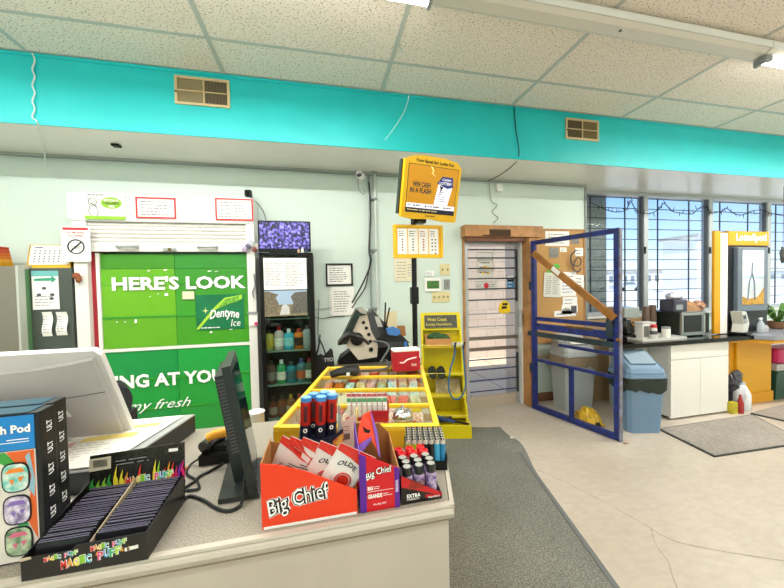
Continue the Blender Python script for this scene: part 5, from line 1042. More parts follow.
rubber([(4.72, 2.67), (4.80, 2.42), (6.3, 2.40), (6.3, 2.86)], 'smaller taupe mat on the floor before the yellow booth table')
X(MB().sph((1.80, 2.82, .018+.0), .016, (1, 1, .8)), 'paper_scrap', PAPER, 'tiny white scrap lying on the edge of the runner mat', 'scrap')
# ================================================================== CHECKOUT COUNTER
ZK = .92
def lam_mat():
    m = mat('speckled_laminate', '#b9b3a6', .45); N = m.node_tree.nodes; L = m.node_tree.links; b = N['Principled BSDF']
    t = N.new('ShaderNodeTexCoord'); v = N.new('ShaderNodeTexNoise'); v.inputs['Scale'].default_value = 300; v.inputs['Detail'].default_value = 3; r = N.new('ShaderNodeValToRGB')
    r.color_ramp.elements[0].position = .35; r.color_ramp.elements[0].color = lin('#7b7568'); r.color_ramp.elements[1].position = .6; r.color_ramp.elements[1].color = lin('#aaa497')
    L.new(t.outputs['Object'], v.inputs['Vector']); L.new(v.outputs[0], r.inputs[0]); L.new(r.outputs[0], b.inputs['Base Color']); return m
LAM = lam_mat(); CW = mat('counter_white', '#c2b9ac', .5, noise=.08, nscale=5); 
Mc = Matrix.Translation((-.19, 1.309, 0)) @ Matrix.Rotation(AR, 4, 'Z')     # display case frame: x along its near edge, y along its length
def C(x, y, z): return Mc @ Vector((x, y, z))
CWD, CLN = .642, .935
t = T('checkout_counter', 'white checkout counter with a speckled grey laminate top', 'counter', (-1, 1.2, 0))
n0 = C(-.005, -.006, 0); n1 = C(CWD+.004, -.006, 0); lft = C(-.005, .28, 0)
P(MB().prism([(-2.6, .857, ZK-.012), (.343, .857, ZK-.012), (n1.x, n1.y, ZK-.012), (n0.x, n0.y, ZK-.012), (lft.x, lft.y, ZK-.012), (-2.6, 1.58, ZK-.012)], (0, 0, .012)), 'worktop', LAM, t)
EDG = mat('edge_white', '#c2bbae', .4)
prof = [(.857, ZK+.0008), (.842, ZK), (.840, ZK-.006), (.844, ZK-.009), (.838, ZK-.014), (.834, ZK-.022), (.838, ZK-.032), (.846, ZK-.036), (.846, ZK-.042), (.857, ZK-.042)]
P(MB().prism([(-2.6, a, b) for a, b in prof], (2.6+.35, 0, 0)).bar((.347, .840, ZK-.017), (n1.x+.004, n1.y-.012, ZK-.017), .012, .036), 'front_edge', EDG, t)
P(MB().box(-2.6, .343, .8455, .852, ZK-.046, ZK-.043), 'front_groove', mat('groove_brown', '#9c8a76', .7), t)
P(MB().prism([(-2.6, .853, 0), (.341, .853, 0), (n1.x-.02, n1.y-.01, 0), (n0.x, n0.y-.01, 0), (n0.x, n0.y+.2, 0), (-2.6, 1.54, 0)], (0, 0, ZK-.0465+.03)), 'counter_body', CW, t)
# ------------------------------------------------------------------ glass-topped case
CY = mat('case_yellow', '#e6ae14', .35)
t = T('display_case', 'long yellow display case with a glass top over sweets', 'display case', M=Mc)
P(MB(Mc).box(0, CWD, 0, CLN, 0, .84), 'lower_body', CY, t)
P(MB(Mc).box(0, .012, 0, CLN, .84, .985).box(CWD-.012, CWD, 0, CLN, .84, .985).box(.012, CWD-.012, 0, .012, .84, .985).box(.012, CWD-.012, CLN-.012, CLN, .84, .985), 'side_walls', CY, t)
YR = mat('case_rim', '#f0c52a', .3)
P(MB(Mc).box(0, .022, 0, CLN, .985, 1.003, .002).box(CWD-.022, CWD, 0, CLN, .985, 1.003, .002), 'side_rim', YR, t)
cy = [0.0, .225, .45, .69, CLN-.03]
for i, y_ in enumerate(cy): P(MB(Mc).box(.0222, CWD-.0222, y_, y_+(.03 if i in (0, 4) else .018), .985, 1.002, .002), 'cross_rim', YR, t)
for y_ in cy[1:4]: P(MB(Mc).box(.012, CWD-.012, y_+.004, y_+.012, .84, .955), 'divider', CY, t)
gl_ = mat('x', '#ffffff')
P(MB(Mc).box(.0225, CWD-.0225, .0305, CLN-.0305, .990, .9935), 'glass_top', glass_mat('counter_glass', '#f6fbf8', .16, .03), t)
pk_cols = [['#e9e3da', '#d7a98a', '#e5d7c4', '#c98f6a', '#efe9df', '#e8b08c', '#e69a6a', '#e66c5a'], ['#d9d3a2', '#b7c63a', '#e66c5a', '#e9a04a', '#7fb6c9', '#f0d55a', '#e27f9a', '#e3dfd6'],
           ['#c7cf3e', '#e6842f', '#d9486a', '#6fb9c2', '#8cc7c9', '#7abccb', '#e7c14a'], ['#d9473f', '#e7e4dd', '#c23a4a', '#b5355a', '#e3bc3f', '#5aa3c4', '#d86a84']]
names = ('nearest', 'second', 'third', 'farthest')
cname = {'#e69a6a': 'apricot', '#e9e3da': 'cream', '#d7a98a': 'peach', '#e5d7c4': 'pale tan', '#c98f6a': 'brown', '#efe9df': 'white', '#e8b08c': 'salmon', '#d9d3a2': 'khaki', '#b7c63a': 'lime', '#e66c5a': 'coral', '#e9a04a': 'amber', '#7fb6c9': 'sky blue', '#f0d55a': 'yellow', '#e27f9a': 'pink', '#e3dfd6': 'off white', '#c7cf3e': 'lime yellow', '#e6842f': 'orange', '#d9486a': 'rose', '#6fb9c2': 'turquoise', '#8cc7c9': 'pale aqua', '#7abccb': 'aqua', '#e7c14a': 'golden', '#d9473f': 'red', '#e7e4dd': 'ivory', '#c23a4a': 'crimson', '#b5355a': 'raspberry', '#e3bc3f': 'mustard', '#5aa3c4': 'blue', '#d86a84': 'dusty pink'}
SH = {}
def packet_mesh(c, kind):
    import colorsys
    h_, s_, v_ = colorsys.rgb_to_hsv(*[int(c[i:i+2], 16)/255 for i in (1, 3, 5)])
    if s_ > .2: s_ = min(.9, s_*1.5)
    c = '#%02x%02x%02x' % tuple(int(255*q) for q in colorsys.hsv_to_rgb(h_, s_, v_*.93))
    m = mat('sweet'+c, c, .35, noise=.5, nscale=70, col2=random.choice(['#f5f1e8', '#c8402c', '#e8b52a', '#d9d0c0', c]))
    return m
sweet_n = 0
for ci in range(4):
    ya, yb_ = cy[ci]+.03, cy[ci+1]-.006; rows_ = 2 if ci < 3 else 2; cols_ = 9
    for r_ in range(rows_):
        for q in range(cols_):
            c_ = random.choice(pk_cols[ci])
            if ci == 2 and q > 4: c_ = random.choice(['#8cc7c9', '#7abccb', '#6fb9c2'])
            if ci == 3 and q > 4: c_ = random.choice(['#c23a4a', '#b5355a', '#d86a84'])
            xx = .045+(CWD-.09)*(q+.5)/cols_; yy = ya+(yb_-ya)*(r_+.5)/rows_
            Mp = Mc @ Matrix.Translation((xx, yy, .943+.012*r_)) @ Matrix.Rotation(random.uniform(-.12, .12), 4, 'Z') @ Matrix.Rotation(.22, 4, 'X')
            lw, ll = .026, (yb_-ya)/rows_*.43
            k = MB(Mp); k.add([(-lw, -ll, 0), (lw, -ll, 0), (lw, ll, 0), (-lw, ll, 0), (-lw*.85, -ll*.8, .014), (lw*.85, -ll*.8, .014), (lw*.85, ll*.8, .014), (-lw*.85, ll*.8, .014), (-lw*.85, -ll*.8, -.008), (lw*.85, -ll*.8, -.008), (lw*.85, ll*.8, -.008), (-lw*.85, ll*.8, -.008)],
                [(4, 5, 6, 7), (0, 1, 5, 4), (1, 2, 6, 5), (2, 3, 7, 6), (3, 0, 4, 7), (8, 11, 10, 9), (0, 8, 9, 1), (1, 9, 10, 2), (2, 10, 11, 3), (3, 11, 8, 0)])
            m_ = packet_mesh(c_, 0)
            o = X(k, 'sweet_packet', m_, '%s sweet packet, %s compartment of the yellow case, %s row' % (cname[c_], names[ci], ('front', 'back')[r_]), 'sweet packet', '%s packets, %s row of the %s compartment' % (cname[c_], ('front', 'back')[r_], names[ci]))
# support trays under the packets
for ci in range(4):
    P(MB(Mc).box(.013, CWD-.013, cy[ci]+.013 if ci == 0 else cy[ci]+.0125, cy[ci+1]+.0035 if ci < 3 else CLN-.0125, .8405, .925), 'tray', mat('tray_pale', '#d8cdb8', .5), t)
# back counter block that carries the lottery machine
Mk = Mc
t = T('back_counter', 'dark stand behind the yellow case carrying the lottery machine', 'stand', M=Mc @ Matrix.Translation((0, CLN+.01, 0)))
P(MB(Mc).box(-.0, CWD-.0, CLN+.004, CLN+.36, 0, .93, .004), 'body', CY, t); P(MB(Mc).box(0, CWD, CLN+.003, CLN+.36, .9305, .955, .003), 'top', mat('stand_dark', '#4f4a3c', .5), t)

# ------------------------------------------------------------------ lottery machine, scanner, red box
Yt = 2.42; zs = .9555
t = T('lottery_machine', 'black and cream lottery terminal with round holes at the far end of the yellow case', 'terminal', (at(370, 350, Yt).x, Yt, zs))
dz = (0, .05, 0)
bas = pp([(338, 366), (341, 358), (352, 350), (400, 346), (409, 352), (411, 366)], Yt+.02)
P(MB().prism(bas, (0, .14, 0)), 'base', BLACK, t)
P(MB().prism(pp([(352, 352), (381, 334), (381, 318), (376, 300), (371, 309), (380, 338), (402, 332), (412, 345), (415, 356), (352, 364)][4:6]+[(384, 336), (402, 335), (409, 345), (410, 356), (380, 362), (377, 340), (374, 322)], Yt+.04), (0, .14, 0)), 'printer_body', DARKGREY, t)
P(MB().prism(pp([(371.5, 309.5), (375.5, 313), (396, 335), (404, 337), (410, 343), (378, 345), (371, 330), (366, 316)], Yt+.06), (0, .10, 0)), 'rear_body', mat('machine_grey', '#3a3d3e', .4), t)
P(MB().prism(pp([(359.5, 316), (367, 314), (378, 346), (377, 357), (358.5, 360), (346, 345), (353, 326)], Yt), (0, .05, 0)), 'side_panel', mat('machine_cream', '#c9bfae', .4), t)
P(MB().prism(pp([(338, 345.5), (340, 343), (356.5, 309), (362, 307.5), (366.5, 311), (367.5, 314.5), (359.5, 316.5), (347, 344)], Yt-.012), (0, .10, 0)), 'screen_edge', mat('machine_green', '#1a2a22', .25), t)
P(MB().prism(pp([(356.5, 309.2), (362, 307), (367, 311.5), (366.8, 314.5), (361, 313)], Yt-.014), (0, .03, 0)), 'screen_cap', mat('machine_capgrey', '#9a978e', .4), t)
for (a, b) in ((363.5, 322.5), (366.2, 328), (368.8, 334.4), (370.2, 341.3), (371, 349.5)):
    c = at(a, b, Yt); P(MB().cyl((c.x, Yt-.004, c.z), (c.x, Yt+.001, c.z), .0135 if b < 345 else .017, 12), 'round_hole', BLACK, t)
c = at(357, 339, Yt); P(MB().cyl((c.x, Yt-.006, c.z), (c.x, Yt+.002, c.z), .05, 18), 'speaker', BLACK, t)
P(MB().prism(pp([(368, 317), (373, 309), (376, 322), (380, 336), (376, 340), (371, 330)], Yt-.005), (0, .03, 0)), 'hinge_arm', mat('arm_grey', '#3a3e40', .4), t)
P(MB().prism(pp([(374, 316), (379, 317), (383, 327), (378, 327)], Yt+.055), (0, .003, 0)), 'paper_slot', mat('pale_slot', '#c9c9bf', .4), t)
for (a, b, c_, d) in ((385.5, 302.5, 384.5, 330), (389.5, 307.5, 385.5, 328)): P(MB().cyl(at(a, b, Yt+.02), at(c_, d, Yt+.03), .006, 6), 'antenna', BLACK, t)
P(MB().prism(pp([(386.5, 329), (393, 326.5), (400, 329.5), (400.5, 333.5), (397, 336), (388, 334.5)], Yt), (0, .03, 0)), 'blue_part', mat('part_blue', '#3d76b8', .4), t)
P(MB().prism(pp([(404, 343), (406.5, 341.5), (408, 349), (405, 349)], Yt+.0), (0, .02, 0)), 'blue_tab', mat('part_blue'), t)
P(MB().prism(pp([(378, 342), (402, 342), (408, 352), (380, 352)], Yt+.03), (0, .01, 0)), 'printer_face', mat('printer_face', '#46484a', .35), t)
for a in (396, 399): c = at(a, 349, Yt+.02); P(MB().sph((c.x, Yt+.025, c.z), .006), 'button', RED, t)
X(MB().prism(pp([(385, 312), (397, 311), (397, 335), (390, 334), (384, 326)], 2.62), (0, .01, 0)), 'cream_envelope', mat('cream_env', '#ddd0a8', .7), 'cream card standing behind the lottery machine antennas', 'card')
X(MB().prism(pp([(397, 326), (405, 326), (406, 336), (398, 336)], 2.63), (0, .03, 0)), 'cardboard_scrap', CARD, 'small brown cardboard piece right behind the lottery machine', 'cardboard')
# scanners
HS = mat('scanner_black', '#131415', .3)
t = T('barcode_scanner', 'black hand scanner resting against the cream side of the lottery machine', 'scanner', at(352, 335, Yt-.07))
P(MB().tube([at(339.5, 343, Yt-.08), at(344, 338, Yt-.08), at(349, 334.5, Yt-.09), at(356, 336, Yt-.08)], .022, 10, .026), 'head', HS, t, smooth=True)
P(MB().tube(smooth_curve([at(354, 336, Yt-.09), at(359, 337.5, Yt-.07), at(365, 340.5, Yt-.07), at(369, 344, Yt-.065)]), .018, 8, .011), 'grip', HS, t, smooth=True)
t = T('card_reader', 'black card payment scanner lying on the far end of the glass case', 'scanner', atz(343, 372, 1.003))
c0 = atz(331, 375, 1.02); c1 = atz(345, 373, 1.03); c2 = atz(357, 371, 1.03)
P(MB().tube([c0, c0.lerp(c1, .5)+Vector((0, 0, .01)), c1+Vector((0, 0, .012)), c1.lerp(c2, .6)+Vector((0, 0, .01)), c2], .021, 8, .034), 'body', HS, t, smooth=True)
c = atz(349, 372, 1.06); P(MB().box(c.x-.01, c.x+.01, c2.y-.06, c2.y-.056, 1.02, 1.04, .001), 'white_logo', PAPER, t)
P(MB().tube(smooth_curve([c2, atz(372, 370.5, 1.01), atz(384, 369, 1.01), atz(389, 366, 1.02), at(386, 360, 2.3), at(381, 362, 2.28), at(387, 352, 2.32), at(389, 346, 2.36), at(383, 342, 2.4), at(373, 341, 2.41)], 5), .008, 6), 'cord', mat('cord_grey', '#4c4f50', .5), t, smooth=True)
x0, x1, z0, z1 = R3(393.5, 350.5, 420, 371, 1.95); z0 = 1.0035
Mx = Matrix.Translation((x0, 1.95, z0)) @ Matrix.Rotation(-.04, 4, 'Z')
t = T('red_carton', 'small red and white carton standing at the far end of the glass case', 'box', M=Mx); w = x1-x0; h = z1-z0
P(MB(Mx).box(0, w, 0, .09, 0, h-.012, .001), 'carton', mat('carton_red', '#b81026', .4), t); P(MB(Mx).box(-.001, w+.001, -.001, .091, h-.0115, h, .001).box(w-.004, w+.0015, -.0015, .0915, h*.6, h-.0115), 'white_lid', PAPER, t)
P(MB(Mx).tube(smooth_curve([(w*.22, -.002, h*.42), (w*.36, -.002, h*.40), (w*.5, -.002, h*.52), (w*.68, -.002, h*.58), (w*.86, -.002, h*.62)]), .005), 'script_mark', mat('pale_pink', '#f0c9cc', .5), t)
txt(t, 'tea', Mx @ Vector((w*.66, -.0005, h*.22)), w*.2, h*.14, mat('pale_pink'), off=.001)
# black bag with TYO
t = T('black_bag', 'black fabric bag with white letters hanging beside the liquor cabinet', 'bag', (.07, 3.3, .9))
P(MB().prism(pp([(315.5, 352), (318, 358), (321, 356), (324, 358), (331, 350), (333, 352), (334, 362), (336, 372), (330, 420), (315.5, 420)], 3.36), (0, .12, 0)), 'fabric', mat('fabric_black', '#15161a', .8), t)
P(MB().tube(smooth_curve([at(316, 356, 3.34), at(319, 345, 3.36), at(320, 335, 3.6)]), .008).tube(smooth_curve([at(326, 356, 3.34), at(323, 347, 3.36), at(320, 340, 3.6)]), .008), 'strap', BLACK, t)
a = at(324, 362, 3.345); txt(t, 'TYO', (a.x, 3.349, a.z), .09, .04, mat('bag_letters', '#c9c9c9', .7), off=.002)
cord('hanging_wire', 'thin dark cord hanging down the wall right of the liquor cabinet', [at(319, 300, 3.64), at(318, 330, 3.64), at(319, 345, 3.62)], .004, INK)
# ------------------------------------------------------------------ jerky boxes
BY = .868
def PW(px, py, Y=BY): return at(px, py, Y)
WEDGE = CARD
t = T('jerky_box', 'large orange-red display box of white jerky bags at the counter front', 'box', (-.04, .93, ZK))
xl, xr = -.160, .084; yf, ybk = .868, 1.03; zb = ZK+.001; zl, zr = 1.093, .987; th = .003; zbl, zbr = 1.075, .996
P(MB().prism([(xl, yf, zb), (xr, yf, zb), (xr, yf, zr), (xl+.11, yf, 1.058), (xl+.04, yf, zl-.008), (xl, yf, zl)], (0, th, 0)), 'front_panel', ORANGE, t)
P(MB().prism([(xl, yf+th, zb), (xl, ybk, zb), (xl, ybk, zbl+.01), (xl, ybk-.03, zbl+.01), (xl, yf+th, zl)], (th, 0, 0)), 'left_panel', CARD, t)
P(MB().prism([(xr-th, yf+th, zb), (xr-th, ybk, zb), (xr-th, ybk, zbr), (xr-th, yf+th, zr)], (th, 0, 0)), 'right_panel', CARD, t)
P(MB().prism([(xl+th, ybk-th, zb), (xr-th, ybk-th, zb), (xr-th, ybk-th, zbr), (xr-.09, ybk-th, zbr+.036), (xl+th, ybk-th, zbl)], (0, th, 0)), 'back_panel', mat('card_inside', '#97602f', .8), t)
P(MB().box(xl+th, xr-th, yf+th, ybk-th, zb, zb+.003), 'bottom_panel', CARD, t)
P(MB().box(xl+.004, xr-.002, yf-.0006, yf, zb, zb+.007), 'white_edge', PAPER, t)
lx = xl+.02; 
def chief(t, x, z, w, h, y, slope=.18):
    ux = Vector((1, 0, slope)); uz = Vector((-.12, 0, 1))
    for m_, b_, o_ in ((WHT, .12, .0006), (INKB, .07, .0011), (WHT, .0, .0016)) if w > .1 else ((INKB, .08, .0006), (WHT, .01, .0011)):
        g = b_*.25
        r_ = txt(t, 'Big Chief', Vector((x, y, z))-ux*(w*g*.22)-uz*(h*g*.6), w*(1+g*.45), h*(1+g*1.2), m_, ux, uz, off=o_, bold=b_, shear=0, arch=.006)
chief(t, lx, ZK+.018, .155, .058, yf)
# jerky bags standing in the box
def jerky(M, label, front=False):
    t = T('jerky_bag', label, 'bag', M=M, group='white jerky bags in the orange-red box')
    w, h = .11, .17; k = MB(M); vs = []; nx, nz = 6, 8
    for s_ in (-1, 1):
        for j in range(nz+1):
            for i in range(nx+1):
                u = i/nx*2-1; v = j/nz; d = .011*max(0, 1-u*u)**.6*max(0, math.sin(PI*min(1, v*1.0)))**.5
                vs.append((u*w/2, s_*(d+.0006), v*h))
    q = (nx+1)*(nz+1); fs = []
    for s_ in range(2):
        for j in range(nz):
            for i in range(nx):
                a = s_*q+j*(nx+1)+i; fs.append((a, a+1, a+nx+2, a+nx+1))
    k.add(vs, fs); P(k, 'pouch', mat('pouch_white', '#ebe9e6', .35), t)
    k = MB(M); k.prism([(-w/2, -.0095, h*.90), (-w*.1, -.0115, h*.86), (w*.2, -.0115, h*.8), (w/2, -.0095, h*.78), (w/2, -.004, h), (-w/2, -.004, h)], (0, .0015, 0)).prism([(w*.3, -.0128, h*.05), (w/2+.001, -.004, h*.02), (w/2+.001, -.004, h*.98), (w*.42, -.011, h*.9)], (0, .001, 0))
    P(k, 'red_corner', mat('bag_red', '#c92b1c', .35), t)
    R_ = M.to_3x3(); rx, uz = R_ @ Vector((1, 0, 0)), R_ @ Vector((0, 0, 1))
    if front:
        P(MB(M).tube([(.0+.022*math.cos(i*PI/10), -.0128, h*.46+.022*math.sin(i*PI/10)) for i in range(21)], .002).prism([(.017*math.cos(i*PI/8), -.0135, h*.46+.017*math.sin(i*PI/8)) for i in range(16)], (0, .001, 0)), 'round_mark', mat('bag_red'), t)
        txt(t, 'OLDE', M @ Vector((-w*.34, -.0125, h*.66)), w*.5, h*.09, INKB, rx, uz, off=.001, arch=.01)
        txt(t, 'BEEF JERKY', M @ Vector((-w*.3, -.0125, h*.14)), w*.6, h*.08, INKB, rx, uz, off=.001)
    else:
        k = MB(); print_lines(k, M @ Vector((-w*.3, -.0125, h*.45)), rx, uz, w*.5, h*.14, 3, fill=.7); P(k, 'small_print', INK, t)
specs = [(-.125, .985, -.35, .45), (-.098, .97, -.3, .42), (-.068, .955, -.25, .42), (-.03, .935, -.18, .46), (.01, .912, -.05, .52)]
labs = ['leftmost of the white jerky bags leaning in the orange-red box', 'second white jerky bag from the left in the orange-red box', 'middle white jerky bag in the orange-red box', 'white jerky bag just left of the foremost bag with the round red mark', 'foremost white jerky bag with a round red mark in the orange-red box']
for i, (x_, y_, rx_, ry_) in enumerate(specs):
    M = Matrix.Translation((x_, y_, zb+.022+.006*(i < 3))) @ Matrix.Rotation(-.35+.08*i, 4, 'Z') @ Matrix.Rotation(ry_, 4, 'Y') @ Matrix.Rotation(.16, 4, 'X')
    jerky(M, labs[i], i >= 3)
# second, narrow box
t = T('jerky_box', 'narrow red and purple display box with a raised orange lid corner', 'box', (.145, .93, ZK))
xl2, xr2, y2, yb2 = .092, .203, .868, 1.00
P(MB().prism([(xl2, y2, zb), (xr2, y2, zb), (xr2, y2, 1.030), (xl2, y2, 1.085)], (0, th, 0)), 'front_panel', mat('front_red', '#cf1420', .35), t)
P(MB().prism([(xl2, y2-.0006, zb), (xl2+.018, y2-.0006, zb), (xl2+.018, y2-.0006, 1.076), (xl2, y2-.0006, 1.085)], (0, .0006, 0)).prism([(xr2-.014, y2-.0006, zb), (xr2, y2-.0006, zb), (xr2, y2-.0006, 1.030), (xr2-.014, y2-.0006, 1.037)], (0, .0006, 0)), 'purple_band', PURPLE, t)
P(MB().prism([(xl2, y2+th, zb), (xl2, yb2, zb), (xl2, yb2, 1.12), (xl2, y2+th, 1.085)], (th, 0, 0)), 'left_panel', PURPLE, t)
P(MB().prism([(xr2-th, y2+th, zb), (xr2-th, yb2, zb), (xr2-th, yb2, 1.075), (xr2-th, y2+th, 1.030)], (th, 0, 0)), 'right_panel', CARD, t)
P(MB().prism([(xl2+th, yb2-th, zb), (xr2-th, yb2-th, zb), (xr2-th, yb2-th, 1.075), (xr2-.03, yb2-th, 1.105), (xl2+th, yb2-th, 1.115)], (0, th, 0)), 'back_panel', mat('card_inside'), t)
P(MB().box(xl2+th, xr2-th, y2+th, yb2-th, zb, zb+.003), 'bottom_panel', CARD, t)
fl = [at(357.2, 459, .905), at(358.5, 428, .935), at(363.5, 414.5, .95), at(371, 411, .95), at(377.5, 432, .93), at(380.5, 458, .90), at(371.5, 440, .92)]
P(MB().prism(fl, (.0, .003, 0)), 'lid_corner', ORANGE, t)
P(MB().prism([fl[0]+Vector((0, -.001, 0)), fl[0].lerp(fl[1], .45)+Vector((0, -.001, 0)), at(372, 436.5, .918), fl[6]+Vector((0, -.001, 0))], (0, .0005, 0)).prism([fl[3]+Vector((-.002, -.001, 0)), fl[3]+Vector((0, -.001, 0)), fl[4]+Vector((0, -.001, 0)), fl[5]+Vector((0, -.001, 0)), fl[5]+Vector((-.006, -.001, .01))], (0, .0005, 0)), 'purple_trim', mat('trim_purple', '#7a4fb4', .4), t)
c = at(366.5, 429, .93); P(MB().prism([(c.x-.012, .927, c.z+.012), (c.x-.006, .927, c.z-.008), (c.x+.006, .927, c.z-.012), (c.x+.012, .927, c.z-.004), (c.x, .927, c.z+.0)], (0, .001, 0)), 'hang_hole', INKB, t)
chief(t, xl2+.02, 1.003, .072, .024, y2-.0006, .22)
txt(t, 'BIG', (xl2+.021, y2-.0007, .981), .014, .011, WHT, bold=.04); txt(t, 'GRANDE', (xl2+.021, y2-.0007, .958), .040, .012, WHT, bold=.04)
k = MB(); print_lines(k, (xl2+.037, y2, .981), (1, 0, 0), (0, 0, 1), .022, .010, 2); print_lines(k, (xl2+.064, y2, .959), (1, 0, 0), (0, 0, 1), .028, .010, 2); k.box(xl2+.02, xr2-.018, y2-.0014, y2-.0008, .976, .9768); P(k, 'small_print', WHT, t)
txt(t, '30 x 80g TOT', (xl2+.036, y2-.0007, .937), .036, .006, WHT)
R90 = (Vector((0, 0, 1)), Vector((-1, 0, 0)))
txt(t, 'ORIGINAL', (xr2-.004, y2-.0007, .965), .035, .008, WHT, Vector((0, 0, 1)), Vector((-1, 0, 0)))
# ------------------------------------------------------------------ energy shots
t = T('shot_tray', 'black and red display tray of small energy shot bottles at the right counter corner', 'tray', (.27, .94, ZK))
xa, xb, ya, ybb = .209, .329, .872, 1.012
P(MB().prism([(xa, ya, zb), (xb, ya, zb), (xb, ya, .938), (xa, ya, 1.005)], (0, .003, 0)), 'front_panel', mat('tray_black', '#17120f', .35), t)
P(MB().prism([(xa, ya-.0006, .972), (xa+.03, ya-.0006, .962), (xb, ya-.0006, .930), (xb, ya-.0006, .939), (xa, ya-.0006, 1.004)], (0, .0006, 0)).prism([(xa+.07, ya-.0006, .932), (xb-.004, ya-.0006, .928), (xb-.004, ya-.0006, .935), (xa+.07, ya-.0006, .940)], (0, .0006, 0)), 'red_print', mat('tray_red', '#c31c22', .4), t)
P(MB().prism([(xa, ya+.003, zb), (xa, ybb, zb), (xa, ybb, 1.04), (xa, ya+.003, 1.005)], (.003, 0, 0)).prism([(xb-.003, ya+.003, zb), (xb-.003, ybb, zb), (xb-.003, ybb, .97), (xb-.003, ya+.003, .938)], (.003, 0, 0)).box(xa+.003, xb-.003, ybb-.003, ybb, zb, .985).box(xa+.003, xb-.003, ya+.003, ybb-.003, zb, zb+.002), 'tray_body', mat('tray_black'), t)
txt(t, '5-hour', (xa+.025, ya-.0007, .974), .045, .014, mat('dark_gold', '#7a3a1c', .5), off=.001, shear=.2); txt(t, 'ENERGY', (xa+.02, ya-.0007, .962), .05, .011, mat('dark_gold'), off=.001, shear=.2); txt(t, 'EXTRA', (xa+.015, ya-.0007, .939), .04, .011, WHT, bold=.04); txt(t, 'STRENGTH', (xa+.015, ya-.0007, .932), .036, .005, WHT); txt(t, '5-hour ENERGY', (xa+.078, ya-.0012, .930), .036, .005, WHT)
ep = T('energy_shot', 'x', 'bottle'); EPW = WM[ep.name]
P(MB().lathe((0, 0, 0), [(.015, 0), (.0165, .004), (.0165, .062), (.012, .072)], 12), 'shot_body', mat('shot_purple', '#5a3a78', .25, noise=.6, nscale=60, col2='#c9b8d8'), ep, smooth=True)
P(MB().lathe((0, 0, 0), [(.0135, .066), (.0138, .089), (.012, .092), (.0092, .092), (.009, .0895)], 14), 'cap', mat('shot_cap_black', '#1b1c1e', .3), ep, smooth=True)
P(MB().lathe((0, 0, 0), [(.0105, .0922), (.0115, .0926), (.0095, .093)], 14), 'cap_ring', mat('cap_ring', '#b9bcb8', .3, .5), ep)
er = T('energy_shot', 'x', 'bottle')
P(MB().lathe((0, 0, 0), [(.015, 0), (.0165, .004), (.0165, .062), (.012, .072)], 12), 'shot_body', mat('shot_red', '#a8232c', .3, noise=.6, nscale=60, col2='#d8b8b8'), er, smooth=True)
P(MB().lathe((0, 0, 0), [(.0135, .066), (.0138, .089), (.012, .092), (.009, .092), (.0085, .0885)], 14), 'cap', mat('shot_cap_red', '#d4222c', .3), er, smooth=True)
first = {0: True, 1: True}
for r_ in range(5):
    for q in range(3):
        src = er if r_ >= 3 else ep; key = 0 if r_ >= 3 else 1
        M = Matrix.Translation((xa+.023+.0365*q+(.004 if r_ % 2 else 0), ya+.0225+.0262*r_*.98, zb+.0035+(.0)))
        rn = ('front', 'second', 'third', 'fourth', 'back')[r_]; qn = ('left', 'middle', 'right')[q]
        lab = '%s-capped energy shot, %s one in the %s row of the black tray' % (('red' if r_ >= 3 else 'black'), qn, rn)
        if first[key]: src.matrix_world = M; src['label'] = lab; src['group'] = 'energy shots in the black tray'; first[key] = False
        else: dup(src, M, lab, 'energy shots in the black tray')
# ------------------------------------------------------------------ lighters
La, Lb, Lc, Ld = .266, .398, 1.022, 1.150
Ml = Matrix.Translation((.262, 1.036, zb)) @ Matrix.Rotation(AR, 4, 'Z')
t = T('lighter_tray', 'black tray packed with upright lighters behind the energy shots', 'tray', M=Ml); LW, LD = .142, .118
P(MB(Ml).box(0, LW, 0, .003, 0, .03).box(0, LW, LD-.003, LD, 0, .06).box(0, .003, .003, LD-.003, 0, .05).box(LW-.003, LW, .003, LD-.003, 0, .05).box(.003, LW-.003, .003, LD-.003, 0, .003), 'tray_body', BLACK, t)
def lighter(c):
    t = T('lighter', 'x', 'lighter')
    P(MB().prism([(.0095*math.cos(i*PI/6), .0065*math.sin(i*PI/6), 0) for i in range(12)], (0, 0, .080)), 'fuel_body', mat('lt'+c, c, .2), t, smooth=True)
    P(MB().prism([(.0085*math.cos(i*PI/6), .006*math.sin(i*PI/6), .080) for i in range(12)], (0, 0, .014)), 'steel_hood', mat('hood_steel', '#d9d3c8', .35, .3), t, smooth=True)
    P(MB().cyl((-.004, -.0045, .093), (-.004, .0045, .093), .004, 8).cyl((.004, 0, .094), (.004, 0, .096), .003, 8), 'spark_wheel', INKB, t)
    return t
front = ['#9bbf2a', '#a6c92f', '#c9242c', '#1b1b1d', '#222', '#45a9d6', '#2a7fae']
front = [c if len(c) == 7 else '#222224' for c in front]; fname = ['olive green', 'lime green', 'red', 'black', 'charcoal', 'sky blue', 'deep blue']
cols = {}
for j in range(6):
    for i in range(7):
        c_ = front[i] if j == 0 else random.choice(front)
        M = Ml @ Matrix.Translation((.013+.0193*i, .014+.0182*j, .0035))
        lab = ('%s lighter in the front row of the black lighter tray' % fname[i]) if j == 0 else 'lighter in the back rows of the tray showing only its steel top'
        g = 'lighters front row' if j == 0 else 'lighters in the back rows of the tray'
        if c_ not in cols: o = lighter(c_); o.matrix_world = M; o['label'] = lab; o['group'] = g; cols[c_] = o
        else: dup(cols[c_], M, lab, g)
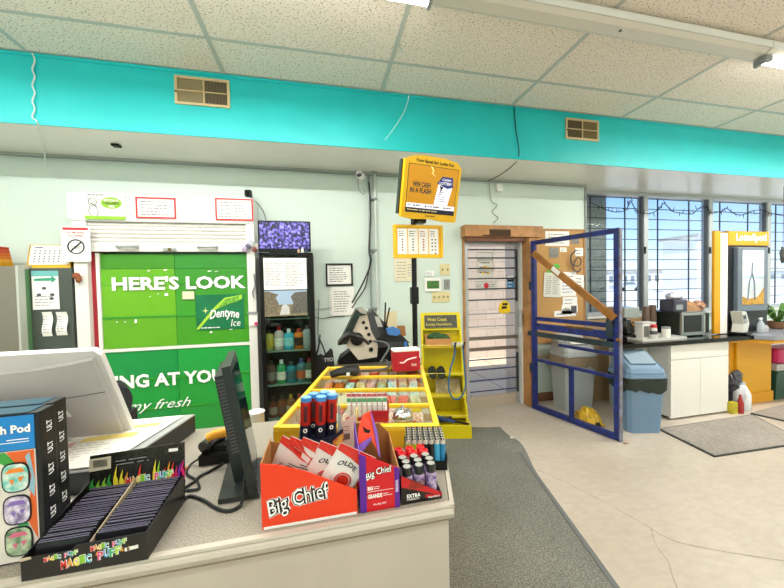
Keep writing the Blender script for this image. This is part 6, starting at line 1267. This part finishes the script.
# ------------------------------------------------------------------ things between boxes and case
t = T('stick_display', 'dark holder of red tubes with blue caps behind the orange-red box', 'holder', (.0, 1.2, ZK))
P(MB().box(-.085, .045, 1.108, 1.20, zb, zb+.106).prism([(-.02, 1.10, zb), (.055, 1.10, zb), (.065, 1.10, zb+.135), (-.01, 1.10, zb+.09), (-.06, 1.10, zb+.085)], (0, .004, 0)), 'holder_box', mat('holder_navy', '#1d2238', .4), t)
P(MB().prism([(.02, 1.098, zb+.0), (.057, 1.098, zb), (.066, 1.098, zb+.124), (.03, 1.098, zb+.10)], (0, .002, 0)), 'picture_panel', mat('holder_red', '#b8392a', .4, noise=.6, nscale=50, col2='#e2b14a'), t)
P(MB().prism([(-.055, 1.098, zb+.03), (-.03, 1.098, zb+.03), (-.03, 1.098, zb+.07), (-.055, 1.098, zb+.07)], (0, .002, 0)), 'white_patch', PAPER, t)
tubes = [(-.062, 1.135, 'front left'), (-.012, 1.128, 'front centre'), (.025, 1.14, 'front right'), (-.037, 1.168, 'rear left'), (.0, 1.175, 'rear right')]
tp = None
for i, (x_, y_, nm) in enumerate(tubes):
    M = Matrix.Translation((x_, y_, 1.028)) @ Matrix.Rotation(.05, 4, 'Y')
    lab = '%s red tube with a blue cap in the dark holder' % nm
    if tp is None:
        tp = T('vape_tube', lab, 'tube', M=Matrix.Translation((0, 0, 0)), group='red tubes with blue caps')
        P(MB().cyl((0, 0, 0), (0, 0, .125), .018, 16), 'tube', mat('tube_red', '#b3261c', .25), tp, smooth=True)
        P(MB().cyl((0, 0, .125), (0, 0, .137), .0185, 16), 'cap', mat('cap_blue2', '#3f86c8', .3), tp, smooth=True); P(MB().cyl((0, 0, .137), (0, 0, .139), .0165, 16), 'cap_top', mat('cap_blue3', '#7ab2de', .3), tp)
        P(MB().cyl((0, 0, .0), (0, 0, .046), .0187, 16), 'dark_base', mat('tube_navy', '#14172a', .3), tp, smooth=True)
        P(MB().cyl((0, -.0185, .03), (0, -.0195, .03), .007, 12), 'white_ring', PAPER, tp); P(MB().cyl((0, -.0196, .03), (0, -.020, .03), .0035, 12), 'ring_center', INKB, tp)
        txt(tp, 'TITAN', (-.006, -.0185, .06), .085, .012, mat('tube_dark', '#3a0f12', .4), Vector((0, 0, 1)), Vector((-1, 0, 0)), off=.0005) if 0 else None
        k = MB(); k.box(-.006, .005, -.0188, -.0178, .058, .112); P(k, 'tube_lettering', mat('tube_dark', '#4a1014', .4), tp)
        tp.matrix_world = M
    else: dup(tp, M, lab, 'red tubes with blue caps')
P(MB().box(.05, .06, 1.13, 1.16, zb, zb+.2), 'side_wire', mat('clear_grey', '#9aa7ae', .1, alpha=.5), t)
t = T('small_carton', 'pink-white carton with a barcode behind the orange-red box', 'box', (.08, 1.14, ZK))
c0 = at(337, 428, 1.14); c1 = at(354.5, 428, 1.14)
P(MB().prism([(c0.x, 1.14, zb), (c1.x, 1.14, zb), (c1.x+.008, 1.14, 1.085), (c0.x+.002, 1.14, 1.055)], (0, .003, 0)), 'front_panel', mat('pinkwhite', '#d9b9ae', .5), t); P(MB().prism([(c1.x, 1.143, zb), (c1.x+.01, 1.18, zb), (c1.x+.018, 1.18, 1.10), (c1.x+.008, 1.143, 1.085)], (-.003, 0, 0)).box(c0.x, c1.x, 1.143, 1.18, zb, zb+.003), 'side_panel', mat('card_yellow', '#c9b24a', .5), t)
k = MB()
for i in range(12): k.box(c0.x+.012+i*.0028, c0.x+.0135+i*.0028, 1.1385, 1.1395, 1.0, 1.022)
print_lines(k, (c0.x+.01, 1.14, 1.03), (1, 0, 0), (0, 0, 1), .04, .02, 3, off=.001); P(k, 'barcode_print', mat('print_brown', '#6b4a48', .6), t)
# lip balm rack on the glass
Mb = Mc @ Matrix.Translation((.275, .045, 1.004))
t = T('lip_balm_rack', 'red based rack of green and white lip balm cards on the glass case', 'rack', M=Mb)
P(MB(Mb).box(0, .17, 0, .035, 0, .012, .001).box(.10, .17, -.012, -.008, 0, .045).box(0, .17, .034, .037, .012, .07), 'rack_base', mat('rack_red', '#a3152a', .4), t)
tt = None
for i in range(8):
    lab = 'green-topped white lip balm card in the red rack on the glass'
    M = Mb @ Matrix.Translation((.012+.0205*i, .012, .0125))
    if tt is None:
        tt = T('lip_balm', lab, 'lip balm', M=Matrix.Translation((0, 0, 0)), group='lip balms in the red rack')
        P(MB().box(-.009, .009, 0, .002, 0, .095), 'card', PAPER, tt); P(MB().box(-.009, .009, -.0008, -.0001, .06, .075), 'green_band', mat('balm_green', '#5fae7c', .5), tt); P(MB().box(-.009, .009, -.0008, -.0001, .082, .094), 'pink_band', mat('balm_pink', '#c9626e', .5), tt)
        P(MB().cyl((0, -.006, .004), (0, -.006, .052), .005, 10), 'stick', mat('balm_white', '#e5e2dc', .3), tt); P(MB().box(-.006, .006, -.0009, -.0001, .02, .026), 'card_print', GREYP, tt)
        tt.matrix_world = M
    else: dup(tt, M, lab, 'lip balms in the red rack')
Mv = Mc @ Matrix.Translation((.16, .10, 1.004))
t = T('gum_box', 'small pale box with a dark red spot left of the lip balm rack', 'box', M=Mv)
P(MB(Mv).prism([(0, 0, 0), (.05, 0, 0), (.055, .0, .09), (.0, .0, .095)], (0, .05, 0)), 'carton', mat('gum_pale', '#d9d2bf', .5), t); P(MB(Mv).box(.014, .036, -.002, -.0003, .02, .06), 'red_spot', mat('gum_red', '#6b1626', .4), t)
# bell
bc = C(.50, .075, 1.0025)
t = T('call_bell', 'chrome call bell on the glass top of the yellow case', 'bell', bc)
P(MB().lathe(bc, [(.043, 0), (.044, .004), (.042, .008), (.03, .010)], 24), 'base', mat('bell_base', '#b9b4a8', .3, .8), t, smooth=True)
P(MB().lathe(bc, [(.040, .012), (.040, .016), (.036, .026), (.027, .035), (.014, .040), (.004, .041)], 24), 'dome', CHROME, t, smooth=True)
P(MB().lathe(bc, [(.004, .041), (.004, .048), (.007, .050), (.006, .054), (.002, .055)], 12), 'plunger', CHROME, t, smooth=True)
c = at(381, 443, 1.08)
# ------------------------------------------------------------------ black monitor, edge on
t = T('monitor', 'black flat monitor seen edge-on standing on the laminate counter', 'monitor', (-.25, 1.1, ZK))
mf = mat('monitor_black', '#1c2626', .3); 
nb, nt_ = Vector((-.196, 1.01, .938)), Vector((-.258, 1.01, 1.318)); fb, ft = Vector((-.243, 1.27, .938)), Vector((-.305, 1.27, 1.318))
up_ = (nt_-nb).normalized(); al = (fb-nb).normalized(); nn = al.cross(up_).normalized()
if nn.x > 0: nn = -nn     # nn points left, behind the screen
def mon(y0, y1, z0, z1, d0, d1):
    L1 = (fb-nb).length; H1 = (nt_-nb).length
    p = [nb+al*(L1*a)+up_*(H1*b) for a, b in ((y0, z0), (y1, z0), (y1, z1), (y0, z1))]
    return [q+nn*d0 for q in p], nn*(d1-d0)
a, v = mon(0, 1, 0, 1, 0, .024); P(MB().prism(a, v), 'bezel', mf, t)
a, v = mon(.04, .96, .05, .95, -.0015, -.0002); P(MB().prism(a, v), 'screen', mat('screen_off', '#0d2a2c', .08), t)
a, v = mon(.10, .92, .30, .93, .0245, .05); P(MB().prism(a, v), 'back_cover', mat('monitor_back', '#202425', .4), t)
k = MB(); 
for i in range(22): a, v = mon(.0995, .0985, .32+i*.027, .332+i*.027, .028, .046); k.prism(a, v)
for i in range(22): a, v = mon(.14, .5, .32+i*.027, .332+i*.027, .0502, .0512); k.prism(a, v)
P(k, 'vent_slots', INK, t)
P(MB().prism([(-.302, 1.005, zb), (-.19, 1.005, zb), (-.20, 1.22, zb), (-.33, 1.22, zb)], (0, 0, .014)), 'base', mat('monitor_base', '#2b302f', .3), t)
P(MB().prism([(-.275, 1.08, zb+.014), (-.232, 1.08, zb+.014), (-.232, 1.14, zb+.014), (-.275, 1.14, zb+.014)], (-.024, 0, .14)), 'neck', mf, t)
# ------------------------------------------------------------------ scanner cradle with yellow handle
cc = atz(216, 455, ZK)
t = T('scanner_cradle', 'black charging cradle holding a yellow-handled scanner on the counter', 'cradle', (cc.x, cc.y, ZK))
P(MB().prism([(-.43, 1.24, zb), (-.33, 1.24, zb), (-.31, 1.37, zb), (-.41, 1.38, zb)], (0, 0, .035)), 'base', BLACK, t)
P(MB().prism([(-.42, 1.26, zb+.035), (-.34, 1.26, zb+.035), (-.33, 1.35, zb+.035), (-.405, 1.36, zb+.035)], (.008, .005, .02)), 'cradle_cup', HS, t)
P(MB().tube([(-.415, 1.255, zb+.055), (-.395, 1.30, zb+.066), (-.36, 1.33, zb+.066)], .026, 10, .018), 'scanner_head', HS, t, smooth=True)
P(MB().tube([at(207, 438, 1.225), at(214, 434.5, 1.23), at(231, 431, 1.25)], .014, 10, .018), 'yellow_handle', mat('handle_yellow', '#f0a417', .35), t, smooth=True)
# counter cables
def ctop(px, py, dz=.005): return atz(px, py, ZK+dz)
cord('counter_cable', 'black cable looping on the counter from the magic box to the black monitor', [ctop(183, 488), ctop(192, 483), ctop(200, 476), ctop(212, 470), ctop(224, 462), ctop(230, 452), Vector((-.36, 1.36, .95))], .0045, CABLE)
cord('counter_cable', 'black cable curving across the laminate below the black monitor', [ctop(183, 500), ctop(190, 496), ctop(203, 500), ctop(216, 508), ctop(228, 511), ctop(238, 507), ctop(243, 497, .02), Vector((-.245, 1.12, 1.0))], .005, CABLE)
cord('counter_cable', 'thin black cable coming out of the scanner cradle on the counter', [Vector((-.42, 1.25, .95)), ctop(190, 465), ctop(187, 474), ctop(196, 480), ctop(199, 488), ctop(192, 490), ctop(184, 490)], .004, CABLE)
X(MB().tube([ctop(182, 469), ctop(188, 468)], .006), 'cable_plug', mat('plug_orange', '#c8641c', .4), 'small orange plug beside the magic box on the counter', 'plug')
# ------------------------------------------------------------------ cash tray with papers
zt1 = 1.0
t = T('cash_drawer', 'dark cash drawer box at the back left of the counter under papers', 'drawer box', (-.85, 1.45, ZK))
q = [Vector((-1.6, 1.16, zb)), Vector((-.635, 1.16, zb)), Vector((-.548, 1.56, zb)), Vector((-1.6, 1.56, zb))]
P(MB().prism(q, (0, 0, .068)), 'body', mat('drawer_dark', '#23272a', .4), t)
P(MB().prism([p_+Vector((0, 0, .0685)) for p_ in q], (0, 0, .006)), 'top_edge', mat('drawer_edge', '#b9bcbc', .4, .3), t)
k = MB(); [k.cyl((-.655+.02*i, 1.2+.09*i, zb+.0746), (-.655+.02*i, 1.2+.09*i, zb+.0775), .005) for i in range(2)]; P(k, 'screw', STEEL, t)
zp = zb+.079
def flat_paper(name, label, pts, z, col='#efeee8', yellow=False, group=None):
    t = T(name, label, 'paper', (sum(p[0] for p in pts)/4, sum(p[1] for p in pts)/4, z), group=group)
    P(MB().prism([(a, b, z) for a, b in pts], (0, 0, .0012)), 'sheet', mat('sheet'+col, col, .7), t)
    a = Vector((*pts[0], z+.0012)); r_ = Vector((*pts[1], z+.0012))-a; u_ = Vector((*pts[3], z+.0012))-a
    k = MB(); print_lines(k, a+r_*.1+u_*.08, r_, u_, r_.length*.8, u_.length*.84, 16, off=.0005, fill=.35); P(k, 'small_print', mat('print_pale', '#b9b4a8', .7), t)
    if yellow: P(MB().prism([a+r_*.35+u_*.5+Vector((0, 0, .0009)), a+r_*.85+u_*.52+Vector((0, 0, .0009)), a+r_*.85+u_*.64+Vector((0, 0, .0009)), a+r_*.35+u_*.60+Vector((0, 0, .0009))], (0, 0, .0003)).prism([a+r_*.45+u_*.7+Vector((0, 0, .0009)), a+r_*.95+u_*.75+Vector((0, 0, .0009)), a+r_*.95+u_*.83+Vector((0, 0, .0009)), a+r_*.45+u_*.78+Vector((0, 0, .0009))], (0, 0, .0003)), 'highlighter_marks', mat('highlighter', '#e6d27a', .7), t)
flat_paper('paper_sheet', 'large white sheet with yellow highlighting on top of the cash drawer', [(-1.0, 1.17), (-.665, 1.165), (-.585, 1.545), (-.95, 1.555)], zp, '#f2f0e6', True)
flat_paper('paper_sheet', 'white printed sheet lying under the white screen on the cash drawer', [(-1.25, 1.19), (-1.01, 1.18), (-.96, 1.5), (-1.25, 1.5)], zp, '#e9e7e2')
flat_paper('pink_paper', 'pink sheet of paper peeking out below the white screen', [(-1.06, 1.22), (-.86, 1.24), (-.86, 1.36), (-1.05, 1.36)], zp+.002, '#e3b3b0')
# lower papers on the laminate in front of the drawer
flat_paper('paper_sheet', 'white paper lying on the laminate between puzzle boxes and black box', [(-.95, 1.02), (-.62, 1.06), (-.64, 1.15), (-.98, 1.15)], zb+.001, '#f0efea')
# ------------------------------------------------------------------ white till screen, back towards us
t = T('till_screen', 'large white till screen seen from behind at the left of the counter', 'screen', (-1.05, 1.35, ZK))
TW = mat('till_white', '#dcdad8', .35); TG = mat('till_grey', '#bfbcba', .4)
SBL = Vector((-1.22, 1.445, .985)); SBR = Vector((-.727, 1.445, .985)); STR = Vector((-.727, 1.265, 1.343)); STL = Vector((-1.22, 1.265, 1.343))
su = (STR-SBR); sr = (SBR-SBL); sn = sr.cross(su).normalized()   # towards viewer
if sn.y > 0: sn = -sn
def SP(u, v, d=0): return SBL+sr*u+su*v+sn*d
P(MB().prism([SP(0, 0), SP(.97, 0), SP(1, .03), SP(1, .95), SP(.97, 1.0), SP(0, 1.0)], -sn*.022), 'screen_shell', TW, t)
vs = []; 
k = MB(); n_ = 8
top_c = [(0, .86)]+[(u/n_, .86+.09*(u/n_)**3) for u in range(1, n_+1)]
k.prism([SP(.0, .03, .0)]+[SP(.955, .03, .0), SP(.965, .55, .0), SP(.965, .94, .0)]+[SP(.965*u/n_, .84+.10*(u/n_)**3, .0) for u in range(n_-1, -1, -1)], sn*.018)
P(k, 'back_cover', TG, t)
P(MB().tube([SP(.965*u/12, .50+.09*(u/12)**2, .0185) for u in range(13)], .0015, 5), 'cover_seam', INK, t)
P(MB().box(-1.3, -.84, 1.19, 1.27, zb+.084, 1.185, .012), 'support_block', TW, t)
P(MB().prism([(-1.30, 1.186, 1.01), (-.86, 1.186, 1.01), (-.86, 1.186, 1.165), (-1.30, 1.186, 1.17)], (0, .004, 0)), 'block_face', mat('block_face', '#f0eeec', .4), t)
P(MB().prism([SP(.44, .50, .02), SP(.54, .50, .02), SP(.60, .54, .02), (SP(.47, .555, .02))], sn*.02), 'cable_port', BLACK, t)
P(MB().prism([SP(.60, .38, .02), SP(.70, .34, .02), SP(.68, .46, .02), SP(.58, .47, .02)], sn*.004), 'paper_tab', PAPER, t)
P(MB().tube(smooth_curve([SP(.5, .52, .03), SP(.56, .48, .035), SP(.62, .44, .03)]), .006), 'short_lead', CREAM, t)
P(MB().box(-1.35, -.9, 1.26, 1.44, zb+.076, zb+.082), 'foot_plate', TG, t)
P(MB().prism([(-1.15, 1.27, zb+.082), (-1.0, 1.27, zb+.082), (-1.0, 1.36, zb+.082), (-1.15, 1.36, zb+.082)], (0, .03, .1)), 'neck', TG, t)
c = at(120, 386, 1.75)
c = at(118, 386, 1.5); X(MB().sph((c.x-.01, 1.52, 1.09), .05, (.95, .6, 1.7), n=14, m=11, jit=.06), 'black_mitt', mat('mitt_black', '#191b1e', .8), 'black cloth mitt poking out behind the white till screen', 'mitt')
P_ = at(128, 411, 1.62); X(MB().box(P_.x-.10, P_.x+.02, 1.60, 1.66, zb-.2, P_.z+.005, .01), 'black_box', mat('mitt_black'), 'low black object behind the papers in front of the green doors', 'box')
c = at(257, 418, 1.7); t = T('white_tub', 'white plastic tub standing behind the counter next to the liquor cabinet', 'tub', (c.x, 2.1, 0)); c = at(256, 410, 2.2)
P(MB().lathe((c.x, 2.2, 0), [(.04, 0), (.045, .02), (.05, at(256, 413, 2.2).z), (.055, at(256, 413, 2.2).z+.01), (.045, at(256, 413, 2.2).z)], 14), 'tub', mat('tub_white', '#dcdcdc', .4), t, smooth=True)
c = at(1, 328, 3.0); X(MB().sph((c.x-.06, 2.9, c.z), .09, (1, .8, 1.2), n=12, m=9).box(c.x-.1, c.x-.02, 2.86, 2.94, 0, c.z-.08), 'white_fan', mat('fan_pale', '#d9cdd0', .5), 'rounded pale head of a standing appliance at the left edge above the till screen', 'appliance')
# ------------------------------------------------------------------ puzzle pod boxes
def pod_box(x0, x1, y0, ry, label, front):
    M = Matrix.Translation((x1, y0, zb)) @ Matrix.Rotation(ry, 4, 'Z'); w = x1-x0; h = .345; d = .05
    t = T('pod_box', label, 'box', M=M)
    P(MB(M).box(-w, 0, 0, d, 0, h, .002), 'carton', mat('pod_black', '#15181c', .35), t)
    P(MB(M).box(-w, -.010, -.0014, -.0002, h-.083, h-.005), 'blue_header', mat('pod_blue', '#1c86d2', .35), t)
    P(MB(M).box(-w, -.010, -.0014, -.0002, .004, h-.085), 'white_panel', mat('pod_white', '#e9e4dc', .35), t)
    if front:
        R_ = M.to_3x3(); rx = R_ @ Vector((1, 0, 0)); uz = Vector((0, 0, 1))
        txt(t, 'Launch Pod', M @ Vector((-.124, -.0015, h-.044)), .108, .019, WHT, rx, uz, bold=.04)
        k = MB(M); k.box(-.06, -.02, -.0022, -.0016, h-.060, h-.058).box(-.15, -.02, -.0022, -.0016, h-.066, h-.0645); P(k, 'header_lines', WHT, t)
        P(MB(M).cyl((-.095, -.0012, h-.062), (-.095, -.0026, h-.062), .006, 12), 'red_dot', RED, t)
        art = [('#e2662a', [(-.062, h-.086), (-.012, h-.086), (-.012, .05), (-.03, .10), (-.022, .16), (-.04, .22)]), ('#3fa043', [(-.11, h-.086), (-.064, h-.086), (-.048, .235), (-.06, .225), (-.09, .25)]), ('#2d7fc4', [(-w+.0, h-.086), (-.112, h-.086), (-.085, .235), (-.10, .2), (-w, .22)]),
               ('#8fb9cc', [(-.028, h-.1), (-.020, h-.09), (-.012, .19), (-.014, .15), (-.024, .17), (-.018, .2)]), ('#2f9a55', [(-.05, .10), (-.035, .12), (-.028, .085), (-.038, .06)])]
        for q, (c_, pts) in enumerate(art): P(MB(M).prism([(a, -.0022-.0003*q, b) for a, b in pts], (0, .0008, 0)), 'printed_swirl', mat('art'+c_, c_, .4), t)
        def blob(cx, cz, r, c1, c2, c3, ears=False):
            P(MB(M).prism([(cx+r*1.12*math.copysign(abs(math.cos(i*PI/10))**.6, math.cos(i*PI/10)), -.0042, cz+r*1.5*math.copysign(abs(math.sin(i*PI/10))**.6, math.sin(i*PI/10))) for i in range(20)], (0, .0012, 0)), 'sticker_edge', INKB, t)
            P(MB(M).prism([(cx+r*math.copysign(abs(math.cos(i*PI/10))**.6, math.cos(i*PI/10)), -.0050, cz+r*1.36*math.copysign(abs(math.sin(i*PI/10))**.6, math.sin(i*PI/10))) for i in range(20)], (0, .0007, 0)), 'sticker', mat('st'+c1+c2, c1, .35, noise=.9, nscale=55, col2=c2), t)
            P(MB(M).prism([(cx-r*.8, -.0056, cz+r*.5), (cx+r*.8, -.0056, cz+r*.55), (cx+r*.5, -.0056, cz+r*.95), (cx-r*.4, -.0056, cz+r*.95)], (0, .0005, 0)).prism([(cx-r*.5, -.0056, cz-r*.2), (cx-r*.1, -.0056, cz-r*.1), (cx-r*.2, -.0056, cz-r*.7)], (0, .0005, 0)).prism([(cx+r*.2, -.0056, cz-r*.0), (cx+r*.7, -.0056, cz+r*.1), (cx+r*.4, -.0056, cz-r*.5)], (0, .0005, 0)), 'sticker_shapes', mat('st3'+c3, c3, .35), t)
        blob(-.046, .200, .023, '#5fc4b8', '#e8f0e8', '#f08a2a'); blob(-.046, .125, .023, '#e9e2f2', '#5a3f86', '#8a6fc0'); blob(-.046, .052, .023, '#c8d9b8', '#3a6a4a', '#d66a8a')
        blob(-.112, .195, .023, '#c9b8d8', '#7f8fc9', '#e6b8c8'); blob(-.118, .058, .024, '#7a4a2a', '#c9955a', '#3a2418'); blob(-.158, .13, .024, '#9a4fa0', '#f0c93a', '#2d7fc4')
        P(MB(M).prism([(-.135, -.0045, .11), (-.105, -.0045, .105), (-.085, -.0045, .125), (-.085, -.0045, .17), (-.095, -.0045, .185), (-.14, -.0045, .19)], (0, .001, 0)), 'sticker_red', RED, t)
        P(MB(M).prism([(-.108, -.0052, .155), (-.078, -.0052, .15), (-.078, -.0052, .18), (-.10, -.0052, .185)], (0, .001, 0)).prism([(-.098, -.0052, .10), (-.085, -.0052, .10), (-.085, -.0052, .15), (-.098, -.0052, .15)], (0, .001, 0)), 'sticker_blue', mat('stblue', '#3a5fb0', .4), t)
        P(MB(M).prism([(-.14, -.0052, .185), (-.078, -.0052, .18), (-.10, -.0052, .205), (-.125, -.0052, .21)], (0, .001, 0)), 'sticker_orange', mat('storange', '#e8822a', .4), t)
    R_ = M.to_3x3(); ry_ = R_ @ Vector((0, 1, 0))
    for i in range(6):
        z_ = h-.055-.052*i
        txt(t, 'ULT', M @ Vector((.0004, d*.5+.009, z_)), .026, .017, WHT, Vector((0, 0, 1)), -ry_, off=.0012, bold=.03, name='spine_lettering')
    P(MB(M).box(-w+.01, -.02, .0, d, h+.0002, h+.0014), 'top_label', mat('pod_top', '#1a4a5e', .4), t)
    return t
pod_box(-.90, -.641, .903, .05, 'front puzzle box with a blue header and colourful sticker art at the left edge', True)
pod_box(-.92, -.658, .965, .05, 'rear dark-spined box standing right behind the front puzzle box', False)
# ------------------------------------------------------------------ Magic Puff box
t = T('display_box', 'open black display box with rainbow flame print full of thin packets', 'box', (-.52, .95, ZK))
PB = mat('puff_black', '#121211', .3)
mxl, mxr, my0, my1 = -.641, -.403, .838, 1.048
hz_l, hz_r = .048, .062
P(MB().prism([(mxl, my0, zb), (mxr, my0, zb), (mxr, my0, zb+.064), (mxl+.10, my0, zb+.060), (mxl+.09, my0, zb+.050), (mxl, my0, zb+.050)], (0, .003, 0)), 'front_panel', PB, t)
P(MB().prism([(mxr-.003, my0+.003, zb), (mxr-.003, my1, zb), (mxr-.003, my1, zb+.078), (mxr-.003, my0+.003, zb+.064)], (.003, 0, 0)), 'side_panel', PB, t)
P(MB().prism([(mxl, my0+.003, zb), (mxl, my1, zb), (mxl, my1, zb+.09), (mxl, my0+.003, zb+.050)], (.003, 0, 0)), 'side_panel', PB, t)
P(MB().box(mxl+.003, mxr-.003, my0+.003, my1, zb, zb+.003), 'bottom_panel', PB, t)
mlz = 1.0
P(MB().prism([(mxl, my1, zb), (mxr, my1, zb), (mxr, my1+.012, 1.089), (mxl, my1+.012, 1.079)], (0, .003, 0)), 'lid_panel', mat('lid_black', '#26261f', .25, noise=.5, nscale=120), t)
tilt = Vector((0, .012, .165)).normalized()
def LP(u, v, d=.0012):   # point on the lid face; u across 0-1, v up 0-1 from z .99 to the top
    return Vector((mxl+(mxr-mxl)*u, my1+.0048+.0072*v-d, .985+(.096)*v))
fc = ['#2f9a3c', '#8cc63a', '#f2e13a', '#f2a52a', '#e8382a', '#d6246e', '#7a2fa0', '#2a6fc4']
def flame(k, x, z, w, h, y):
    k.prism([(x-w/2, y, z), (x+w/2, y, z), (x+w*.45, y, z+h*.35), (x+w*.15, y, z+h*.55), (x+w*.35, y, z+h), (x-w*.1, y, z+h*.7), (x-w*.4, y, z+h*.4)], (0, .0004, 0))
u_ = [(.03, .42, 0), (.09, .35, 1), (.15, .4, 1), (.20, .5, 0), (.27, .75, 2), (.33, .6, 2), (.38, .5, 3), (.52, .7, 4), (.57, .4, 4), (.68, .8, 2), (.72, .75, 1), (.78, .5, 4), (.83, .7, 3), (.87, .65, 4), (.91, .5, 5), (.95, .6, 6), (.98, .7, 5)]
for u, hh, ci in u_:
    p = LP(u, .0, .0022); k = MB(); flame(k, p.x, p.z, .013, hh*.085, p.y); P(k, 'flame', mat('fl'+fc[ci], fc[ci], .4), t)
P(MB().prism([LP(.0, .55, .0028), LP(.22, .58, .0028), LP(.22, .93, .0028), LP(.0, .9, .0028)], (0, .0006, 0)), 'barcode_label', mat('label_tan', '#d6cdb4', .6), t)
k = MB()
for i in range(16): a = LP(.045+.009*i, .66, .0036); k.box(a.x, a.x+.0008, a.y, a.y+.0004, a.z, a.z+.02)
P(k, 'barcode', INKB, t)
P(MB().prism([LP(.83, .86, .003), LP(.93, .86, .003), LP(.93, .95, .003), LP(.83, .95, .003)], (0, .0005, 0)), 'price_label', PAPER, t)
k = MB(); print_lines(k, LP(.27, .62, .002), (1, 0, .04), (0, 0, 1), .12, .02, 2, off=.001); P(k, 'lid_print', GREYP, t)
def magic(t, o, w, h, off, slope=.05):
    """the two words, letter by letter in changing colours"""
    n_ = 10; s = 'MAGIC PUFF'; cs = ['#e8382a', '#f2a52a', '#f2e13a', '#8cc63a', '#38b8c8', None, '#e84a8a', '#4aa8e0', '#3ab87a', '#b8e04a']
    for i, ch in enumerate(s):
        if ch == ' ': continue
        x_ = Vector(o)+Vector((w*i/n_, 0, w*i/n_*slope+(.002 if i % 2 else 0)))
        txt(t, ch, x_-Vector((.0006, 0, .0006)), w/n_*.98+.0012, h+.0012, WHT, (1, 0, slope), off=off, bold=.1)
        txt(t, ch, x_, w/n_*.92, h, mat('mg'+cs[i], cs[i], .4), (1, 0, slope), off=off+.0006, bold=.03)
p = LP(.38, .06, .003); magic(t, p, .12, .020, .0015)
magic(t, (mxl+.072, my0, zb+.012), .115, .019, .0008, .1)
magic(t, (mxl+.042, my0, zb+.035), .062, .010, .0008, .06)
magic(t, (mxl+.128, my0, zb+.041), .07, .012, .0008, .06)
k = MB()
for i in range(6): flame(k, mxl+.14+.012*i, zb+.030, .006, .011, my0-.0008)
P(k, 'flame', mat('fl#f2a52a'), t)
P(MB().prism([(mxr-.045, my0-.0008, zb+.028), (mxr-.018, my0-.0008, zb+.031), (mxr-.018, my0-.0008, zb+.039), (mxr-.045, my0-.0008, zb+.036)], (0, .0006, 0)), 'price_label', PAPER, t)
P(MB().prism([(mxl-.001, my0-.0006, zb+.044), (mxl+.02, my0-.0006, zb+.047), (mxl+.018, my0-.0006, zb+.052), (mxl-.001, my0-.0006, zb+.0505)], (0, .0006, 0)), 'torn_corner', mat('torn', '#cbb9a0', .8), t)
mdx = (mxl+mxr)/2-.004
P(MB().prism([(mdx, my0+.02, zb+.003), (mdx, my1-.002, zb+.003), (mdx, my1-.002, zb+.088), (mdx, my0+.02, zb+.052)], (.002, 0, 0)), 'divider', mat('divider_tan', '#b8a88a', .7), t)
pp_ = None
for col in range(2):
    xa_ = (mxl+.006, mdx+.005)[col]; xb_ = (mdx-.003, mxr-.006)[col]
    for i in range(26):
        M = Matrix.Translation(((xa_+xb_)/2+random.uniform(-.002, .002), my0+.010+.0071*i, zb+.0035-.004*random.random())) @ Matrix.Rotation(-.32+random.uniform(-.03, .03), 4, 'X')
        lab = 'thin black packet in the %s row of the flame print box' % ('left', 'right')[col]; gr = 'thin packets in the %s row' % ('left', 'right')[col]
        if i == 0:
            w_ = xb_-xa_-.004
            pp_ = T('paper_packet', lab, 'packet', M=Matrix(), group=gr)
            P(MB().box(-w_/2, w_/2, -.0013, .0013, 0, .062), 'sleeve', mat('packet_black', '#1a191f', .25), pp_); P(MB().box(-w_/2+.003, w_/2-.003, -.0009, .0009, .0621, .0636), 'edge', mat('packet_edge', '#78738c', .4), pp_)
            pp_.matrix_world = M
        else:
            M = M @ Matrix.Diagonal((1, 1, 1+.0*i, 1)); M.translation.z += .014*i/26
            dup(pp_, M, lab, gr)
# tiny scraps on the front of the counter
